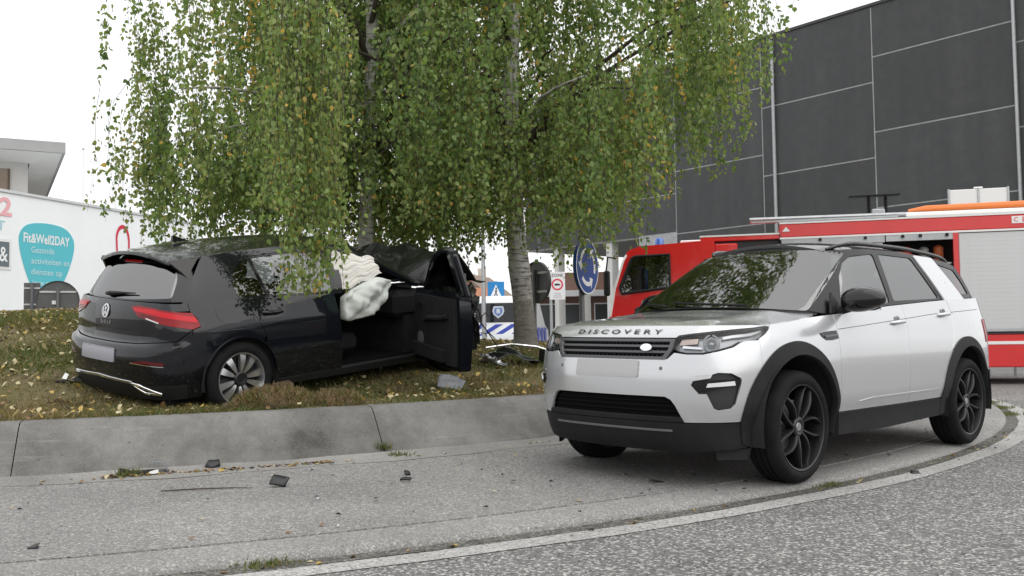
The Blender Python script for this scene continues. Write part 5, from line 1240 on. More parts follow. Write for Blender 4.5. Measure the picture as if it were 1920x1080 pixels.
# plane_frame: local y = to the left of local x, i.e. towards the viewer
W_ = -2.45
MB().box(-1.6,3.60,W_+.05,-.95,.75,3.04).build('body_core', mat('fe_dark', (.03,.03,.032), .7), fe, smooth=False)
MB().box(-1.65,3.62,W_,-.001,2.79,3.05,.02).build('upper_band', RED_P, fe)
MB().box(-1.65,3.63,W_-.01,.006,2.755,2.79).build('white_line', WHITE_B, fe, smooth=False)
MB().box(-1.65,3.63,W_-.01,.006,3.045,3.075).build('white_line', WHITE_B, fe, smooth=False)
MB().box(-1.65,.70,W_,-.002,.31,.905,.015).build('lower_skirt', RED_P, fe); MB().box(2.2,3.55,W_,-.002,.36,.905,.015).build('lower_skirt', RED_P, fe)
MB().box(-1.65,.70,-.02,.006,.72,.775).build('white_line', WHITE_B, fe, smooth=False)
MB().box(-1.65,.72,-.03,.012,.905,.93).build('sill_strip', mat('fe_dark'), fe, smooth=False)
# right-hand shutter with ribs, then the open locker, then more shutters
def shutter(x0, x1, z0, z1):
    o = MB().box(x0,x1,-.06,-.02,z0,z1).build('roller_shutter', SHUT, fe, smooth=False)
    n = int((z1-z0)/.075); me = None
    for k in range(n):
        z = z0 + (k+.5)*(z1-z0)/n
        if me is None:
            s_ = MB().box(x0+.01,x1-.01,-.021,-.0185,-.0372,.0372,.001).build('shutter_slat', SHUT, o); me = s_.data; s_.location.z = z
        else:
            s_ = link('shutter_slat', me, o); s_.location.z = z
    MB().box(x0+.02,x1-.02,-.02,.004,z0,z0+.05).build('shutter_rail', GALV, o, smooth=False)
    MB().tube([((x0+x1)/2-.03,.01,z0+.06),((x0+x1)/2+.03,.01,z0+.06)], .02, 8).build('shutter_handle', BLACK_PLASTIC, o)
shutter(-1.60,.50,.95,2.74)
MB().box(.51,.60,-.10,.004,.93,2.76).build('locker_post', RED_P, fe, smooth=False)
lk = MB().box(.60,1.74,-.90,-.88,.93,2.64).build('locker_back', mat('locker_dark', (.025,.024,.024), .8), fe, smooth=False)
for z in (1.25,1.75,2.2): MB().box(.62,1.72,-.86,-.12,z,z+.03).build('locker_shelf', GALV, lk, smooth=False)
for k, (x,z,c) in enumerate(((.80,2.28,(.5,.12,.03)),(1.05,2.26,(.3,.3,.3)),(1.35,2.27,(.4,.05,.03)),(.75,1.82,(.35,.35,.36)),(1.1,1.80,(.45,.3,.05)),(1.45,1.80,(.1,.1,.1)))):
    mb = MB(); mb.lathe([(0,0),(.08,0),(.09,.02),(.09,.24),(.05,.28),(0,.29)], 12, 'z', (x,-.35,z)); mb.build('locker_canister', mat('canister_%d'%k, c, .4), lk)
MB().box(.60,1.74,-.10,-.005,2.64,2.755).build('shutter_box', GALV, fe, smooth=False)
shutter(1.80,3.55,1.05,2.62)
MB().box(1.76,3.60,-.10,-.005,2.63,2.755).build('shutter_box', GALV, fe, smooth=False)
for x in (.7,1.15,1.45,2.1,2.9): MB().lathe([(0,.05),(.022,.05),(.03,.02),(.03,0)], 10, 'z', (x,.02,2.70)).build('marker_lamp', BLACK_PLASTIC, fe)
mb = MB(); mb.box(-1.6,3.4,W_+.2,-.2,3.06,3.10); mb.build('roof_deck', GALV, fe, smooth=False)
# ladder rack along the roof edge
lad = MB().tube([(-1.2,-.25,3.14),(4.18,-.25,3.18)], .04, 8).build('roof_ladder', GALV, fe)
MB().tube([(-1.2,-.62,3.14),(4.18,-.62,3.18)], .04, 8).build('ladder_rail', GALV, lad)
for x in np.arange(-1.0,4.15,.32): MB().tube([(x,-.25,3.15+.0074*(x+1.2)),(x,-.62,3.15+.0074*(x+1.2))], .018, 6).build('ladder_rung', GALV, lad)
MB().box(1.5,4.15,-.16,-.12,3.10,3.135).build('rack_edge', GALV, fe, smooth=False)
# orange hose tray / roof hump at the rear
MB().tube([(1.30,-.30,3.20),(1.0,-.30,3.235),(-1.6,-.30,3.25)], [.05,.075,.075], 10).build('orange_hose', ORANGE, fe)
MB().box(-1.6,1.36,-.45,-.18,3.10,3.18,.02).build('hose_tray', WHITE_B, fe)
# floodlight mast
ms = MB().box(1.50,2.02,-1.1,-.75,3.10,3.26,.03).build('mast_base', GREY_PLASTIC, fe)
for x in (1.62,1.93):
    mb = MB(); mb.tube([(x,-.92,3.24),(x,-.92,3.60)], .022, 8)
    for k in range(9): mb.tube([(x,-.92,3.30+.032*k),(x,-.92,3.315+.032*k)], .042, 10)
    mb.build('mast_spring', BLACK_PLASTIC, ms)
MB().box(1.36,2.30,-1.05,-.80,3.605,3.635,.008).build('mast_light_bar', BLACK_PLASTIC, ms)
MB().box(1.66,1.90,-.75,-.70,3.13,3.34,.02).build('mast_bracket', GALV, ms)
for s_ in (1.36,2.18): MB().tube([(s_,-.9,3.22),(s_+.12,-.9,3.16)], .03, 8).build('mast_arm', GALV, ms)
# badge triangle and emergency number
mb = MB(); mb.prism([(3.44,2.90),(3.58,2.90),(3.51,2.99)], lambda a,b_: (a,.004,b_), lambda a,b_: (a,.010,b_)); mb.build('triangle_badge', WHITE_B, fe, smooth=False)
MB().box(-1.05,-.375,.0,.006,2.88,3.01,.004).build('number_plate_panel', WHITE_B, fe)
V, F_ = text_mesh('112', .13, 0., 1.05, bold=.004); V[:,0] -= V[:,0].min()
mk('number_lettering', [(-.55-v[0], .011, 2.945+v[1]) for v in V], F_, RED_P, fe)
V, F_ = text_mesh('C', .11, 0.); mk('number_lettering', [(-.445-v[0], .011, 2.945+v[1]) for v in V], F_, RED_P, fe)
# crew cab
cab = [(4.80,.45),(6.92,.45),(6.95,1.2),(6.88,1.65),(6.62,2.52),(6.52,2.66),(6.30,2.73),(4.85,2.80)]
cut = [(5.72,1.90),(6.68,1.80),(6.70,1.92),(6.46,2.50),(6.38,2.53),(5.72,2.55)]
def cab_side(y0, y1, mt, nm, holes):
    v, f = tess(cab, holes, .25); n = len(v)
    V = [(a,y0,b_) for a,b_ in v]; return mk(nm, V, f, mt, fe)
cab_side(-.02, 0, RED_P, 'cab_side', [cut]); cab_side(W_+.02, 0, RED_P, 'cab_side', [cut])
mb = MB(); P = cab[1:]; 
for (a,b_),(c,d_) in zip(cab, cab[1:]+cab[:1]):
    if (a,c) == (6.88,6.62): continue
    mb.add([(a,-.02,b_),(c,-.02,d_),(c,W_+.02,d_),(a,W_+.02,b_)], [(0,1,2,3)])
mb.build('cab_shell', RED_P, fe, smooth=False)
MB().add([(6.88,-.10,1.65),(6.62,-.10,2.52),(6.62,W_+.1,2.52),(6.88,W_+.1,1.65)], [(0,1,2,3)]).build('cab_windscreen', glass('cab_glass', (.10,.12,.12), 2.7), fe, smooth=False)
mb = MB(); mb.prism(cut, lambda a,b_: (a,-.045,b_), lambda a,b_: (a,-.035,b_)); mb.build('cab_door_window', glass('cab_glass'), fe, smooth=False)
fr_ = MB(); fr_.tube([(a,-.012,b_) for a,b_ in cut+[cut[0]]], .03, 6); fr_.build('window_seal', BLACK_PLASTIC, fe)
MB().box(4.9,6.3,W_+.3,-.3,1.0,2.0,.05).build('cab_seats', mat('cab_inner', (.03,.03,.035), .8), fe)
mb = MB(); mb.tube([(6.90,.04,1.35),(6.80,.05,1.9),(6.62,.05,2.45),(6.56,.02,2.56)], .022, 8); mb.build('grab_rail', WHITE_B, fe)
mb = MB(); mb.tube([(6.78,.02,2.5),(6.90,.22,2.52),(6.93,.26,2.25)], .018, 6); mb.box(6.86,6.98,.20,.32,1.75,2.25,.03); mb.build('cab_mirror', BLACK_PLASTIC, fe)
MB().tube([(5.68,.0,1.2),(5.68,.0,1.95)], .015, 6).build('door_handle_rail', WHITE_B, fe)
bl = MB().lathe([(0,.0),(.10,.0),(.10,.03)], 16, 'z', (5.95,-.35,2.735)).build('beacon_base', GREY_PLASTIC, fe)
MB().lathe([(.085,0),(.088,.10),(.07,.14),(0,.15)], 16, 'z', (5.95,-.35,2.765)).build('beacon_dome', mat('beacon_blue', (.05,.18,.62), .15, coat=.8), bl)
mb = MB(); mb.box(4.4,5.55,-1.5,-.5,2.78,2.86,.02); mb.build('cab_roof_box', WHITE_B, fe)
MB().tube([(5.0,-.3,2.80),(5.0,-.3,2.92)], .02, 8).build('cab_aerial', GREY_PLASTIC, fe)
# box between cab and body
MB().box(3.63,5.12,W_+.3,-.06,2.77,2.87,.015).build('link_box', RED_P, fe); MB().box(3.63,5.13,-.07,-.05,2.86,2.89).build('white_line', WHITE_B, fe, smooth=False)
MB().box(3.64,4.85,W_+.2,-.12,.8,2.76).build('link_recess', mat('fe_dark'), fe, smooth=False)
MB().box(4.42,4.85,W_+.02,-.03,.5,2.72,.02).build('cab_rear', RED_P, fe)
MB().box(-1.5,6.7,W_+.5,-.5,.45,.75).build('chassis', mat('fe_dark'), fe, smooth=False)
for x in (1.45,5.6):
    for y in (-.18,W_+.18):
        t = tyre_mesh(.50,.29,.30,40); t.V = [(a+x,b_+y,c+.50) for a,b_,c in t.V]; wh = t.build('wheel', RUBBER, fe, smooth=45)
        MB().lathe([(0,.06 if y > -1 else -.06),(.12,.06 if y > -1 else -.06),(.16,.0),(.29,.10 if y > -1 else -.10)], 24, 'y', (x,y,.5)).build('rim', WHITE_B, wh)
# white display board standing behind the engine's roof line
bd_ = empty('white_display_board', label='blank white board rising behind the fire engine roof', cat='sign board')
bd_.matrix_world = plane_frame((9.98,19.75,0), (-.9649,.2625))
Z0 = 3.40
MB().box(-.43,.71,-.04,0,3.30,3.94,.01).build('board', WHITE_B, bd_)
for x in (-.43,.14,.71): MB().box(x-.02,x+.02,-.06,.012,0,3.96).build('board_post', GALV, bd_, smooth=False)
MB().tube([(.05,-.02,3.96),(.22,-.02,3.96)], .025, 8).build('board_clip', WHITE_B, bd_)

# ------------------------------------------------------------------ police van seen from behind
pv = empty('police_van', (-.48,31,0), radians(80), 'white police van with dark rear window and blue diagonal stripes beyond the birch', 'van')
# local x forward (away), y left
PB = mat('police_blue', (.04,.07,.42), .4); VW_ = mat('van_white', (.76,.78,.80), .3, coat=.5)
prof = [(0,.40),(0,.95),(.03,1.05),(.16,2.05),(.26,2.24),(.5,2.30),(3.2,2.28),(3.6,2.15),(4.3,1.35),(5.0,1.15),(5.1,.5),(5.0,.35)]
mb = MB(); NS = len(prof); ws_ = lambda z: .99 if z < 1.0 else .99 - .13*(z-1.0)/1.3
secs = []
for y_ in (-1,-.86,.86,1):
    secs.append([(x + (.05 if abs(y_) == 1 else 0)*(1 if x < 2 else -1), y_*ws_(z), z - (.05 if abs(y_) == 1 and z > 2.1 else 0)) for x,z in prof])
V = [p for s_ in secs for p in s_]
mb.add(V, [(k*NS+i, k*NS+(i+1)%NS, (k+1)*NS+(i+1)%NS, (k+1)*NS+i) for k in range(3) for i in range(NS)] + [tuple(range(NS)), tuple(range(3*NS,4*NS))[::-1]])
mb.build('body', VW_, pv, smooth=50)
rx = lambda z: float(np.interp(z,[.4,.95,1.05,2.05],[0,0,.03,.16]))
def on_rear(poly, name, mt, o_, parent=pv): 
    mb = MB(); mb.prism(poly, lambda a,b_: (rx(b_)-o_,a,b_), lambda a,b_: (rx(b_)-o_+.02,a,b_)); return mb.build(name, mt, parent, smooth=False)
rw_ = on_rear(fillet([(-.80,1.42),(.80,1.42),(.72,2.06),(-.72,2.06)],.06), 'rear_window', mat('van_window', (.012,.013,.016), .1), .012)
sh_ = [(-.16,1.95),(.16,1.95),(.20,1.80),(.16,1.68),(0,1.55),(-.16,1.68),(-.20,1.80)]
cr_ = on_rear(sh_, 'crest', mat('crest_pale', (.55,.60,.68), .5), .026, rw_)
on_rear([(x*.72,1.775+(z-1.775)*.72) for x,z in sh_], 'crest_field', mat('crest_blue', (.12,.2,.42), .5), .030, cr_)
on_rear([(-.06,1.72),(.06,1.72),(.06,1.86),(-.06,1.86)], 'crest_book', mat('crest_pale'), .034, cr_)
for k in range(6):                                             # diagonal stripes, running down to the viewer's left
    x0 = -1.75 + k*.52
    def clipx(x): return max(-.97, min(.97, x))
    poly = []
    z0, z1 = .66, 1.36
    pts = [(x0,z0),(x0+.24,z0),(x0+.24+1.15,z1),(x0+1.15,z1)]
    pts = [(-x,z) for x,z in pts]
    # clip the parallelogram to the door width
    A_ = pts
    for lim, sg in ((.95,1),(-.95,-1)):
        out = []
        for i in range(len(A_)):
            p, q_ = A_[i], A_[(i+1)%len(A_)]; ip = sg*p[0] <= sg*lim; iq = sg*q_[0] <= sg*lim
            if ip: out.append(p)
            if ip != iq:
                t = (lim-p[0])/(q_[0]-p[0]); out.append((lim, p[1]+t*(q_[1]-p[1])))
        A_ = out
        if len(A_) < 3: break
    if len(A_) >= 3: on_rear(A_, 'stripe', PB, .012)
for sg in (1,-1):
    on_rear([(sg*.90,1.05),(sg*.985,1.05),(sg*.93,1.5),(sg*.86,1.5)], 'tail_light', mat('red_lens'), .014)
for k in range(5): MB().box(.5+.85*k,.9+.85*k,-1.0,-.985,.75,1.25).build('side_block', PB, pv, smooth=False)
for sx in (.85,4.1):
    for y in (-.88,.88):
        t = tyre_mesh(.34,.21,.22,28); t.V = [(a+sx,b_+y,c+.34) for a,b_,c in t.V]; wh = t.build('wheel', RUBBER, pv, smooth=45)
        MB().lathe([(0,.10 if y>0 else -.10),(.19,.09 if y>0 else -.09),(.21,.06 if y>0 else -.06)], 20, 'y', (sx,y,.34)).build('rim', GALV, wh)
# ------------------------------------------------------------------ white parked car, half hidden behind the SUV
wc = empty('parked_car', (1.95,25.4,0), radians(196), 'white car parked behind the roundabout sign, partly hidden by the SUV', 'car')
VC = mat('van_white')
def wp(n_, S, ol, mt, **k): return panel(n_, wc, S, ol, mt, centre=CAR_G, **k)
wp('body_side', GOLT, gsz([(-.55,.30),(-.62,.62),(-.45,.80),(0,.86),(.3,.92)] + [gb(s) for s in (.8,1.6,2.4,3.05)] + [(3.15,.70),(3.10,.30),(2.98,.30)] + [p for p in GA(0,180,14)] + [(2.2,.22),(.42,.22)] + [p for p in GAf(0,180,14)]), VC, mirror=True, res=.12)
wp('nose', GOLT, [(gu(-.55),.25),(gu(-.55),.78),(0,.80),(-gu(-.55),.78),(-gu(-.55),.25)], VC, res=.12); wp('tail', GRS, [(gw(3.05),.25),(gw(3.05),.98),(-gw(3.05),.98),(-gw(3.05),.25)], VC, res=.12)
wp('window_band', GOLG, hsz([(.42,.95),(1.1,1.31),(1.7,1.345),(2.35,1.325),(2.6,1.22),(2.62,1.0),(1.6,.96)]), mat('van_window'), mirror=True, res=.12, off=-.004)
wp('pillar_frame', GOLG, hsz([(.30,.93),(1.02,1.31),(1.4,1.38),(2.3,1.375),(2.85,1.32),(3.06,.98),(2.7,.98),(1.6,.95)]), VC, holes=[hsz([(.42,.95+.005),(1.1,1.31),(1.7,1.345),(2.35,1.325),(2.6,1.22),(2.62,1.0),(1.6,.97)])], mirror=True, res=.12)
wp('windscreen', GOLG, wsg, mat('van_window'), res=.12, skirt=0)
wp('roof', lambda s,y: np.stack([np.asarray(s,float), np.asarray(y,float), gol_roofedge(s)+.075*(1-np.clip(np.abs(y)/np.interp(s,GX,GYR),0,1)**2.2)],-1), hdr + [(2.8,.55),(3.05,.4),(3.05,-.4),(2.8,-.55)], VC, res=.15)
wp('hood', lambda s,y: np.stack([np.asarray(s,float), np.asarray(y,float), .80+.13*np.clip((np.asarray(s)+.8)/1.0,0,1)**.7+.03*(1-(np.asarray(y)/.85)**2)],-1), [(-.70,.5),(-.5,.78),(.25,.80),(.13,0),(.25,-.80),(-.5,-.78),(-.70,-.5),(-.8,0)], VC, res=.15)
for s0 in (0,2.62):
    for sg in (1,-1):
        t = tyre_mesh(.316,.215,.205,28); t.V = [(x-s0,y+sg*.77,z+.316) for x,y,z in t.V]; wh = t.build('wheel', RUBBER, wc, smooth=45)
        MB().lathe([(0,sg*.09),(.20,sg*.085),(.215,sg*.06)], 20, 'y', (-s0,sg*.77,.316)).build('rim', GALV, wh)
# ------------------------------------------------------------------ road signs
def sign_root(name, x, y, rz, label, cat='road sign', group=None):
    o = empty(name, (x,y,gz(x,y)-.05), rz, label, cat, group); return o
SBACK = mat('sign_back_grey', (.10,.105,.105), .6, .2, var=.15, vs=4); SBLUE = mat('sign_blue', (.015,.075,.26), .35); POLE = mat('pole_grey', (.14,.145,.15), .5, .3)
SW = mat('sign_face_white', (.72,.73,.74), .35)
# blue roundabout sign: local -y is the face
def disc(r, y0, y1, n=40): 
    mb = MB(); mb.lathe([(0,y0),(r,y0),(r,y1),(0,y1)], n, 'y'); return mb
def ring_arc(r0, r1, a0, a1, y, n=16):
    V = [(r*cos(radians(a0+(a1-a0)*i/n)), y, r*sin(radians(a0+(a1-a0)*i/n))) for r in (r0,r1) for i in range(n+1)]
    return V, [(i,i+1,i+n+2,i+n+1) for i in range(n)]
rs = sign_root('roundabout_sign', 1.12, 15.2, radians(62), 'blue round roundabout sign with white arrows on a dark grey post')
zc_ = 2.10 - rs.location.z
fcd = disc(.45,-.02,.02); fcd.V = [(a,b_-.09,c+zc_) for a,b_,c in fcd.V]; face = fcd.build('sign_face', SBLUE, rs)
mb = MB(); V, F_ = ring_arc(.425,.447,0,360,-.113,48); mb.add([(a,b_,c+zc_) for a,b_,c in V],F_); mb.build('white_border', SW, face, smooth=False, fix=False)
for k in range(3):
    a0 = 100 + 120*k; mb = MB(); V, F_ = ring_arc(.245,.315,a0,a0+72,-.114); mb.add(V,F_)
    tip = a0+96; h0 = a0+70; mb.add([(.18*cos(radians(h0)),-.114,.18*sin(radians(h0))),(.38*cos(radians(h0)),-.114,.38*sin(radians(h0))),(.275*cos(radians(tip)),-.114,.275*sin(radians(tip)))], [(0,1,2)])
    mb.V = [(a,b_,c+zc_) for a,b_,c in mb.V]; mb.build('arrow', SW, face, smooth=False, fix=False)
MB().tube([(0,0,0),(0,0,zc_+.5)], .045, 12).build('post', POLE, rs)
bx_ = disc(.45,.0,.012); bx_.V = [(a,b_-.068,c+zc_) for a,b_,c in bx_.V]; bx_.build('sign_back', SBACK, rs)
for dz in (-.25,.25): MB().box(-.30,.30,-.06,-.045,zc_+dz-.02,zc_+dz+.02).build('bracket', GALV, rs)
# the same kind of sign seen from behind
def back_sign(x, y, rz, z, r, label, rect=False, w=0, h=0, rails=True):
    o = sign_root('sign_seen_from_behind', x, y, rz, label); zc = z - o.location.z
    if rect:
        MB().box(-w/2,w/2,.03,.05,zc-h/2,zc+h/2,.008).build('sign_back', SBACK, o)
        for dz in (-h*.3,h*.3): MB().box(-w*.48,w*.48,.012,.03,zc+dz-.018,zc+dz+.018).build('bracket', mat('bracket_dark', (.06,.062,.062), .6), o)
        MB().box(-w/2+.01,w/2-.01,.05,.054,zc-h/2+.01,zc+h/2-.01).build('sign_face', SBLUE, o)
    else:
        d_ = disc(r,.03,.055); d_.V = [(a,b_,c+zc) for a,b_,c in d_.V]; d_.build('sign_back', SBACK, o)
        mb = MB(); V, F_ = ring_arc(r-.03,r,0,360,.0,44); mb.lathe([(r-.006,.0),(r+.004,.0),(r+.004,.06),(r-.006,.06)], 44, 'y', (0,0,zc)); mb.build('sign_rim', mat('sign_rim_dark', (.05,.052,.052), .5), o)
        if rails:
            for dz in (-r*.45,r*.45):
                e = sqrt(r*r-dz*dz)-.02; MB().box(-e,e,.012,.03,zc+dz-.02,zc+dz+.02).build('bracket', mat('bracket_dark'), o)
        f_ = disc(r-.01,.055,.06); f_.V = [(a,b_,c+zc) for a,b_,c in f_.V]; f_.build('sign_face', SBLUE, o)
    MB().tube([(0,-.02,0),(0,-.02,zc+(h/2 if rect else r*.6))], .035 , 10).build('post', POLE, o)
    return o
back_sign(.40,16.3,radians(-52),1.92,.36,'dark back of a round sign on a post right of the birch trunk')
o = back_sign(-10.1,21.0,radians(22),1.93,.44,'dark round sign back with a small white sticker on the grass crest')
MB().box(-.12,-.04,-.0,.029,1.90-o.location.z-.05,1.90-o.location.z+.03).build('sticker', SW, o)
back_sign(-10.93,21.5,radians(24),2.06,0,'dark rectangular sign back left of the round one on the grass crest', True, .34, .62)
# low-traffic zone sign across the road
zs_ = empty('zone_sign', (1.44,30,0), radians(4), 'white rectangular zone sign with a red ring beside the blue roundabout sign', 'road sign')
MB().box(-.25,.25,-.01,.01,2.10,2.98,.004).build('sign_face', SW, zs_)
mb = MB(); V, F_ = ring_arc(.135,.185,0,360,-.014,32); mb.add([(a,b_,c+2.58) for a,b_,c in V],F_); mb.build('red_ring', mat('sign_red'), zs_, smooth=False, fix=False)
mb = MB(); mb.box(-.09,.05,-.016,-.012,2.55,2.61); mb.box(.05,.09,-.016,-.012,2.55,2.59); mb.build('vehicle_symbol', GLOSS_BLACK, zs_, smooth=False)
V, F_ = text_mesh('ZONE', .13, 0., 1.1, bold=.003); mk('zone_lettering', [(v[0],-.016,2.87+v[1]) for v in V], F_, mat('letter_grey', (.12,.12,.13), .5), zs_)
for k in range(3): MB().box(-.14+.02*k,.14-.02*k,-.014,-.012,2.17+.06*k,2.19+.06*k).build('text_line', mat('line_grey', (.4,.4,.42), .5), zs_, smooth=False)
MB().tube([(-.20,.05,0),(-.20,.05,3.05)], .05, 10).build('post', GALV, zs_)
# pedestrian crossing sign
pc = empty('crossing_sign', (-.58,34,0), 0, 'blue square pedestrian crossing sign above the police van roof', 'road sign')
MB().box(-.30,.30,-.01,.01,2.32,2.92,.01).build('sign_face', mat('sign_blue_bright', (.02,.20,.48), .35), pc)
mb = MB(); mb.prism([(-.20,2.38),(.20,2.38),(0,2.82)], lambda a,b_: (a,-.016,b_), lambda a,b_: (a,-.011,b_)); tri = mb.build('white_triangle', SW, pc, smooth=False)
mb = MB(); mb.tube([(-.06,-.02,2.41),(.0,-.02,2.52),(.05,-.02,2.41)], .018, 6); mb.tube([(0,-.02,2.52),(.01,-.02,2.63)], .026, 6); mb.lathe([(0,.03),(.026,.015),(.026,-.015),(0,-.03)], 10, 'z', (.012,-.02,2.68)); mb.build('walking_figure', GLOSS_BLACK, tri)
MB().tube([(0,.05,0),(0,.05,2.95)], .04, 10).build('post', GALV, pc)
# lamp post
lp_ = empty('lamp_post', (-.92,30.5,0), 0, 'slim grey lamp post rising behind the birches', 'lamp post')
MB().tube([(0,0,0),(0,0,4),(0,0,8.2)], [.085,.06,.045], 10).build('pole', GALV, lp_); MB().tube([(0,0,8.1),(.3,0,8.4),(.9,0,8.45)], [.04,.035,.03], 8).build('arm', GALV, lp_); MB().box(.8,1.4,-.12,.12,8.40,8.50,.03).build('lamp_head', GREY_PLASTIC, lp_)
# ------------------------------------------------------------------ weeping birches
def leaf_mat(name, col, tr=.45):
    m, nt, b = node_mat(name); L = nt.links.new
    b.inputs['Base Color'].default_value = (*col,1); b.inputs['Roughness'].default_value = .5; b.inputs['Specular IOR Level'].default_value = .35
    t = N(nt,'ShaderNodeBsdfTranslucent'); t.inputs[0].default_value = (min(1,col[0]*1.5), min(1,col[1]*1.5), col[2]*.9, 1); mx = N(nt,'ShaderNodeMixShader'); mx.inputs[0].default_value = tr
    o = nt.nodes['Material Output']; L(b.outputs[0], mx.inputs[1]); L(t.outputs[0], mx.inputs[2]); L(mx.outputs[0], o.inputs[0]); MC[name] = m; return m
LEAVES = [leaf_mat('leaf_deep_green',(.105,.172,.052)), leaf_mat('leaf_green',(.170,.248,.076)), leaf_mat('leaf_light_green',(.255,.33,.115)), leaf_mat('leaf_olive',(.255,.275,.100)), leaf_mat('leaf_yellow',(.56,.38,.10))]
def quads(name, V, mats, mi, parent=None, k=4):
    n = len(V)//k; me = bpy.data.meshes.new(name)
    me.vertices.add(len(V)); me.vertices.foreach_set('co', V.astype(np.float32).ravel())
    me.loops.add(n*k); me.loops.foreach_set('vertex_index', np.arange(n*k, dtype=np.int32))
    me.polygons.add(n); me.polygons.foreach_set('loop_start', np.arange(0, n*k, k, dtype=np.int32)); 
    for m_ in mats: me.materials.append(m_)
    me.polygons.foreach_set('material_index', mi.astype(np.int32)); me.update(calc_edges=True)
    return link(name, me, parent)
m, nt, b = node_mat('birch_bark'); L = nt.links.new
tc = N(nt,'ShaderNodeTexCoord'); mp = N(nt,'ShaderNodeMapping'); mp.inputs['Scale'].default_value = (3.2,3.2,20.); L(tc.outputs['Object'], mp.inputs[0])
n1 = N(nt,'ShaderNodeTexNoise', i_Scale=1.6, i_Detail=5.0, i_Roughness=.6); L(mp.outputs[0], n1.inputs['Vector'])
r1 = ramp(nt, [(.34,(.03,.028,.026)),(.42,(.30,.29,.27)),(.55,(.50,.49,.46)),(.8,(.58,.57,.54))]); L(n1.outputs['Fac'], r1.inputs[0])
n2 = N(nt,'ShaderNodeTexNoise', i_Scale=5., i_Detail=8.0, i_Roughness=.75); L(tc.outputs['Object'], n2.inputs['Vector'])
sp_ = N(nt,'ShaderNodeSeparateXYZ'); L(tc.outputs['Object'], sp_.inputs[0])
mr = N(nt,'ShaderNodeMapRange', i_1=.0, i_2=1.9, i_3=.62, i_4=-.25); L(sp_.outputs['Z'], mr.inputs[0])
ad = N(nt,'ShaderNodeMath', operation='ADD'); L(mr.outputs[0], ad.inputs[0]); L(n2.outputs['Fac'], ad.inputs[1])
rr_ = N(nt,'ShaderNodeMapRange', i_1=.55, i_2=.85, i_3=0., i_4=.85); L(ad.outputs[0], rr_.inputs[0])
mx = N(nt,'ShaderNodeMix', data_type='RGBA'); L(rr_.outputs[0], mx.inputs[0]); L(r1.outputs[0], mx.inputs[6]); mx.inputs[7].default_value = (.115,.105,.085,1)   # old fissured bark at the foot
L(mx.outputs[2], b.inputs['Base Color']); b.inputs['Roughness'].default_value = .8
bp = N(nt,'ShaderNodeBump', i_Strength=.6, i_Distance=.02); L(n1.outputs['Fac'], bp.inputs['Height']); L(bp.outputs[0], b.inputs['Normal'])
BARK = m; TWIG = mat('twig_bark', (.055,.040,.032), .8)

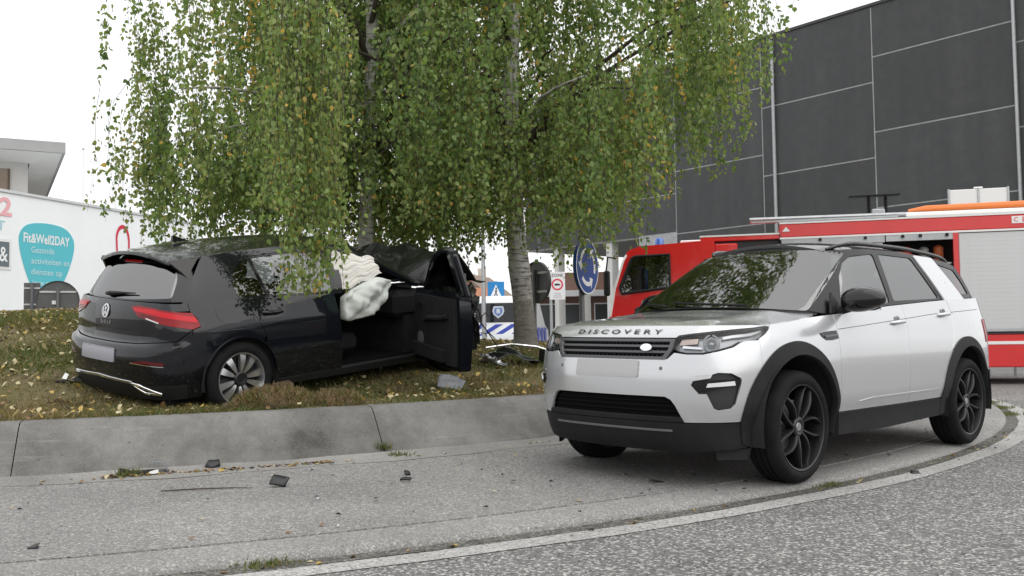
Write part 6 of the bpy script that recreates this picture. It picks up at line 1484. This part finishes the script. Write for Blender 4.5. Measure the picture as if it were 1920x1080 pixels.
def leaf6(b0, d, w_, nn, sz):
    return np.stack([b0, b0+d*sz*.24+w_*sz*.34+nn*sz*.06, b0+d*sz*.52+w_*sz*.33+nn*sz*.07, b0+d*sz*1.08-nn*sz*.05, b0+d*sz*.52-w_*sz*.33+nn*sz*.07, b0+d*sz*.24-w_*sz*.34+nn*sz*.06],1).reshape(-1,3)
def zbot(x, y):
    z = 2.5 + .25*sin(x*1.7+y) 
    if x > 1.4: z += (x-1.4)*1.1
    if x < -4.0: z += .35*min(1,(-4.0-x)/.5)
    return z
def birch(bx, by, r0, lean, seed, n_low, n_high, label, rad):
    rng = np.random.default_rng(seed); z0 = gz(bx,by) - .1
    t = empty('birch_tree', (bx,by,z0), 0, label, 'tree', None)
    hh = np.linspace(0,10.2-z0,40)
    ctr = np.stack([lean[0]*hh + .05*np.sin(hh*1.1+seed), lean[1]*hh + .05*np.cos(hh*.9+seed), hh],1)
    rd_ = r0*(1-.075*hh) * (1+.35*np.exp(-hh/.16)) * (1+.03*np.sin(hh*6)); rd_ = np.maximum(rd_,.02)
    mb = MB(); mb.tube(ctr, rd_, 18); 
    V = np.array(mb.V); ang = np.arctan2(V[:,1]-np.interp(V[:,2],hh,ctr[:,1]), V[:,0]-np.interp(V[:,2],hh,ctr[:,0]))
    mb.V = (V + np.stack([np.cos(ang),np.sin(ang),0*ang],1)*(.010*np.sin(ang*5+V[:,2]*3)+.006*np.sin(ang*9-V[:,2]*8))[:,None]).tolist()
    mb.build('trunk', BARK, t, smooth=60)
    P0 = []; LEN = []; TINT = []; clus = []
    for k in range(n_low + n_high):
        for _ in range(60):
            a = rng.uniform(0,2*pi); r = rad*sqrt(rng.uniform(.02,1)); x, y = bx+r*cos(a), by+r*sin(a)*.93
            if y < 8.5 or y > 17.8: continue
            if y < 9.6 and x > -.6: continue
            if y < by and abs(x/y - bx/by)*by < .50 and rng.random() < .96: continue
            # keep the outer left and right fringes loose
            if rng.random() > (1 if r < rad*.8 else .75): continue
            break
        else: continue
        zb = zbot(x,y); dome = 9.8 - .30*r*r*.55
        zs = (zb+rng.uniform(.8,2.0) if rng.random() < .42 else rng.uniform(zb+.7, 6.7)) if k < n_low else rng.uniform(6.4, max(6.6,dome))
        clus.append((x,y,zs,r))
    # limbs: each feeds a few clusters
    cl_ = sorted(clus, key=lambda c: -c[3])
    for k in range(26):
        x,y,zs,r = cl_[k*len(cl_)//30]
        zt_ = zs+.15; zb_ = max(2.2-z0+1.2, zt_-z0 - .55*r - .4); cx_ = np.interp(zb_,hh,ctr[:,0]); cy_ = np.interp(zb_,hh,ctr[:,1])
        e = np.array([x-bx, y-by, zt_-z0]); s_ = np.array([cx_,cy_,zb_]); pts = []
        for u in np.linspace(0,1,9):
            p = s_+(e-s_)*u; p[2] += .35*sin(pi*u)*min(1,r/2) ; p[:2] += .05*np.array([sin(u*9+k),cos(u*7+k)]); pts.append(p)
        MB().tube(pts, np.linspace(.04+.008*rng.random(),.010,9), 7).build('limb', TWIG if rng.random()<.7 else BARK, t, smooth=60)
    tw = MB(); LV = []; MI = []
    for (x,y,zs,r) in clus:
        ns = rng.integers(7,13); zb = zbot(x,y); ctint = rng.normal(0,.5); cyel = rng.random() < .08
        for s_ in range(ns):
            ox, oy = rng.normal(0,.20,2); top = zs + rng.normal(0,.18)
            ln = rng.uniform(.8,2.3) if rng.random() < .8 else rng.uniform(2.0,3.0); bot = max(top-ln, zb+rng.normal(0,.22)); ln = max(.35, top-bot)
            n = int(ln/.029); u = np.sort(rng.uniform(0,1,n)); dr = rng.normal(0,.16,2); ph = rng.uniform(0,6)
            cx_ = x+ox + dr[0]*(1-np.exp(-3*u)) + .05*np.sin(u*6+ph); cy_ = y+oy + dr[1]*(1-np.exp(-3*u)) + .03*np.cos(u*5+ph); cz_ = top - u*ln
            P = np.stack([cx_,cy_,cz_],1)
            un = np.linspace(0,1,5); tw.tube(np.stack([x+ox+dr[0]*(1-np.exp(-3*un))+.03*np.sin(un*6+ph)-bx, y+oy+dr[1]*(1-np.exp(-3*un))+.03*np.cos(un*5+ph)-by, top-un*ln-z0],1), [.0035,.003,.0025,.002,.0015], 3, cap=False)
            d = rng.normal(0,.62,(n,3)); d[:,2] -= 1.0; d /= np.linalg.norm(d,axis=1)[:,None]
            q = rng.normal(0,1,(n,3)); q[:,2] *= .5; w_ = np.cross(d,q); w_ /= np.linalg.norm(w_,axis=1)[:,None]; nn = np.cross(d,w_)
            sz = rng.uniform(.038,.076,n)[:,None]*(1.3 if top > 6.6 else 1.); off = rng.normal(0,.034,(n,3)); b0 = P + off
            LV.append(leaf6(b0, d, w_, nn, sz))
            g = ctint + rng.normal(0,.35) + rng.normal(0,.75,n); mi = np.digitize(g, [-.75,.35,1.15])
            ye = rng.random(n) < (.45 if (cyel and rng.random() < .6) else .005); mi[ye] = 4; MI.append(mi)
    tw.build('twigs', TWIG, t, smooth=False, fix=False)['kind'] = 'stuff'
    LV = np.vstack(LV) - np.array([bx,by,z0]); MI = np.concatenate(MI)
    quads('crown', LV, LEAVES, MI, t, 6)['kind'] = 'stuff'
    return len(MI)
_n = birch(-1.90,12.75,.115,(-.004,-.004),3,136,45,'birch with slender white trunk hanging its branches over the crashed black car',3.1)
_n += birch(.13,13.1,.150,(-.022,.004),8,106,42,'birch with stouter fissured trunk standing right of the crashed car by the round sign',3.6)
# low fringe that hangs in front of the black car's roof: branches of the first birch
def fringe(parent, cl, seed):
    rng = np.random.default_rng(seed); LV = []; MI = []; tw = MB(); px,py,pz = parent.location
    for (x,y,top,bot,ns,sd) in cl:
        for s_ in range(ns):
            ox, oy = rng.normal(0,sd,2); t_ = top+rng.normal(0,.15); b_ = bot+abs(rng.normal(0,.22)); ln = max(.3,t_-b_); n = int(ln/.026); u = np.sort(rng.uniform(0,1,n)); ph = rng.uniform(0,6)
            P = np.stack([x+ox+.04*np.sin(u*6+ph), y+oy+.04*np.cos(u*5+ph), t_-u*ln],1)
            un = np.linspace(0,1,6); tw.tube(np.stack([x+ox+.04*np.sin(un*6+ph)-px, y+oy+.04*np.cos(un*5+ph)-py, t_-un*ln-pz],1), [.0035,.003,.003,.0025,.002,.0015], 3, cap=False)
            d = rng.normal(0,.55,(n,3)); d[:,2] -= 1.; d /= np.linalg.norm(d,axis=1)[:,None]; q = rng.normal(0,1,(n,3)); w_ = np.cross(d,q); w_ /= np.linalg.norm(w_,axis=1)[:,None]; nn = np.cross(d,w_)
            sz = rng.uniform(.034,.058,n)[:,None]; b0 = P + rng.normal(0,.032,(n,3)); LV.append(leaf6(b0, d, w_, nn, sz))
            g = .35+rng.normal(0,.3)+rng.normal(0,.75,n); mi = np.digitize(g,[-.75,.35,1.15]); mi[rng.random(n) < .03] = 4; MI.append(mi)
    tw.build('twigs', TWIG, parent, smooth=False, fix=False)['kind'] = 'stuff'
    quads('hanging_fringe', np.vstack(LV)-np.array([px,py,pz]), LEAVES, np.concatenate(MI), parent, 6)['kind'] = 'stuff'
b1 = [o for o in COL.objects if o.name.startswith('birch_tree')][0]; b2 = [o for o in COL.objects if o.name.startswith('birch_tree')][1]
fringe(b1, [(-1.80,7.92,3.9,1.30,15,.09),(-1.64,8.02,3.9,1.38,15,.09),(-1.50,8.12,3.8,1.62,10,.10),(-1.95,7.9,3.8,1.75,8,.09),(-2.1,9.2,3.6,2.25,10,.18),(-2.3,9.6,3.3,2.3,9,.17),(-1.0,10.2,3.2,2.2,8,.15),(-.75,10.2,3.2,2.12,9,.17),(-.4,10.6,3.2,2.2,9,.18),(-2.7,9.4,3.3,2.35,8,.18)], 31)
fringe(b2, [(.42,12.4,3.6,2.1,9,.14),(.75,12.9,3.7,2.5,10,.18),(1.2,13.1,3.7,2.55,10,.2),(-.45,12.3,3.5,2.3,8,.14),(1.55,13.3,3.7,2.45,8,.18)], 37)
# ------------------------------------------------------------------ grass, fallen leaves, torn turf, wreckage
rng = np.random.default_rng(77)
def mz(x, y): return mound_z(x, y)
n = 310000
X = rng.uniform(-12.0,2.4,n); Y = 6.2 + 9.8*rng.random(n)**1.7
k = np.hypot(X-CX, Y-CY) < R_TOP-.12; X, Y = X[k], Y[k]
k = np.abs(X/Y) < 1.0; X, Y = X[k], Y[k]
k = (np.sin(X*2.1+1)*np.sin(Y*1.7)+.6*np.sin(X*5.3-Y*4.1)+rng.normal(0,.7,len(X))) > -.55; X, Y = X[k], Y[k]; n = len(X)
Z = mz(X,Y)
h = rng.uniform(.022,.060,n); a = rng.uniform(0,2*pi,n); w_ = rng.uniform(.003,.0065,n)*(1+Y/14); ln = rng.normal(0,.028,(n,2))
T = np.stack([np.stack([X+w_*np.cos(a), Y+w_*np.sin(a), Z-.005],1), np.stack([X-w_*np.cos(a), Y-w_*np.sin(a), Z-.005],1), np.stack([X+ln[:,0], Y+ln[:,1], Z+h],1)],1).reshape(-1,3)
gp_ = np.sin(X*1.3+.7)*np.cos(Y*1.1-X*.4)+.5*np.sin(X*4.7+Y*3.9) + rng.normal(0,.6,n)
GM = [leaf_mat('grass_green',(.085,.115,.028),.3), leaf_mat('grass_olive',(.125,.115,.042),.3), leaf_mat('grass_straw',(.20,.155,.075),.3)]
tag(quads('grass', T, GM, np.where(gp_ > .55, 0, np.where(gp_ > -.35, 1, 2)), None, 3), 'short worn grass with straw patches covering the roundabout island', 'grass', kind='stuff')
# fallen birch leaves
def scatter_leaves(name, X, Y, Z, s0, s1, mats, probs, label, tilt=.35):
    n = len(X); a = rng.uniform(0,2*pi,n); s = rng.uniform(s0,s1,n)[:,None]
    d = np.stack([np.cos(a),np.sin(a),rng.normal(0,tilt,n)],1); w_ = np.stack([-np.sin(a),np.cos(a),rng.normal(0,tilt,n)],1); P = np.stack([X,Y,Z],1)
    nn = np.cross(d, w_); V = leaf6(P-d*s*.5, d, w_, nn*rng.uniform(-2.5,2.5,n)[:,None], s)
    return tag(quads(name, V, mats, rng.choice(len(mats), n, p=probs), None, 6), label, 'leaves', kind='stuff')
FL = [leaf_mat('fallen_pale',(.50,.44,.27),.2), leaf_mat('fallen_yellow',(.46,.33,.10),.2), leaf_mat('fallen_brown',(.20,.12,.06),.1), leaf_mat('fallen_dark',(.06,.045,.03),.1)]
n = 7000; X = rng.uniform(-12.0,2.4,n); Y = 6.2+9.8*rng.random(n)**1.3; r = np.hypot(X-CX,Y-CY); k = (r < R_TOP-.05) & (np.abs(X/Y) < 1.0); X, Y = X[k], Y[k]
scatter_leaves('fallen_leaves', X, Y, mz(X,Y)+rng.uniform(.025,.055,len(X)), .028,.060, FL, [.48,.25,.17,.10], 'pale fallen birch leaves scattered over the island grass', .45)
# leaves and grit on the apron and gutter
n = 260; a = rng.uniform(2.1,3.0,n); rr = np.where(rng.random(n) < .45, R_KERB+.07+np.abs(rng.normal(0,.08,n)), np.where(rng.random(n)<.5, rng.uniform(R_KERB+.1,R_STRIP,n), R_GUT+.03+np.abs(rng.normal(0,.05,n)))); X = CX+rr*np.sin(a); Y = CY+rr*np.cos(a)
scatter_leaves('road_leaves', X, Y, np.array([gz(x,y) for x,y in zip(X,Y)])+.010, .02,.045, FL, [.25,.2,.35,.2], 'dry leaves and chips along the kerb foot and gutter', .2)
n = 190; a = rng.uniform(2.655,2.80,n); rr = R_KERB+.13+rng.normal(0,.022,n); X = CX+rr*np.sin(a); Y = CY+rr*np.cos(a)
scatter_leaves('leaf_drift', X, Y, np.array([gz(x,y) for x,y in zip(X,Y)])+.014, .02,.045, FL, [.08,.2,.5,.22], 'line of brown leaf litter drifted along the kerb foot', .3)
n = 170; V = []; 
a = rng.uniform(2.05,2.95,n); rr = rng.uniform(R_KERB+.08,13.6,n); X = CX+rr*np.sin(a); Y = CY+rr*np.cos(a); s = rng.uniform(.006,.020,n)
th = rng.uniform(0,6.3,n); Zg = np.array([gz(x,y) for x,y in zip(X,Y)])+.008
V = np.stack([np.stack([X+s*np.cos(th+q)*f, Y+s*np.sin(th+q)*f, Zg+s*h_],1) for q,f,h_ in ((0,1,0),(1.7,.7,.5),(3.3,1.1,.1),(4.6,.6,.6))],1).reshape(-1,3)
tag(quads('plastic_shards', V, [BLACK_PLASTIC, GREY_PLASTIC, WHITE_PAINT], rng.choice(3,n,p=[.7,.15,.15])), 'tiny plastic shards strewn over the apron and road', 'debris', kind='stuff')
# weeds in the joints and the gutter
def tuft(name, x, y, n, hgt, spread, label, mats=None, rz=0, along=None):
    a = rng.uniform(0,2*pi,n); ox = rng.normal(0,spread,n); oy = rng.normal(0,spread*.6,n)
    if along: ox, oy = ox*along[0]-oy*along[1], ox*along[1]+oy*along[0]
    h = rng.uniform(.3,1,n)*hgt; w_ = rng.uniform(.003,.007,n); lean = rng.normal(0,.6,(n,2))*h[:,None]
    V = np.stack([np.stack([ox+w_*np.cos(a), oy+w_*np.sin(a), 0*a],1), np.stack([ox-w_*np.cos(a), oy-w_*np.sin(a), 0*a],1), np.stack([ox+lean[:,0], oy+lean[:,1], h],1)],1).reshape(-1,3)
    o = quads(name, V, mats or GM, rng.choice(3,n,p=[.6,.25,.15]), None, 3); o.location = (x,y,gz(x,y)+.012); return tag(o, label, 'weed', kind='stuff')
def pol(r, a): return CX+r*sin(a), CY+r*cos(a)
x,y = pol(R_KERB-.03,2.612); o = tuft('weed', x,y,60,.09,.025,'small green weed growing in the kerb joint below the open door'); o.location.z = .16
x,y = pol(R_KERB+.10,2.606); tuft('weed', x,y,70,.05,.05,'flat weed at the foot of the kerb joint nearest the SUV')
x,y = pol(R_KERB+.10,2.785); tuft('weed', x,y,110,.07,.05,'bright grass tuft beside the grey plastic debris at the kerb foot')
x,y = pol(R_GUT+.03,2.735); tuft('weed', x,y,160,.035,.07,'mossy grass in the gutter at the bottom edge of the picture', None, 0, (cos(.4),sin(.4)))
x,y = pol(R_GUT+.03,2.455); tuft('weed', x,y,120,.03,.08,'low gutter weed in front of the SUV front wheel', None, 0, (cos(.7),sin(.7)))
for i, a_ in enumerate((1.80,1.86,1.93,2.00)):
    x,y = pol(R_GUT+.05,a_); tuft('weed', x,y,180,.05,.13,('farthest','third','second','nearest')[i]+' weed patch in the gutter strip behind the SUV rear wheel', None, 0, (cos(.95),sin(.95)))
# torn turf thrown up at the rear wheel
def clod(name, x, y, sx, sy, sz, label, seed, mt=None, blades=200, rz=0., cat='soil clump'):
    mt = mt or mat('turf_soil', (.075,.055,.032), .95, spec=.1, var=.5, vs=18, bump=.8, bs=45); rg = np.random.default_rng(seed); V = []; nu_, nv_ = 26, 12
    ph = rg.uniform(0,6,8)
    for j in range(nv_+1):
        for i in range(nu_):
            t = 2*pi*i/nu_; p = (pi/2)*j/nv_; d = (cos(t)*cos(p), sin(t)*cos(p), sin(p)); q = 1+.16*sin(3*t+ph[0]+2*p)+.12*sin(5*t+ph[1]-3*p)+.10*sin(9*t+ph[2]+7*p)+.05*sin(17*t+ph[3]+5*p)+rg.normal(0,.05)
            V.append((d[0]*sx*q, d[1]*sy*q, d[2]*sz*q*(1+.25*sin(2*t+ph[4])) - .04))
    F_ = [(j*nu_+i, j*nu_+(i+1)%nu_, (j+1)*nu_+(i+1)%nu_, (j+1)*nu_+i) for j in range(nv_) for i in range(nu_)]
    o = empty(name, (x,y,gz(x,y)), rz, label, cat); mk('clump', V, F_, mt, o, smooth=True)
    if blades:
        t = rg.uniform(0,2*pi,blades); p = np.arcsin(rg.uniform(0,1,blades)); B = np.stack([np.cos(t)*np.cos(p)*sx, np.sin(t)*np.cos(p)*sy, np.sin(p)*sz-.02],1)*1.06; h = rg.uniform(.02,.06,blades); w_ = .005
        V = np.stack([B+[w_,0,0], B-[w_,0,0], B+np.stack([rg.normal(0,.03,blades), rg.normal(0,.03,blades), h],1)],1).reshape(-1,3)
        quads('turf_blades', V, GM+[FL[2]], rg.choice(4,blades,p=[.10,.30,.30,.30]), o, 3)['kind'] = 'stuff'
    return o
clod('torn_turf', -1.92,7.62,.33,.15,.165,'brown torn turf heaped against the black car rear wheel',5, blades=2600, rz=.5)
clod('torn_turf', -1.45,7.82,.20,.12,.12,'smaller brown turf heap just right of the rear wheel heap',6, blades=1200, rz=.2)
clod('soil_clod', -3.72,7.75,.10,.06,.05,'dark soil clod on the grass left of the black car bumper',7, blades=30)
# wreck pieces: bent plates
def plate(name, x, y, z, pts, mt, th, rot, label, cat='debris', bend=0., seed=0):
    v, f = tess(pts, [], .03); V = []; ph = seed
    for a,b_ in v: V.append((a, b_, bend*(a*a*6) + .006*sin(a*40+ph) + .006*sin(b_*55+ph)))
    o = mk(name, V, f, mt, None, smooth=40); sm = o.modifiers.new('s','SOLIDIFY'); sm.thickness = th
    o.location = (x,y,z); o.rotation_euler = rot; return tag(o, label, cat)
SHEET = mat('torn_plastic', (.013,.0135,.0145), .45, var=.3, vs=12); GREYP = mat('scuffed_grey_plastic', (.16,.17,.185), .45, var=.25, vs=14); SILV = mat('torn_silver', (.45,.46,.47), .3, .6, var=.2, vs=20)
# on the grass behind the bumper
pb = empty('bumper_fragment', (-3.86,8.34,gz(-3.86,8.34)+.02), .1, 'black plastic fragment with a white chip on the grass left of the black car', 'debris')
mb = MB(); mb.prism([(-.16,-.03),(-.05,-.06),(.14,-.02),(.24,.01),(.10,.04),(-.10,.05)], lambda a,b_: (a,b_,.0+.05*a), lambda a,b_: (a,b_,.035+.03*sin(a*14))); mb.build('plastic_strip', SHEET, pb)
mb = MB(); mb.prism([(-.10,0),(-.06,-.01),(-.05,.03),(-.085,.045)], lambda a,b_: (a,-.02+b_*.8,b_+.03), lambda a,b_: (a,-.012+b_*.8,b_+.032)); mb.build('white_chip', WHITE_PAINT, pb)
# at the kerb foot
kd = empty('kerb_debris', (-2.50,6.60,gz(-2.50,6.55)+.012), .35, 'curled grey and white plastic piece lying at the kerb foot', 'debris')
mb = MB(); V = []
for i in range(13):
    t = i/12*pi*.75
    for w2 in (-.05,.05): V.append((.07*cos(t)+.02, w2*(1-.3*i/12), .075*sin(t)+.006))
mb.add(V, [(2*i,2*i+1,2*i+3,2*i+2) for i in range(12)]); o = mb.build('curled_plate', GREYP, kd, fix=False); o.modifiers.new('s','SOLIDIFY').thickness = .006
mb = MB(); mb.prism([(-.22,-.02),(-.10,-.035),(.0,-.02),(-.02,.03),(-.14,.02)], lambda a,b_: (a,b_,.004), lambda a,b_: (a,b_,.03+.02*sin(a*20))); mb.build('dark_strip', SHEET, kd)
mb = MB(); mb.prism([(-.03,-.07),(.0,-.075),(.03,-.062),(-.01,-.05)], lambda a,b_: (a,b_,.004), lambda a,b_: (a,b_,.018+.2*(a+.03))); mb.build('white_chip', WHITE_PAINT, kd)
plate('black_lump', -2.145,6.77,.158, [(-.05,-.02),(.0,-.035),(.05,-.01),(.04,.03),(-.03,.035)], SHEET, .03, (.5,.1,.3), 'small black lump at the kerb foot right of the curled plate', bend=.4)
plate('plastic_square', -1.52,6.13,gz(-1.52,6.13)+.035, [(-.055,-.035),(.05,-.04),(.065,.035),(-.04,.04)], SHEET, .014, (.95,.15,.15), 'black square plastic piece lying on the apron below the turf heap', bend=.2, seed=2)
plate('plastic_chip', -.72,6.29,gz(-.72,6.29)+.012, [(-.04,-.01),(.03,-.015),(.04,.01),(-.03,.014)], SHEET, .012, (.2,.1,.1), 'flat black chip on the apron, lower of two close together', seed=1)
plate('plastic_chip', -.733,6.55,gz(-.733,6.55)+.02, [(-.02,-.02),(.02,-.015),(.015,.02),(-.02,.018)], SHEET, .014, (.6,.2,.4), 'little black chip on the apron, upper of two close together', seed=4)
plate('plastic_chip', .918,6.21,gz(.918,6.21)+.014, [(-.06,-.012),(.05,-.016),(.06,.008),(-.04,.016)], SHEET, .012, (.2,.1,.4), 'black sliver on the apron in front of the SUV bumper', seed=3)
plate('plastic_chip', 2.862,6.80,.02, [(-.03,-.02),(.03,-.02),(.03,.02),(-.025,.022)], SHEET, .02, (.4,.1,.2), 'black chip on the road line right of the SUV front wheel', seed=5)
plate('plastic_chip', -2.29,4.53,gz(-2.29,4.53)+.01, [(-.022,-.007),(.02,-.008),(.024,.007),(-.018,.008)], SHEET, .010, (.1,.1,.1), 'black chip on the apron near the bottom left corner', seed=6)
plate('plastic_chip', 3.15,8.9,gz(3.15,8.9)+.02, [(-.05,-.02),(.05,-.02),(.04,.03),(-.05,.02)], SHEET, .02, (.5,.1,.9), 'black chip on the ground under the SUV between its wheels', seed=7)
MB().tube([(-2.22,5.98,.094),(-2.0,6.02,.097),(-1.8,6.06,.094),(-1.66,6.05,.093)], [.004,.005,.004,.002], 5).build('fallen_twig', TWIG); tag(bpy.data.objects['fallen_twig'], 'thin dark twig lying on the apron below the kerb', 'twig')
# wreckage by the black car's nose
plate('grey_panel', -.62,9.30,gz(-.62,9.30)+.06, [(-.14,-.08),(.10,-.09),(.15,.0),(.08,.09),(-.10,.10)], GREYP, .012, (.75,.1,.3), 'scuffed grey plastic panel on the grass below the open car door', bend=.15, seed=2)
fw_ = empty('torn_fender', (-.02,10.95,gz(-.02,10.95)), .15, 'torn dark fender with a chrome strip lying by the birch foot', 'debris')
V = []
for j in range(9):
    for i in range(15):
        u, v = i/14, j/8; V.append((-.42+.72*u+.03*sin(v*9), -.12+.30*v, .02+.17*sin(pi*u)*(.5+.5*v)+.02*sin(u*14+v*7)))
o = mk('fender_skin', V, [(j*15+i,j*15+i+1,(j+1)*15+i+1,(j+1)*15+i) for j in range(8) for i in range(14)], CRUM, fw_, smooth=40); o.modifiers.new('s','SOLIDIFY').thickness = .008
MB().tube([(-.30,-.05,.20),(0,-.02,.235),(.3,.0,.20),(.62,.05,.10)], [.010,.014,.014,.008], 6).build('chrome_strip', CHROME, fw_)
MB().tube([(.45,.3,.02),(.46,.3,.16)], .075, 14).build('rubber_sleeve', RUBBER, fw_)
cf = empty('crumpled_foil', (-.22,10.55,gz(-.22,10.55)), .4, 'crumpled silver metal scrap on the grass beside the wrecked nose', 'debris')
rg = np.random.default_rng(3); V = []
for j in range(9):
    for i in range(9): V.append((-.14+.28*i/8+rg.normal(0,.02), -.08+.16*j/8+rg.normal(0,.02), abs(rg.normal(0,.035))+.12*(1-i/8)))
o = mk('scrap_sheet', V, [(j*9+i,j*9+i+1,(j+1)*9+i+1,(j+1)*9+i) for j in range(8) for i in range(8)], SILV, cf); o.modifiers.new('s','SOLIDIFY').thickness = .004
